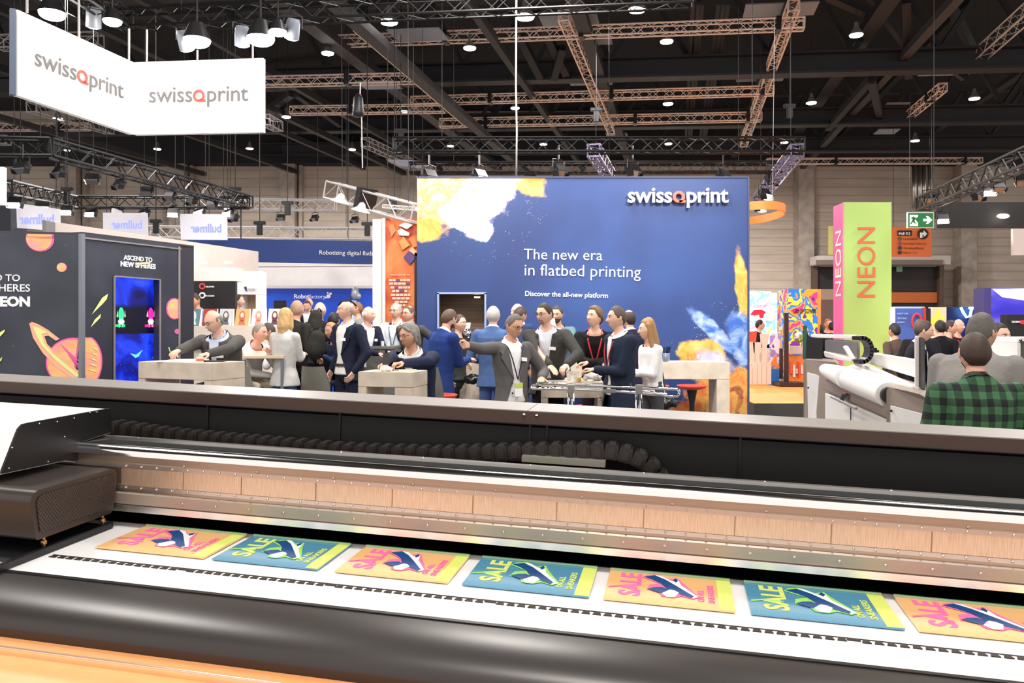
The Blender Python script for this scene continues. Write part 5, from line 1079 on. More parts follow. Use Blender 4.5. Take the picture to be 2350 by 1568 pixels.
sheet('paper_pad', P2t, .13, .22, 1.2, .16, .08, .2, mat('pad_green', '#dfe5d2', .6), 'pale pad lying under the forearm on the small table', 'pad', .01)
z3 = W(0, 878, 8.3).z; z4 = W(0, 832, 11.9).z
sheet('black_tablet', P3t, .52, .28, z3, .20, .14, .1, M_plast, 'black tablet under the hands of the two suited men', 'tablet', .02)
sheet('clipboard', P3t, .48, .12, z3, .24, .12, .0, mat('board_tan', '#e0d2bd', .5), 'tan board under the black tablet', 'board', .008)
for i, (u, v, lb) in enumerate(((.34, .22, 'tall white paper cup on the middle table, left one'), (.27, .30, 'tall white paper cup on the middle table, right one'), (.30, .12, 'small white cup on the middle table in front of the tall ones'))): cup(P3t(u, v, z3), lb, h=.10 if i < 2 else .06, r0=.03, r1=.042 if i < 2 else .034, group='paper cups on the middle table')
mb = MB(); mb.sphere(P3t(.245, .1, z3)+Vector((0, 0, .022)), (.022, .022, .022), 12, 8); tag(mb.build('yellow_candy', mat('candy_yellow', '#e8b93a', .5), smooth=True), 'small yellow round sweet beside the white cups', 'sweet')
crumple(P3t(.10, .25, z3), .085, mat('cloth_grey', '#c8c6c0', .7), 'folded grey white cloth bundle at the elbow of the black sweater man', 'cloth_bundle', 'cloth')
mb = MB(); mb.lathe([(0, 0), (.03, 0), (.035, .02), (0, .02)], P3t(.13, .08, z3), 14); tag(mb.build('small_dish', M_cup, smooth=True), 'tiny white dish on the near edge of the middle table', 'dish')
p = empty('pen_holder', W(1529, 826, 11.95), 'clear holder full of black pens on the long bar table', 'pen holder'); b_ = W(1529, 826, 12.1); b_.z = z4
mb = MB(); mb.lathe([(.055, 0), (.055, .13), (.05, .13), (.05, .01), (0, .01)], b_, 14); mb.build('glass', mat('holder_glass', '#8a94a8', .1, 0, alpha=.55), p, smooth=True)
for i in range(14): a = i*2.4; mb = MB(); mb.tube(b_+Vector((.02*math.cos(a), .02*math.sin(a), .01)), b_+Vector((.06*math.cos(a), .05*math.sin(a), .21+.01*(i % 3))), .006, 5); mb.build('pen', M_plast, p)
p = empty('drinking_glass', b_+Vector((-.13, 0, 0)), 'clear drinking glass left of the pen holder', 'glass'); mb = MB(); mb.lathe([(0, 0), (.03, 0), (.038, .12), (.034, .12), (.028, .01), (0, .01)], b_+Vector((-.13, 0, 0)), 14); mb.build('glass_body', mat('glass_clear', '#c8d4e8', .05, alpha=.35), p, smooth=True)
cup(P4t(.12, .3, z4), 'white paper cup at the right end of the long bar table'); cup(P4t(2.3, .3, z4), 'yellow and white cup at the left part of the long bar table', r0=.05, r1=.05, h=.06, m=mat('cup_yellow', '#f3dfae', .5)); 
sheet('paper_sheet', P4t, .72, .15, z4, .35, .18, 0, mat('sheet_blueish', '#eef2fa', .5), 'pale sheet lying on the long bar table', 'paper')
z6 = W(0, 795, 11.3).z
for u, lb in ((.12, 'small glass on the dark counter, right one'), (.2, 'small glass on the dark counter, left one')): cup(P6t(u, .12, z6), lb, .022, .026, .07, mat('glass_pale', '#dfe8ee', .1), 'small_glass', cat='glass', group='small glasses on the dark counter')
# portrait sheets on the sample counter
z7 = W(0, 748, 12.6).z
cols = [('#5d7f8a', '#cfe0dc', 'blue grey'), ('#b02a24', '#e6cf8e', 'red and cream'), ('#c9c9cc', '#5c5c62', 'grey with dark hair'), ('#f2a868', '#b96a48', 'orange'), ('#f4e6de', '#d88a78', 'pale pink'), ('#f2f0ee', '#5a2a3a', 'white with dark long hair'), ('#efeeec', '#6a4a55', 'white, beside the blonde woman')]
for i, (c0_, c1_, nm) in enumerate(cols):
    x = 424+i*37.5; r = empty('portrait_sheet', W(x+14, 748, 12.75), 'standing portrait sample sheet on the pale counter, %s' % nm, 'sample sheet', 'portrait sheets on the sample counter'); r.location.z = z7
    d = 12.75; Mx = frame(W(x+2, 749, d), (1, .05, 0), (.12, .25, 1)); Mx.translation.z = z7
    mb = MB(); k = d/F; poly2(mb, Mx, [(0, 0), (30*k, 0), (32*k, 40*k), (2*k, 40*k)], 0, .012); mb.build('sheet', mat('pt%d' % i, c0_, .5), r)
    mb = MB(); poly2(mb, Mx, [(36*k, 0), (31*k, 0), (32.5*k, 40*k), (34*k, 40*k)], 0, .012); mb.build('side', M_paper, r)
    mb = MB(); poly2(mb, Mx, circ(16*k, 22*k, 7*k, 16, 13*k), .0125, .002); poly2(mb, Mx, [(8*k, 2*k), (24*k, 2*k), (21*k, 14*k), (11*k, 14*k)], .0125, .002); mb.build('portrait', mat('pp%d' % i, c1_, .5), r)
    mb = MB(); poly2(mb, Mx, circ(16*k, 25*k, 4*k, 16, 6*k), .015, .002); mb.build('face', mat('face_print', '#f0cdb8', .5), r)
# coffee machine + robot arm in the distance
p = empty('robot_head', W(815, 672, 17), 'grey and white robot head standing before the bright blue wall', 'robot'); mb = MB(); mb.sphere(W(815, 674, 17), (.09, .09, .12), 14, 10); mb.sphere(W(823, 680, 16.95), (.05, .05, .06), 12, 8); mb.tube(W(812, 690, 17), Vector((W(812, 0, 17).x, 17, 0)), .05, 8); mb.build('head', mat('robot_grey', '#aab0b8', .35, .2), p, smooth=True); mb = MB(); mb.path([W(803, 700, 16.9), W(806, 670, 16.9), W(815, 660, 16.9), W(825, 672, 16.9)], .01, 5); mb.build('cable', M_black, p)
p = empty('desk_monitor', W(640, 712, 17), 'dark monitor standing before the bright blue wall', 'monitor'); mb = MB(); mb.box(W(643, 701, 17), (.26, .04, .2)); mb.build('display', M_black, p); mb = MB(); mb.box(W(643, 722, 17.02), (.05, .04, .25)); mb.build('stand', M_dgrey, p)
p = empty('coffee_machine', W(1068, 790, 10.9), 'coffee machine with paper cups stacked on top beside the blue blazer man', 'coffee machine'); mb = MB(); mb.box(W(1066, 790, 10.9), (.2, .25, .3)); mb.build('housing', M_plast, p, bevel=.02); mb = MB(); mb.sphere(W(1073, 766, 10.75), (.06, .06, .07), 12, 8); mb.build('chrome_dome', M_chrome, p, smooth=True)
mb = MB(); mb.lathe([(0, 0), (.045, 0), (.06, .13), (0, .13)], W(1070, 763, 10.9), 14); tag(mb.build('cup_stack', M_cup, smooth=True), 'white paper cup stack on the coffee machine', 'cups')
# chrome tube trolley handle
p = empty('chrome_rail_stand', W(1390, 930, 7.2), 'chrome tube rail on two posts in front of the middle table', 'rail stand'); p.location.z = 0
D7 = 7.2; 
def cr(pts, r=.013, nm='rail', m=M_chrome): mb = MB(); mb.path([W(*q) if len(q) == 3 else W(q[0], q[1], D7) for q in pts], r, 10); mb.build(nm, m, p, smooth=True)
cr([(1237, 879, 7.5), (1300, 882, 7.5), (1400, 887, 7.5), (1555, 894, 7.5)]); cr([(1222, 892), (1290, 893), (1400, 897), (1530, 906)]); cr([(1237, 879, 7.5), (1224, 885, 7.35), (1219, 890), (1224, 893)]); cr([(1222, 892), (1260, 893), (1276, 889, 7.2)], .014)
cr([(1470, 897), (1500, 902), (1534, 910), (1555, 909), (1559, 903, 7.25), (1558, 896, 7.5), (1552, 893, 7.5)])
for x in (1310, 1466):
    for dx in (-4.5, 4.5): mb = MB(); mb.tube(W(x+dx, 893, D7), Vector((W(x+dx, 893, D7).x, D7, 0)), .014, 10); mb.build('post', M_chrome, p, smooth=True)
    mb = MB(); mb.box(W(x, 893, D7), (.06, .06, .08)); mb.build('clamp', M_alu, p, bevel=.008)
mb = MB(); mb.box(W(1397, 898, D7), (.13, .03, .035)); mb.build('coupling', M_grey, p, bevel=.006)
for x in (1345, 1447): mb = MB(); mb.tube(W(x, 888, 7.4), W(x, 880, 7.4), .006, 6); mb.build('pin', M_chrome, p)
# black bag straps near the table
crumple(W(1526, 935, 9.2), .13, M_plast, 'black leather shoulder bag hanging beside the woman, below the chrome rail', 'handbag', 'bag')
mb = MB(); mb.path([W(1515, 836, 9.3), W(1522, 870, 9.2), W(1528, 905, 9.15), W(1531, 925, 9.15)], .014, 6); tag(mb.build('bag_strap', M_plast), 'black shoulder strap running down to the black bag', 'strap')
crumple(W(1088, 880, 10.4), .12, M_plast, 'black bag with red strap hanging at the side table', 'backpack', 'bag')
# ---------------------------------------------------------------- second printer at the right
M_pw2 = mat('machine_white', '#e9e5e1', .4, var=.015); M_taupe = mat('machine_taupe', '#a5968c', .35, .3); M_pan = mat('machine_panel', '#dfdcda', .4)
q2 = empty('roll_printer', W(1990, 742, 7), 'white and taupe roll printer with big white rollers at the right, before the green tower', 'printer'); q2.location.z = 0
def Z0(p): v = Vector(p); v.z = 0; return v
def solid(nm, front, m, dv, par=q2, bev=.006): mb = MB(); mb.prism([W(*p) for p in front], dv); return mb.build(nm, m, par, bevel=bev)
solid('end_cabinet', [(1844, 1010, 8.6), (1924, 1015, 8.0), (1924, 838, 8.0), (1916, 832, 8.05), (1850, 824, 8.6), (1844, 830, 8.6)], M_taupe, (.25, .6, 0))
solid('cabinet_panel', [(1855, 1000, 8.5), (1878, 1000, 8.35), (1880, 862, 8.35), (1852, 854, 8.5)], M_pan, (-.004, -.02, 0))
solid('end_upright', [(1848, 825, 8.7), (1888, 826, 8.7), (1888, 778, 8.7), (1856, 772, 8.7), (1848, 746, 8.7)], M_black, (.05, .2, 0))
solid('measuring_edge', [(1842, 825, 8.65), (1849, 825, 8.65), (1852, 747, 8.65), (1843, 747, 8.65)], mat('edge_green', '#2c5a48', .4, var=.4, scale=60), (.01, .02, 0))
# carriage on beam
solid('carriage_box', [(1876, 776, 8.0), (1986, 779, 7.3), (1985, 770, 7.3), (1876, 768, 8.0)], M_pw2, (.1, .45, 0))
solid('carriage_arm', [(1893, 815, 7.9), (1968, 830, 7.3), (1968, 784, 7.3), (1893, 780, 7.9)], M_alu, (.15, .3, 0))
solid('carriage_brace', [(1938, 796, 7.35), (1946, 793, 7.35), (1965, 824, 7.25), (1956, 826, 7.25)], M_pw2, (0, .05, 0))
solid('carriage_rail', [(1893, 820, 7.9), (1955, 832, 7.3), (1955, 823, 7.3), (1890, 806, 7.9)], M_pw2, (.05, .1, 0))
mb = MB()
for i in range(11):
    a = PI*.55-PI*1.05*i/10; c = W(1972, 803, 7.15)+Vector((.085*math.cos(a), 0, .105*math.sin(a))); mb.box(c, (.034, .14, .05), M=Matrix.Rotation(-a, 3, 'Y'))
mb.build('cable_carrier', M_plast, q2, bevel=.004)
mb = MB(); mb.box(W(2002, 806, 7.6), (.1, .1, .06)); mb.build('motor', M_plast, q2, bevel=.02)
solid('beam', [(1995, 835, 7.5), (2104, 868, 6.2), (2104, 828, 6.2), (1995, 810, 7.5)], M_pw2, (.1, .1, 0))
solid('lower_beam', [(1960, 838, 7.5), (2104, 905, 6.0), (2104, 893, 6.0), (1960, 828, 7.5)], M_pw2, (.1, .1, 0))
solid('platen', [(1906, 852, 8.1), (2104, 912, 5.9), (2110, 880, 6.3), (1960, 836, 8.1)], mat('platen', '#cfc9c3', .4), (.1, .2, -.05))
for (a, b, r1, r2) in (((1890, 847, 7.7), (1943, 868, 6.9), .06, .095), ((1944, 868, 6.88), (2036, 906, 6.15), .097, .092)):
    A, B = W(*a), W(*b); mb = MB(); mb.path([A, A.lerp(B, .12), A.lerp(B, .5), B], [r1*.7, r1, (r1+r2)/2, r2], 20); mb.build('roller', mat('roller_white', '#f7f5f2', .35, var=.01), q2, smooth=True, auto=50)
mb = MB(); A = W(2034, 905, 6.17); mb.tube(A, A+(W(2036, 906, 6.15)-W(1944, 868, 6.88)).normalized()*.05, .06, 20); mb.build('roller_cap', M_dgrey, q2, smooth=True, auto=40)
mb = MB(); A, B = W(1980, 853, 7.0), W(2092, 890, 6.0); mb.tube(A, B, .025, 10); mb.build('guide_rod', M_pw2, q2, smooth=True)
solid('front_rail', [(1886, 893, 7.6), (2036, 960, 6.1), (2036, 928, 6.1), (1886, 872, 7.6)], M_taupe, (.1, .1, 0)); 
solid('apron', [(1893, 1050, 7.5), (2036, 1080, 6.15), (2036, 964, 6.15), (1893, 902, 7.5)], M_pw2, (.1, .1, 0)); solid('apron_joint', [(1950, 1050, 6.62), (1952, 1050, 6.62), (1953, 928, 6.62), (1951, 928, 6.62)], M_black, (0, -.01, 0))
solid('clamp_handle', [(1928, 925, 6.9), (1936, 924, 6.9), (1940, 908, 6.9), (1951, 908, 6.85), (1951, 904, 6.85), (1938, 903, 6.9)], M_plast, (.0, .05, 0)); solid('clamp_tip', [(1938, 905, 6.88), (1948, 905, 6.88), (1948, 902, 6.88), (1938, 902, 6.88)], M_orange, (0, .05, 0))
mb = MB(); mb.tube(W(1908, 911, 7.0), W(1965, 938, 6.4), .012, 8); mb.build('handle_bar', M_alu, q2)
solid('near_cabinet', [(2034, 1060, 6.0), (2145, 1100, 5.55), (2145, 925, 5.55), (2110, 905, 5.6), (2044, 888, 6.0), (2034, 894, 6.0)], M_taupe, (.2, .3, 0))
solid('near_panel', [(2044, 1050, 5.92), (2140, 1080, 5.5), (2140, 955, 5.5), (2043, 930, 5.92)], M_pan, (-.004, -.02, 0))
for l_ in ((2045, 943, 5.88), (1855, 890, 8.4)): MB().sphere(W(*l_), (.01, .01, .01), 8, 6).build('lock', M_plast, q2)
solid('divider_edge', [(2100, 925, 6.1), (2109, 925, 6.1), (2109, 773, 6.1), (2105, 770, 6.1), (2100, 773, 6.1)], M_pw2, (.02, .05, 0)); solid('divider_panel', [(2109.5, 930, 6.1), (2123, 935, 6.0), (2123, 776, 6.0), (2109.5, 773, 6.1)], M_dgrey, (.02, .05, 0))
# grey machine with a white edged cut out at the right edge
q3 = empty('grey_machine', W(2330, 742, 5.6), 'dark grey machine body with white rounded edge at the right edge of the photo', 'machine'); q3.location.z = 0
D3 = 5.9
solid('body', [(2240, 1100, D3), (2480, 1100, D3), (2480, 781, D3), (2343, 781, D3), (2341, 832, D3), (2336, 840, D3), (2326, 843, D3), (2240, 843, D3)], mat('machine_grey', '#57534f', .45), (0, .5, 0), q3)
E = [(2240, 843), (2324, 843), (2333, 840), (2336, 834), (2336, 786), (2338, 780), (2343, 777), (2480, 777)]; mb = MB()
for (x0, y0), (x1, y1) in zip(E[:-1], E[1:]):
    a, b = W(x0, y0, D3-.02), W(x1, y1, D3-.02); nn = (b-a).normalized().cross(Vector((0, 1, 0)))*.022; mb.prism([a-nn*.9, b-nn*.9, b+nn*.2, a+nn*.2], (0, .54, 0))
mb.build('white_edge', M_pw2, q3)
solid('trim_line', [(2330, 935, D3-.03), (2480, 937, D3-.03), (2480, 930, D3-.03), (2330, 928, D3-.03)], M_plast, (0, .03, 0), q3); solid('lower_panel', [(2332, 1100, D3-.03), (2480, 1100, D3-.03), (2480, 950, D3-.03), (2332, 950, D3-.03)], M_pan, (0, .03, 0), q3)
# ---------------------------------------------------------------- people
def remesh(mb, vox, sm=4, fac=.6):
    me = bpy.data.meshes.new('t'); me.from_pydata(mb.v, [], mb.f); o = bpy.data.objects.new('t', me); COL.objects.link(o)
    bm = bmesh.new(); bm.from_mesh(me); bmesh.ops.recalc_face_normals(bm, faces=bm.faces); bm.to_mesh(me); bm.free()
    m = o.modifiers.new('r', 'REMESH'); m.mode = 'VOXEL'; m.voxel_size = vox
    s = o.modifiers.new('s', 'SMOOTH'); s.iterations = sm; s.factor = fac
    dg = bpy.context.evaluated_depsgraph_get(); ev = o.evaluated_get(dg); m2 = bpy.data.meshes.new_from_object(ev)
    n = len(m2.vertices); co = np.empty(n*3, dtype=np.float32); m2.vertices.foreach_get('co', co); vs = co.reshape(-1, 3).astype(float); fs = [tuple(p.vertices) for p in m2.polygons]
    bpy.data.objects.remove(o); bpy.data.meshes.remove(me); bpy.data.meshes.remove(m2)
    return vs, fs
def ss(x, a, b): t = np.clip((x-a)/(b-a), 0, 1); return t*t*(3-2*t)
NU, NV = 56, 44
def head_grid():
    """unit-ish head: face looks to -y, chin at z -.125, crown at z .115 (metres)"""
    V = []
    ph = np.linspace(-PI/2, PI/2, NV); th = np.linspace(0, 2*PI, NU, endpoint=False)
    P, T = np.meshgrid(ph, th, indexing='ij')
    dx = np.cos(P)*np.sin(T); dy = -np.cos(P)*np.cos(T); dz = np.sin(P)
    z = dz*.120-.004
    a = .074*(1-.30*ss(-z, .01, .125)); front = .090-.012*ss(z, .03, .11); back = .098*(1-.38*ss(-z, .02, .12))
    x = dx*a; y = np.where(dy < 0, dy*front, dy*back)
    x = x*(1+.10*np.cos(P)**.5*(np.abs(dx) < 2)); f = np.clip(-dy, 0, 1)**2
    g2 = lambda cx, cz, sx, sz: np.exp(-((x-cx)/sx)**2-((z-cz)/sz)**2)
    y = y - f*(.026*g2(0, -.028, .011, .013)+.014*g2(0, -.006, .008, .022)+.005*g2(0, .030, .035, .010)-.009*g2(.032, .010, .017, .011)-.009*g2(-.032, .010, .017, .011)
         +.005*g2(0, -.064, .021, .005)+.004*g2(0, -.075, .017, .005)-.003*g2(0, -.0695, .02, .002)+.009*g2(0, -.108, .022, .016)+.004*g2(.04, -.022, .018, .02)+.004*g2(-.04, -.022, .018, .02))
    return np.stack([x, y, z], -1), np.stack([dx, dy, dz], -1)
HG, HD = head_grid()
def grid_faces(mask=None):
    fs = []
    for i in range(NV-1):
        for j in range(NU):
            k = (j+1) % NU
            if mask is None or mask[i, j] or mask[i, k] or mask[i+1, j] or mask[i+1, k]: fs.append((i*NU+j, i*NU+k, (i+1)*NU+k, (i+1)*NU+j))
    return fs
def hair_mesh(kind, seed=0, vol=.012):
    x, y, z = HG[..., 0], HG[..., 1], HG[..., 2]; az = np.degrees(np.arctan2(x, -y)); a = np.abs(az)
    line = np.where(a < 35, .070, np.where(a < 75, .070-.062*ss(a, 35, 75), np.where(a < 105, -.005-.02*ss(a, 75, 105), -.025-.055*ss(a, 105, 150))))
    if kind == 'recede': line = line+np.where(a < 60, .022*(1-ss(a, 20, 60)*.2), 0)
    d = (z-line)/.014
    if kind == 'bald': d = np.minimum(d, (.052-z)/.02+0*x); d = np.where(a < 80, -1, d)
    if kind == 'thin': d = np.minimum(d, 9)
    m = ss(d, 0, 1)
    if kind == 'thin': top = ss(z, .07, .10)*ss(y, -.06, 0.0); m = m*(1-.75*top)
    nz = np.array([[mnoise.noise(Vector((float(p[0])*90+seed, float(p[1])*90, float(p[2])*30))) for p in row] for row in HD*.1])
    off = -.003+m*(vol+.002+nz*.0022)
    if kind in ('side', 'mid'): off = off+m*.010*ss(z, .05, .1)
    n = HG/np.linalg.norm(HG, axis=-1, keepdims=True); V = HG+n*off[..., None]
    return V.reshape(-1, 3), grid_faces(m > .02)
HANDS = {}
def hand_mesh(style):
    """right hand: wrist at origin, fingers along +z, palm faces -y, thumb on -x side... mirrored for the left"""
    if style in HANDS: return HANDS[style]
    mb = MB(); cap = mb.capsule
    mb.capsule((0, 0, -.03), (0, 0, .02), .024, .026, 10, (1.1, .8), ref=(1, 0, 0))
    for i in range(4): x = -.027+.018*i; cap((x*.6, 0, .01), (x, 0, .085-.004*abs(i-1)), .015, .0115, 8)
    curls = {'relax': (.35, .45, .5, .6), 'point': (0.02, 1.45, 1.5, 1.5), 'flat': (.08, .08, .1, .12), 'grip': (1.0, 1.05, 1.1, 1.15), 'soft': (.6, .7, .8, .85)}[style]
    L = (.072, .080, .074, .058)
    for i in range(4):
        x = -.027+.018*i; p = Vector((x, 0, .086-.004*abs(i-1))); ang = 0; spread = (x+.0)*.8
        for seg, (fr_, r) in enumerate(((.45, .0098), (.32, .0090), (.23, .0082))):
            ang += curls[i]*(.9 if seg == 0 else 1.0 if seg == 1 else .6); q = p+Vector((spread*.3, -math.sin(ang), math.cos(ang))).normalized()*L[i]*fr_; cap(p, q, r, r*.92, 8); p = q
    c = {'flat': .1, 'point': .9}.get(style, .45); p = Vector((-.022, -.004, .022))
    q = p+Vector((-.030, -.012, .028)); cap(p, q, .0135, .011, 8); r_ = q+Vector((-.010+.022*c, -.012*c-.004, .030)); cap(q, r_, .0105, .009, 8); s_ = r_+Vector((-.002+.018*c, -.006, .022)); cap(r_, s_, .0092, .008, 8)
    HANDS[style] = remesh(mb, .0042, 2, .5); return HANDS[style]
SKIN = {'light': '#e6b79e', 'pink': '#eaae98', 'tan': '#d8a284', 'dark': '#9a6a4e'}
def skin(k): return mat('skin_'+k, SKIN[k], .5, var=.05, scale=30)
def fabric(cname, col, rough=.85):
    return mat('fabric_'+cname, col, rough, var=.10, scale=9, bump=.25, bscale=60, spec=.2)
g = G('plaid_shirt', .85)
def stripe(sock, f, duty=.5, ph=0): return g.rng(g.op('ABSOLUTE', g.op('SUBTRACT', g.op('FRACT', g.op('ADD', g.op('MULTIPLY', sock, f), ph)), .5)), .235, .265)
nz = g.noise(g.obj, 6, 2); wx = g.op('ADD', g.x, g.op('MULTIPLY', nz, .03)); wz = g.op('ADD', g.z, g.op('MULTIPLY', nz, .03))
s1, s2 = stripe(wx, 13.5), stripe(wz, 12.5); sm_ = g.op('MULTIPLY', g.op('ADD', s1, s2), .5)
g.color(g.ramp(sm_, [(0, '#426f48'), (.3, '#284730'), (.75, '#14191b')], True)); M_plaid = g.m
def ik(a, t, l1, l2, hint):
    a = Vector(a); t = Vector(t); d = t-a; L = min(max(d.length, .05), (l1+l2)*.998); dn = d.normalized(); t = a+dn*L
    x = (l1*l1-l2*l2+L*L)/(2*L); h = math.sqrt(max(l1*l1-x*x, 0)); hv = Vector(hint); hv = (hv-dn*hv.dot(dn)); hv = hv.normalized() if hv.length > 1e-4 else dn.orthogonal()
    return a+dn*x+hv*h, t
def person(px, pyt, d, rot, label, sit=None, lean=0, side=0, hy=0, hp=0, hr=0, hair='short', hcol='#4a3626', sk='light', top='#333333', shirt=None, open_=True, pants='#23232c',
           hl=None, hrh=None, sl='relax', sr='relax', glasses=False, beard=None, badge=False, lanyard=None, long_=None, w=1.0, hq=1, H=None, name='person', z0=0, tlen=None, legs=None, vol=.006, elb=None, elbr=None,
           top_mat=None, tie=None, short_sleeve=False, hands=True, fem=False, feet=True, belt=False, buttons=False, pal=None, par_=None, hfix=None):
    """px: head centre pixel column, pyt: pixel row of the crown; rot degrees: 0 faces the camera, 90 faces right"""
    top_w = W(px, pyt, d); rr = math.radians(rot); R = Matrix.Rotation(rr, 3, 'Z'); ln = math.radians(lean); sd_ = math.radians(side)
    H = H or 1.78; k = H/1.78
    Lr = Matrix.Rotation(ln, 3, 'X') @ Matrix.Rotation(sd_, 3, 'Y')   # forward lean is towards -y
    spine = Lr@Vector((0, 0, .56*k)); neckv = Lr@Vector((0, -.015, .035*k)); Hm = Matrix.Rotation(math.radians(hy), 3, 'Z') @ Matrix.Rotation(math.radians(hp), 3, 'X') @ Matrix.Rotation(math.radians(hr), 3, 'Y')
    hs = k**.5
    hc_rel = spine+neckv+Hm@Vector((0, -.020, .108*hs))   # head centre rel. to hip
    crown = hc_rel+Hm@Vector((0, 0.0, .116*hs))
    hipz = top_w.z-crown.z if sit is None else top_w.z-crown.z
    base = Vector((top_w.x, top_w.y, 0))-R@Vector((crown.x, crown.y, 0))
    hip = Vector((0, 0, hipz))
    root = empty(name, (base.x, base.y, 0), label, 'person', None, rz=rr); LOCAL.add(root)
    neck = hip+spine; hc = hip+hc_rel
    shw = (.185 if not fem else .155)*k*w; shp = [neck+Lr@Vector((sx*shw, 0.0, -.088*k)) for sx in (1, -1)]
    ua, fa = .30*k, .265*k
    dflt = [Lr@Vector((sx*(.25*w), -.03, -.58*k)) for sx in (1, -1)]
    hd = []; el = []
    for i, (sx, tgt, hint) in enumerate(((1, hl, elb), (-1, hrh, elbr))):
        t = (R.transposed()@(W(*tgt[1:])-base) if len(tgt) == 4 else Vector(tgt)+Vector((0, 0, hip.z))) if tgt is not None else neck+dflt[i]
        e, t = ik(shp[i], t, ua, fa, hint if hint is not None else ((sx*.5, .8, -.5) if tgt is not None else (sx*.3, 1, 0)))
        el.append(e); hd.append(t)
    vx = .011 if hq >= 1 else .018
    # legs
    hj = [hip+Vector((sx*.085*k, 0, -.02)) for sx in (1, -1)]; kn = []; an = []
    for i, sx in enumerate((1, -1)):
        if sit is not None:
            K = hj[i]+Vector((sx*.06, -.42*k, -.03)); A = Vector((K.x, K.y+.03+.1*i, max(.06, K.z-.44*k)))
        else:
            A = Vector((hj[i].x*1.25, .02, .08)); K = (hj[i]+A)/2+Vector((0, -.015, .02))
            if legs: A = Vector(legs[i]); K = (hj[i]+A)/2+Vector((0, -.04, .02))
        kn.append(K); an.append(A)
    # body: one continuous skin mesh
    mb = MB(); c = mb.capsule
    c(neck+Lr@Vector((0, .0, -.07)), hc+Hm@Vector((0, .012, -.06)), .050*k, .052*k, 12)
    c(hip+Vector((0, 0, .02)), neck+Lr@Vector((0, 0, -.08)), .105*k, .10*k, 12, (1.1, .75), ref=(1, 0, 0))
    for i in (0, 1):
        c(neck+Lr@Vector((0, 0, -.10)), shp[i]-Lr@Vector((0, 0, .015)), .04, .04*k, 10); c(shp[i], el[i], .042*k, .035*k, 10); c(el[i], hd[i], .036*k, .024*k, 10)
        c(hj[i], kn[i], .07*k, .045*k, 10); c(kn[i], an[i], .045*k, .03*k, 10); c(an[i]+Vector((0, .02, -.03)), an[i]+Vector((0, -.12, -.05)), .03, .03, 8)
    vs, fs = remesh(mb, .014 if hq >= 1 else .022, 3)
    body = MB(); body.add(vs.tolist(), fs)
    HV = (HG.reshape(-1, 3)*hs); M3 = np.array(Hm); hv = HV@M3.T+np.array(hc); body.add(hv.tolist(), grid_faces())
    for sx in (1, -1): # ears
        k0 = len(body.v); body.sphere((sx*.078*hs, .008*hs, -.002), (.010*hs, .019*hs, .030*hs), 8, 6); body.xf(Matrix.Translation(hc) @ Hm.to_4x4(), k0)
    if hands:
        for i, st in ((0, sl), (1, sr)):
            hvv, hf = hand_mesh(st); fd = (hd[i]-el[i]).normalized(); ptd = Vector((0, 0, -1)) if abs(fd.z) < .75 else (Vector((-1 if i == 0 else 1, 0, 0)))
            if pal and pal[i]: ptd = Vector(pal[i])
            yv = -(ptd-fd*ptd.dot(fd)).normalized(); xv = yv.cross(fd); 
            Mh = Matrix((xv, yv, fd)).transposed(); mir = -1 if i == 0 else 1; A = np.array(Mh)
            q = hvv.copy()*k*(1.0 if not fem else .9); q[:, 0] *= mir; q = q@A.T+np.array(hd[i]); body.add(q.tolist(), [tuple(reversed(f)) for f in hf] if mir < 0 else hf)
    body.build('body', skin(sk), root, smooth=True)
    # face details
    T4 = Matrix.Translation(hc) @ Hm.to_4x4() @ Matrix.Scale(hs, 4)
    if hq >= 1:
        for sx in (1, -1):
            mb = MB(); mb.sphere((sx*.032, -.0765, .010), (.013, .010, .0065), 10, 6).xf(T4); e_ = mb.build('eye', mat('eye_white', '#efe9e4', .2), root, smooth=True)
            mb = MB(); mb.sphere((sx*.032, -.0855, .0095), (.0058, .003, .0058), 8, 5).xf(T4); mb.build('iris', mat('iris_dark', '#2e2018', .2), e_)
            mb = MB(); mb.path([(sx*.016, -.0885, .0235), (sx*.032, -.0875, .0275), (sx*.048, -.077, .0225)], [.0028, .0036, .002], 6).xf(T4); mb.build('eyebrow', fabric('hair'+hcol, hcol), root)
        mb = MB(); mb.path([(-.020, -.0865, -.0695), (-.008, -.0925, -.0685), (.008, -.0925, -.0685), (.020, -.0865, -.0695)], [.0012, .0024, .0024, .0012], 6).xf(T4); mb.build('lips', mat('lips_'+sk, '#b86a5c', .45), root, smooth=True)
    if hair:
        hvv, hf = hair_mesh(hair, px, vol); mb = MB(); mb.add([tuple(T4@Vector(v)) for v in hvv], hf)
        if hair == 'mid':
            pass
        mb.build('hair', mat('hair_'+hcol, hcol, .6, var=.25, scale=60, bump=.25, bscale=200), root, smooth=True)
    if hair == 'mid':
        mb = MB(); mb.capsule((.075, .0, .03), (.082, .015, -.06), .022, .018, 10); mb.capsule((-.075, 0, .03), (-.082, .015, -.06), .022, .018, 10); mb.capsule((0, .075, .03), (0, .085, -.075), .07, .06, 12, (1.1, .5), ref=(1, 0, 0)); mb.capsule((.03, -.065, .085), (.065, -.045, .05), .018, .016, 10)
        mb.capsule((-.035, -.07, .085), (-.07, -.045, .045), .016, .014, 10); mb.capsule((0, -.03, .10), (0, .05, .095), .03, .04, 10)
        v2, f2 = remesh(mb, .009, 3); mb = MB(); mb.add([tuple(T4@Vector(v)) for v in v2], f2); mb.build('hair_sides', MATS['hair_'+hcol], root, smooth=True)
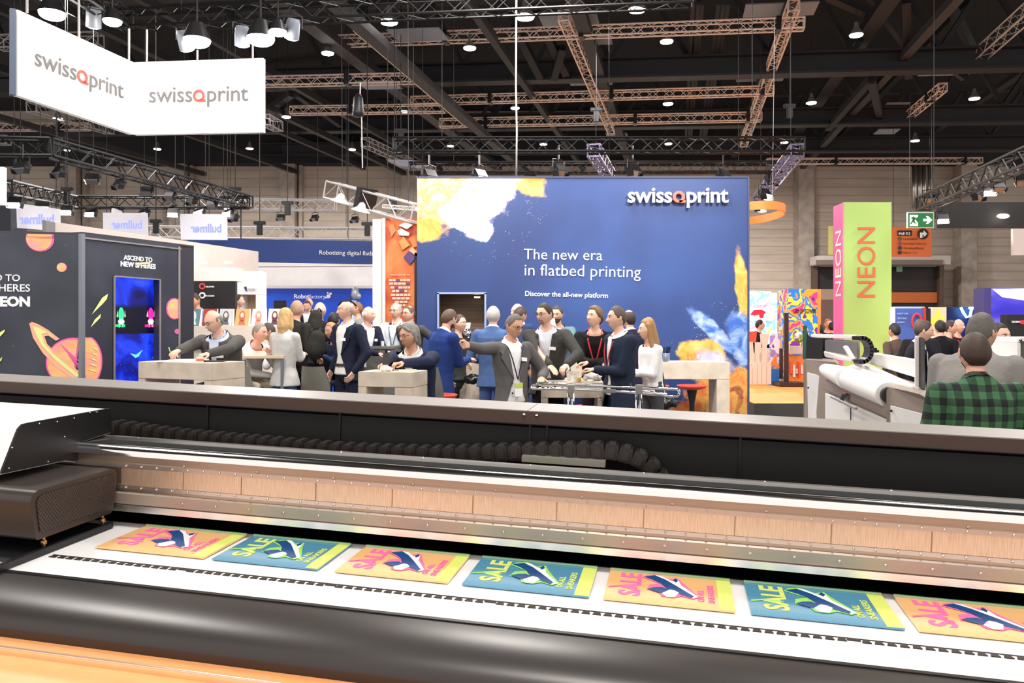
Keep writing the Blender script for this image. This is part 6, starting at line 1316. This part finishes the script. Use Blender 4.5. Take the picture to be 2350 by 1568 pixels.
    if long_:
        mb = MB(); mb.capsule((0, .03, .06), (0, .075, -long_*.5), .085, .085, 14, (1, .75), ref=(1, 0, 0)); mb.capsule((0, .075, -long_*.5), (0, .095, -long_), .085, .06, 14, (1.05, .6), ref=(1, 0, 0))
        for sx in (1, -1): mb.capsule((sx*.066, -.005, .055), (sx*.084, .02, -long_*.6), .026, .026, 10, (1, 1)); mb.capsule((sx*.084, .02, -long_*.6), (sx*.075, .03, -long_*.95), .028, .016, 10)
        v2, f2 = remesh(mb, .009, 3); v2 = np.array([v+np.array((0, .006*mnoise.noise(Vector((v[0]*60, v[1]*60, v[2]*4))), 0)) for v in v2]); mb = MB(); mb.add([tuple(T4@Vector(v)) for v in v2], f2); mb.build('long_hair', MATS['hair_'+hcol], root, smooth=True)
    if beard:
        x, y, z = HG[..., 0], HG[..., 1], HG[..., 2]; m = ss(-z, .045, .06)*ss(-y, -.01, .02)*(1-np.exp(-(x/.022)**2-((z+.0695)/.007)**2))
        if beard[1] == 'goatee': m = m*(1-ss(np.abs(x), .026, .036))*ss(-y, .04, .06)
        n = HG/np.linalg.norm(HG, axis=-1, keepdims=True); V = (HG+n*(-.002+m*.006)[..., None]).reshape(-1, 3); mb = MB(); mb.add([tuple(T4@Vector(v)) for v in V], grid_faces(m > .3)); mb.build('beard', mat('beard_'+beard[0], beard[0], .8, var=.3, scale=80), root, smooth=True)
    if glasses:
        mb = MB()
        for sx in (1, -1):
            mb.path([(sx*.034+.021*math.cos(a), -.099+.004*abs(math.cos(a)), .008+.015*math.sin(a)) for a in [2*PI*i/14 for i in range(14)]], .0022, 5, closed=True); mb.tube((sx*.055, -.094, .012), (sx*.079, .0, .012), .0022, 5)
        mb.tube((-.013, -.1, .012), (.013, -.1, .012), .0022, 5); mb.xf(T4); gl = mb.build('glasses', mat('glasses_'+str(glasses), glasses if isinstance(glasses, str) else '#1c1a1c', .3), root)
    # clothing
    fl = .0; tl_ = tlen if tlen is not None else (-.14 if shirt else -.07)
    def torso(scale, z_lo, neck_gap, flare=.0, arms=True, sleeve=1.0):
        mb = MB(); rings = []; N = 20
        prof = [(z_lo, .172+flare, .125+flare*.7), (-.02, .165, .118), (.08, .158 if not fem else .132, .110), (.20, .165 if not fem else .140, .115), (.33, .182 if not fem else .158, .122), (.43, .190 if not fem else .16, .115), (.49, .165 if not fem else .142, .095), (.53, .105, .078), (.56, .078, .070), (.585, .066, .062)]
        for z, rx, ry in prof:
            q = hip+Lr@Vector((0, 0, z*k)) if z > 0 else hip+Vector((0, 0, z*k))
            if z >= neck_gap: continue
            rings.append([q+(Lr if z > 0 else Matrix.Identity(3))@Vector((rx*k*w*scale*(abs(math.cos(t))**.85)*(1 if math.cos(t) > 0 else -1), ry*k*w*scale*math.sin(t)*(1.0 if math.sin(t) > 0 else 1.02)+.0, 0)) for t in [2*PI*j/N for j in range(N)]])
        mb.loft(rings)
        if arms:
            for i in (0, 1):
                mb.capsule(shp[i]+Vector((0, 0, .0)), el[i], .066*k*scale*w**.5*(.85 if fem else 1), .054*k*scale*(.85 if fem else 1), 14)
                if not short_sleeve: mb.capsule(el[i], el[i].lerp(hd[i], .93), .054*k*scale*(.85 if fem else 1), .040*k*scale, 14)
                mb.capsule(neck+Lr@Vector((0, 0, -.075*k)), shp[i], .062*k*scale, .058*k*scale*(.85 if fem else 1), 12)
        return mb
    def cloth(mb, vox, seed, amp=.006):
        v2, f2 = remesh(mb, vox, 3); out = []
        for v in v2:
            q = Vector(v); n_ = mnoise.noise(Vector((q.x*9+seed, q.y*9, q.z*5)))*amp+mnoise.noise(Vector((q.x*24, q.y*24+seed, q.z*15)))*amp*.5
            ax = hip+(neck-hip)*min(max((q-hip).dot(neck-hip)/(neck-hip).length_squared, 0), 1); dr = (q-ax).normalized(); out.append(q+dr*n_)
        return out, f2
    tm = top_mat or fabric('top'+top, top)
    mj = torso(1.06 if shirt else 1.0, tl_, 9, .020 if tl_ < -.1 else .016)
    v2, f2 = cloth(mj, vx, px)
    bm = bmesh.new(); bvs = [bm.verts.new(v) for v in v2]
    for f in f2:
        try: bm.faces.new([bvs[i] for i in f])
        except ValueError: pass
    Li = Lr.inverted()
    def tosp(p): return Li@(p-hip)
    # cut at the neckline
    nz_ = hip+Lr@Vector((0, 0, .545*k)); nn = Lr@Vector((0, -.42, .9)).normalized(); bmesh.ops.bisect_plane(bm, geom=bm.verts[:]+bm.edges[:]+bm.faces[:], plane_co=nz_, plane_no=nn, clear_outer=False)
    dele = [f for f in bm.faces if (f.calc_center_median()-nz_).dot(nn) > 0 and ((f.calc_center_median()-neck)-nn*(f.calc_center_median()-neck).dot(nn)).length < .16*k]
    bmesh.ops.delete(bm, geom=dele, context='FACES')
    if shirt and open_:
        ow = open_ if isinstance(open_, (int, float)) and open_ is not True else .075
        yz = .52*k; bz = .16*k
        for sx in (1, -1):
            # upper V edge and lower flare edge
            for (xa, za, xb, zb) in ((sx*(ow*.35), bz, sx*(ow*1.05), yz), (sx*(ow*.35), bz, sx*ow*1.6, -.15*k)):
                pa = hip+Lr@Vector((xa, 0, za)); dv = Lr@Vector((xb-xa, 0, zb-za)); nn2 = dv.cross(Lr@Vector((0, 1, 0))).normalized(); bmesh.ops.bisect_plane(bm, geom=bm.verts[:]+bm.edges[:]+bm.faces[:], plane_co=pa, plane_no=nn2)
        dele = []
        for f in bm.faces:
            q = tosp(f.calc_center_median())
            if q.y > -.035 or q.z > .54*k: continue
            lim = ow*.35+(ow*.7)*max(0, (q.z-bz))/(yz-bz) if q.z > bz else ow*.35+(ow*1.25)*(bz-q.z)/(bz+.15*k)
            if abs(q.x) < lim: dele.append(f)
        bmesh.ops.delete(bm, geom=dele, context='FACES')
    jm = MB(); bm.verts.index_update(); jm.add([v.co for v in bm.verts], [[v.index for v in f.verts] for f in bm.faces]); bm.free()
    jn = 'jacket' if shirt else 'top'
    jo = jm.build(jn, tm, root, smooth=True)
    if shirt:
        smt = torso(.985, -.06, 9, 0, arms=False); v3, f3 = cloth(smt, vx*1.1, px+3, .004); bs = bmesh.new(); bq = [bs.verts.new(v) for v in v3]; [bs.faces.new([bq[i] for i in f]) for f in f3]; bmesh.ops.bisect_plane(bs, geom=bs.verts[:]+bs.edges[:]+bs.faces[:], plane_co=hip+Lr@Vector((0, 0, .56*k)), plane_no=nn, clear_outer=True); bs.verts.index_update(); sm2 = MB(); sm2.add([v.co for v in bs.verts], [[v.index for v in f.verts] for f in bs.faces]); bs.free(); sh = sm2.build('shirt', fabric('shirt'+shirt, shirt, .7), root, smooth=True)
        if hq >= 1:
            for i in (0, 1):
                fd = (hd[i]-el[i]).normalized(); mb = MB(); mb.tube(hd[i]-fd*.035, hd[i]-fd*.004, .033*k, 12, .031*k); mb.build('shirt_cuff', fabric('shirt'+shirt, shirt, .7), root, smooth=True)
            # lapels
            if open_:
                for sx in (1, -1):
                    pts = [(ow*1.05, .50), (ow*1.9, .44), (ow*1.75, .40), (ow*1.95, .385), (ow*.45, .17), (ow*.36, .17)]; P = []
                    for X, Z in pts:
                        yy = -(.128 if .2 < Z < .42 else .105 if Z >= .42 else .125)*k*w*(1-max(0, (X-.06))*.9); P.append(hip+Lr@Vector((sx*X, yy, Z*k)))
                    mb = MB(); mb.prism(P if sx > 0 else P[::-1], Lr@Vector((0, -.007, 0))); mb.build('lapel', tm, jo)
    col_m = fabric('shirt'+(shirt or top), shirt or top, .7) if not top_mat else tm
    if hq >= 1 and (shirt or tie == 'collar'):
        mb = MB(); N = 18; ra = []; cc = neck+Lr@Vector((0, -.008, -.028*k)); nd = (neckv.normalized()+Lr@Vector((0, -.25, 0))).normalized()
        xx = (Lr@Vector((1, 0, 0))); yy_ = nd.cross(xx).normalized(); rings = []
        for hgt, rad in ((-.012, .068), (.035, .062), (.040, .070), (.008, .083)):
            rings.append([cc+nd*hgt*(1.0 if True else 1)+(xx*math.sin(t)+yy_*-math.cos(t)*-1)*rad*k for t in [-PI*.9+PI*1.8*j/(N-1) for j in range(N)]])
        rings = [[cc+nd*(h_+(.012 if False else 0))+(xx*math.sin(t)+yy_*math.cos(t))*rd*k for t in [-PI*.9+PI*1.8*j/(N-1) for j in range(N)]] for h_, rd in ((-.012, .068), (.035, .062), (.040, .070), (.008, .083))]
        mb.loft(rings, cap=False) if 0 else None
        vs_ = [q for r_ in rings for q in r_]; fs_ = []
        for i in range(3):
            for j in range(N-1): fs_.append((i*N+j, i*N+j+1, (i+1)*N+j+1, (i+1)*N+j))
        mb.add(vs_, fs_); mb.build('collar', col_m, root, smooth=True)
    # trousers
    mb = MB(); mb.capsule(hip+Vector((-.03, 0, .0)), hip+Vector((.03, 0, .0)), .115*k*w, .115*k*w, 14, (1, .95)); mb.capsule(hip+Vector((0, 0, .08*k)), hip+Vector((0, 0, -.04*k)), .138*k*w, .142*k*w, 14, (1, .76), ref=(1, 0, 0))
    for i in (0, 1): mb.capsule(hj[i], kn[i], .088*k*w**.5, .068*k, 14); mb.capsule(kn[i], an[i]+Vector((0, 0, .02)), .068*k, .056*k, 14)
    v3, f3 = cloth(mb, .017, px+9, .005); m2 = MB(); m2.add([tuple(v) for v in v3], f3); m2.build('trousers', fabric('pants'+pants, pants), root, smooth=True)
    if feet:
        for i in (0, 1): mb = MB(); mb.capsule(an[i]+Vector((0, .03, -.035)), an[i]+Vector((0, -.15, -.045)), .042, .036, 12, (1, 1)); mb.build('shoe', mat('shoe_dark', '#1e1a18', .4), root, smooth=True)
    if belt and hq >= 1:
        mb = MB(); N = 24; mb.loft([[hip+Vector((.158*k*w*math.cos(t), .125*k*w*math.sin(t), z_)) for t in [2*PI*j/N for j in range(N)]] for z_ in (.04*k, .075*k)], cap=False); mb.build('belt', mat('belt_brown', '#4a2f26', .4), root, smooth=True)
    def onchest(x, z, off=.0): 
        return hip+Lr@Vector((x, -(.134 if shirt else .127)*k*w*math.sqrt(max(.2, 1-(x/(.2*k*w))**2))-off, z*k))
    if badge:
        a = onchest(.115*min(badge, 1), .335, .014); b = onchest(.045*min(badge, 1), .34, .014); dv = (b-a).normalized(); mb = MB(); u_ = Lr@Vector((0, 0, .036)); mb.prism([a, b, b+u_, a+u_] if 1 else 0, Lr@Vector((0, -.004, 0))); mb.build('name_badge', M_paper, root)
    if lanyard:
        m_ = mat('lanyard'+lanyard, lanyard, .6); zl = .16; mb = MB()
        for sx in (1, -1): mb.path([neck+Lr@Vector((sx*.07*k, .02, .01)), onchest(sx*.075*k, .46, .006)+Lr@Vector((0, .02, 0)), onchest(sx*.05*k, .36, .008), onchest(0, zl, .012)], .006 if lanyard != '#d8343c' else .009, 6)
        mb.build('lanyard', m_, root)
        if badge == 2 or tie == 'card':
            p_ = onchest(0, zl-.02, .02); mb = MB(); mb.box(p_-Lr@Vector((0, 0, .075)), (.085, .006, .13), M=Lr); cd = mb.build('card', M_paper, root); mb = MB(); mb.box(p_-Lr@Vector((0, .004, .035)), (.083, .006, .045), M=Lr); mb.build('card_band', mat('card_lime', '#c9d65a', .5), cd)
    if buttons:
        for z_ in (.13, .03): mb = MB(); mb.sphere(onchest(-.06, z_, .012), (.010, .005, .010), 8, 5); mb.build('button', M_plast, jo)
    return root, dict(hc=hc, T4=T4, hd=hd, hip=hip, neck=neck, R=R, base=base, Lr=Lr)
GREY = '#8f8a86'; NAVY = '#1e2438'; BRN = '#4b382a'; BLK = '#2a221e'
P = person
# --- the nearest group
P(1186, 722, 7.8, 28, 'man in grey jacket with round glasses pointing left with an outstretched arm', lean=-3, side=0, hy=14, hp=18, hair='short', hcol='#6d655e', sk='tan', top='#636161', shirt='#f1efee', open_=.085, pants='#1d1c22', H=1.74, hrh=('w', 1056, 791, 7.12), elbr=(-.2, .1, -1), sr='point', hl=('w', 1243, 868, 7.75), elb=(.8, .3, -.6), sl='flat', glasses='#22201f', badge=1, lanyard='#2a2a2a', tie='card', buttons=True, belt=False, tlen=-.17, pal=(None, (.3, .9, -.3)))
P(1247, 696, 8.7, -12, 'tall man in dark grey suit and glasses leaning on the tablet, white open collar', lean=6, hy=-32, hp=8, hair='short', hcol='#33261f', sk='light', top='#42413e', shirt='#dfe2ea', pants='#1f1f24', H=1.84, hl=('w', 1300, 838, 8.3), elb=(1, .3, -.3), hrh=('w', 1268, 848, 8.3), elbr=(-1, .3, -.3), sl='soft', sr='flat', glasses='#2a2422', badge=1, beard=('#a77f68', 'goatee'), w=1.05, tlen=-.15)
P(1414, 703, 8.1, -68, 'man in dark navy suit seen from the side with short greying hair', lean=0, hy=-8, hp=2, hair='short', hcol='#54483e', sk='light', top='#232c3e', shirt='#e9e4e0', open_=.05, pants='#20283a', H=1.80, hl=(.03, -.30, .20), hrh=None, w=1.08, tlen=-.20, lanyard='#c03a44', sl='soft')
P(1366, 704, 9.2, -10, 'man in black sweater with red lanyard leaning on the middle table', lean=14, hy=-38, hp=-6, hair='short', hcol='#6b5238', sk='light', top='#1a191c', shirt=None, pants='#22222a', H=1.80, hl=(-.06, -.36, .18), hrh=(.10, -.34, .16), elb=(1, .2, -.4), elbr=(-1, .2, -.4), lanyard='#d8343c', sl='relax', sr='relax', vol=.02)
P(1484, 733, 8.9, -62, 'woman with long light brown hair in white blouse beside the navy suited man', lean=4, hy=-18, hp=2, hair='side', hcol='#a67c50', sk='light', top='#f2efee', pants='#4a4c50', H=1.66, long_=.30, fem=True, hl=(.0, -.30, .20), hrh=(.06, -.30, .18), w=.95, sl='soft', sr='soft')
P(1443, 712, 10.4, -150, 'dark haired man in dark suit half hidden between navy suited man and woman', hair='thin', hcol='#33251d', top='#23273a', shirt='#dddddd', pants='#23232c', H=1.76, hq=1, w=1.02)
P(1277, 702, 10.9, -8, 'man in teal shirt holding a white paper in front of his chin', lean=2, hy=-12, hp=10, hair='short', hcol='#3d3632', sk='tan', top='#5d7782', pants='#2a2a30', H=1.78, hl=(-.02, -.32, .44), elb=(1, .1, -.6), hrh=(-.10, -.30, .36), elbr=(-1, .1, -.6), sl='soft', sr='soft', beard=('#5a4a40', 'full'))
mb = MB(); mb.prism([W(1264, 732, 10.4), W(1273, 730, 10.4), W(1276, 752, 10.4), W(1262, 752, 10.4)], (0, .01, 0)); tag(mb.build('held_paper', M_paper), 'white paper held up by the man in teal shirt', 'paper')
mb = MB(); mb.prism([W(1270, 752, 10.4), W(1288, 753, 10.4), W(1285, 760, 10.4), W(1272, 756, 10.4)], (0, .01, 0)); tag(mb.build('held_sheet', M_paper), 'small folded white sheet below the held paper', 'paper')
P(1132, 703, 10.0, 172, 'grey haired man in light blue suit seen from behind at the side table', hair='short', hcol='#b9b4b0', sk='pink', top='#4d6694', shirt='#f2f2f5', open_=False, pants='#4a6290', H=1.80, hrh=(-.14, -.30, .16), hl=(.2, -.25, .14), w=1.02, tlen=-.16)
P(1187, 697, 11.4, -35, 'bald man in navy jacket behind the pointing man', hair='bald', hcol='#c9bfb6', sk='pink', top='#2f3f66', shirt='#eeeeee', pants=NAVY, H=1.78, w=1.0, hy=-20)
P(1199, 705, 10.8, 120, 'dark haired man with head turned away just behind the pointing man', hair='short', hcol='#3a2b22', sk='tan', top='#2d3a5e', shirt='#eeeeee', pants=NAVY, H=1.74, hp=20, hy=10, hq=1)
P(1037, 711, 9.2, 128, 'dark haired man in bright blue blazer and khaki trousers seen from behind', lean=6, hy=12, hp=22, hair='short', hcol='#58402c', sk='light', top='#223a78', shirt='#eef0f4', open_=False, pants='#b9a68c', H=1.78, hrh=(-.02, -.38, .22), hl=(.16, -.42, .18), elb=(1, .2, -.5), w=1.05, tlen=-.20, beard=('#4a3426', 'full'), sl='soft')
P(1055, 722, 10.6, 60, 'man in dark grey behind the bright blue blazer, mostly hidden', hair='short', hcol='#4a3526', sk='light', top='#3a3d3a', pants='#2a2a2a', H=1.72, hq=0, glasses='#222')
# --- seated man with phone
_, I = P(934, 742, 7.7, -18, 'seated man with grey swept hair in navy blazer looking at his phone', sit=1, lean=14, hy=-22, hp=10, hair='mid', hcol='#8d8780', sk='tan', top='#262b45', shirt='#efece6', open_=.05, pants='#23263c', H=1.76, hl=('w', 925, 834, 7.25), elb=(1.2, .1, -.15), hrh=('w', 880, 838, 7.2), elbr=(-1.2, .2, -.15), sl='soft', sr='soft', glasses='#3a3a40', lanyard='#3a3a44', w=1.1)
p = empty('mobile_phone', W(888, 820, 7.0), 'black mobile phone in the hands of the seated grey haired man', 'phone'); mb = MB(); mb.box(W(886, 824, 7.12), (.06, .11, .010), M=Matrix.Rotation(1.1, 3, 'X')); mb.build('phone_body', M_plast, p, bevel=.003)
# --- bearded man writing
_, I = P(481, 714, 8.45, -14, 'bearded bald man in grey suit and glasses sitting and writing at the left table', sit=1, lean=13, hy=-20, hp=22, hair='bald', hcol='#7c7670', sk='light', top='#565350', shirt='#cfd8ee', open_=.062, pants='#3c3a3c', H=1.80, hl=('w', 478, 812, 8.0), elb=(1.2, .2, -.1), hrh=('w', 402, 808, 8.0), elbr=(-1, .6, -.1), sl='soft', sr='soft', glasses='#2a2624', badge=1, lanyard='#2a2c38', beard=('#b5aaa0', 'goatee'), w=1.14)
mb = MB(); a = W(387, 797, 7.95); mb.tube(a, W(392, 812, 7.95), .006, 8, .004); tag(mb.build('pen', mat('pen_lime', '#cfd66a', .4)), 'pale green pen in the hand of the writing man', 'pen')
# --- left standing group
P(792, 690, 9.9, -38, 'bald man in navy suit and white shirt with sunglasses on his head', lean=-2, hy=-22, hp=2, hair='bald', hcol='#b39c8c', sk='light', top='#202436', shirt='#ece8e2', open_=.10, pants='#20243a', H=1.84, hl=(.24, -.10, -.02), badge=1, belt=True, tlen=-.13, w=1.02, elb=(1, .8, -.2))
mb = MB(); c = W(797, 694, 9.85); mb.path([c+Vector((-.09, -.05, -.03)), c+Vector((-.04, -.10, .012)), c+Vector((.05, -.05, .02)), c+Vector((.10, .04, -.04))], .012, 6); tag(mb.build('sunglasses', M_plast), 'dark sunglasses pushed up on the bald head of the navy suited man', 'sunglasses')
P(657, 710, 9.8, 158, 'blonde woman in light grey blazer and blue jeans seen from behind', hair='side', hcol='#c9a26c', sk='light', top='#c9c7c4', shirt='#f4f2ee', open_=False, pants='#456aa0', H=1.66, long_=.17, fem=True, hl=(.10, -.30, .24), hrh=(-.05, -.30, .22), w=1.06, tlen=-.16, hy=10, elb=(.8, .3, -.6))
P(682, 690, 10.4, 150, 'man in black jacket with a backpack turned away beside the blonde woman', lean=3, hy=20, hair='short', hcol='#b08e74', sk='pink', top='#2a2826', pants='#1f1e20', H=1.80, hl=(.24, -.12, .02), hrh=(-.2, -.2, .1), w=1.05, sl='grip', tlen=-.1)
P(735, 694, 11.9, 165, 'bald man in black jacket wearing a small black backpack', hair='bald', hcol='#cdb7a8', sk='pink', top='#242327', pants='#222', H=1.80, hrh=(-.1, -.35, .25), hl=(.12, -.35, .25), w=1.0)
def pack(px, py, d, s, lb, rz=0):
    r = empty('backpack', W(px, py, d), lb, 'backpack'); mb = MB(); c = W(px, py, d); mb.capsule(c+Vector((0, 0, -.10*s)), c+Vector((.02, 0, .10*s)), .17*s, .14*s, 14, (1, .6), ref=(1, 0, 0)); mb.capsule(c+Vector((.0, -.07*s, -.12*s)), c+Vector((0, -.07*s, -.02)), .09*s, .08*s, 12, (1, .5), ref=(1, 0, 0)); v2, f2 = remesh(mb, .014, 3); m2 = MB(); m2.add(v2.tolist(), f2); m2.build('bag', fabric('pack', '#33332f'), r, smooth=True)
    mb = MB()
    for sx in (-.07, .07): mb.path([c+Vector((sx*s, -.02, .2*s)), c+Vector((sx*s, .06, .26*s)), c+Vector((sx*1.3*s, .16, .2*s))], .014, 6)
    mb.build('strap', M_plast, r)
pack(724, 790, 10.15, .75, 'large dark backpack on the man beside the blonde woman'); pack(722, 738, 11.6, .7, 'small black backpack on the bald man in the black jacket')
P(598, 742, 9.9, 62, 'grey haired man in white shirt and khaki trousers sitting bent over, hand at face', sit=1, lean=30, hy=6, hp=4, hair='short', hcol='#93867a', sk='pink', top='#f3f0ee', pants='#cfc0aa', H=1.76, hl=(.02, -.46, .36), elb=(.5, -.3, -1), hrh=(.08, -.44, .08), sl='soft', w=1.05)
P(613, 741, 10.9, -60, 'dark haired man opposite the man in white, hand at his mouth', sit=1, lean=22, hy=0, hp=6, hair='short', hcol='#4a3c30', sk='tan', top='#e9e6e6', pants='#333', H=1.72, hl=(.0, -.30, .36), elb=(.5, -.3, -1), hq=1, sl='soft')
P(846, 704, 11.4, 48, 'older white haired man in navy jacket at the dark counter, facing right', lean=8, hy=22, hp=0, hair='bald', hcol='#e8e2dc', sk='pink', top='#24283a', shirt='#f0f0f2', pants='#222636', H=1.74, hl=(.14, -.40, .16), hrh=(-.04, -.40, .14), badge=1, sl='soft', sr='soft', w=1.06)
P(909, 696, 12.0, -22, 'man in white shirt with glasses and lanyard behind the dark counter', hy=-8, hair='short', hcol='#a8a19a', sk='light', top='#e6eef6', shirt=None, pants='#2a2e3a', H=1.80, glasses='#2a2422', lanyard='#2e4a6a', hrh=(-.12, -.30, .16), hl=(.12, -.28, .16), w=1.12, beard=('#b7a394', 'goatee'), tie='collar')
P(938, 702, 11.7, -32, 'man in dark grey polo with thin glasses right of the man in white shirt', lean=4, hy=-12, hair='thin', hcol='#5c4636', sk='pink', top='#474845', pants='#2a2a2a', H=1.76, glasses='#55504c', hl=(.34, -.05, .12), w=1.08, tie='collar')
P(819, 693, 13.5, -80, 'brown haired man behind the navy suited bald man', hair='short', hcol='#8a5f3c', sk='tan', top='#8f8d86', pants='#333', H=1.78, hq=0)
P(766, 717, 11.2, 170, 'dark dressed person behind the bald navy suited man', hair='short', hcol='#1c1a1a', sk='tan', top='#1d1c22', pants='#222', H=1.68, hq=0, w=.9)
P(757, 740, 10.9, -40, 'seated red haired person in dark blue top behind the shell chair', sit=1, lean=12, hair='short', hcol='#c08a60', sk='pink', top='#27324e', pants='#2a2a3a', H=1.66, hq=0, hl=(0, -.3, .3), hp=12)
P(704, 690, 16.5, 10, 'distant man in black jacket in front of the blue sign wall', hair='short', hcol='#4a3a30', top='#22242e', shirt='#eee', pants='#222', H=1.74, hq=0, hp=20)
P(709, 684, 17.8, 0, 'distant pink faced man behind the one in black jacket', hair='bald', hcol='#caa', sk='pink', top='#c8c4c8', pants='#222', H=1.84, hq=0)
P(443, 673, 13.4, -25, 'man in light blue shirt in front of the black information board', hair='short', hcol='#4b3628', sk='tan', top='#9db4d4', pants='#2a2a33', H=1.84, hq=1, hp=18, w=1.0)
P(548, 676, 14.8, 90, 'person in navy jacket at the shelf booth', hair='short', hcol='#3a2a22', sk='light', top='#242c50', pants='#222', H=1.84, hq=0, lean=14, w=.95)
# --- right side
P(2237, 763, 4.55, 176, 'man in green and black plaid shirt seen from behind at the right', vol=.004, hair='short', hcol='#3f2e24', sk='pink', top='#3b6243', top_mat=M_plaid, pants='#22242c', H=1.72, hy=-12, w=1.12, hl=(.27, -.12, -.05), hrh=(-.27, -.12, -.05), tie='collar', beard=('#3f2e24', 'full'), tlen=-.12)
P(2252, 722, 5.2, 135, 'large man in grey shirt bending over the roll printer behind the plaid shirt man', lean=34, hy=-18, hp=-2, hair='side', hcol='#5a544e', sk='tan', top='#84807b', pants='#2a2a2c', H=1.80, w=1.14, hl=(.10, -.46, .12), hrh=(-.10, -.42, .1), tlen=-.26)
P(2292, 742, 6.7, 20, 'person in black T-shirt mostly hidden behind the bending man', lean=10, hy=0, hair='short', hcol='#2a2420', sk='pink', top='#2d302c', pants='#222', H=1.72, hl=(.26, -.12, .05), w=1.05, short_sleeve=True, hq=1)
P(2127, 737, 9.2, 55, 'man in dark suit and pale shirt looking down behind the roll printer', hair='short', hcol='#3c2f28', sk='light', top='#211f28', shirt='#d8e0f0', open_=.07, pants='#222', H=1.72, hp=14, hy=12, lean=4, hl=(.1, -.25, .1), w=1.0)
far = [(2112, 733, 11.5, 150, '#6a4a38', '#1d1b20', 'person with cap of short hair in black, left of the man in dark suit'), (2158, 735, 12.5, 170, '#201a1a', '#17161a', 'dark haired person in black behind the man in dark suit'), (2182, 735, 12.8, 60, '#3a2c24', '#1d1b1e', 'dark haired man in profile wearing black at the right'), (2200, 733, 13.2, 20, None, '#1b1a1e', 'bald man in black with red lanyard at the right'),
       (1744, 734, 18.7, 80, '#1e1818', '#1c1a1e', 'dark haired woman in black before the lit picture wall'), (1818, 738, 18.6, 100, '#1e1a1c', '#26242c', 'dark haired person left below the splash tower'), (1838, 736, 18.9, 60, '#54342a', '#2a2730', 'brown haired person below the splash tower lettering'), (1862, 733, 18.4, 110, '#1b1617', '#2c2729', 'dark haired man in charcoal below the splash tower'),
       (1880, 745, 18.5, 200, '#241a1a', '#1a181a', 'person in black right of the charcoal man'), (1901, 732, 18.8, 0, '#a8483c', '#1b191c', 'red faced person in black with pale lanyard by the bottle shelf'), (2052, 742, 12.5, 200, '#2a2220', '#5d4a40', 'person in brown jacket at the right edge of the green tower'), (1911, 738, 18, 150, '#201a1a', '#1c1a1c', 'dark haired person close to the pink tower side')]
for px, py, d, rot, hc_, tc, lb in far: P(px, py, d, rot, lb, z0=0, hair='short' if hc_ else 'bald', hcol=hc_ or '#b09080', sk='pink' if 'red' in lb else 'tan', top=tc, pants='#1c1b20', H=1.72 if d < 14 else 1.95, hq=0, lanyard='#d8343c' if 'red lanyard' in lb else None, hl=(.05, -.3, .3) if 'woman' in lb else None)
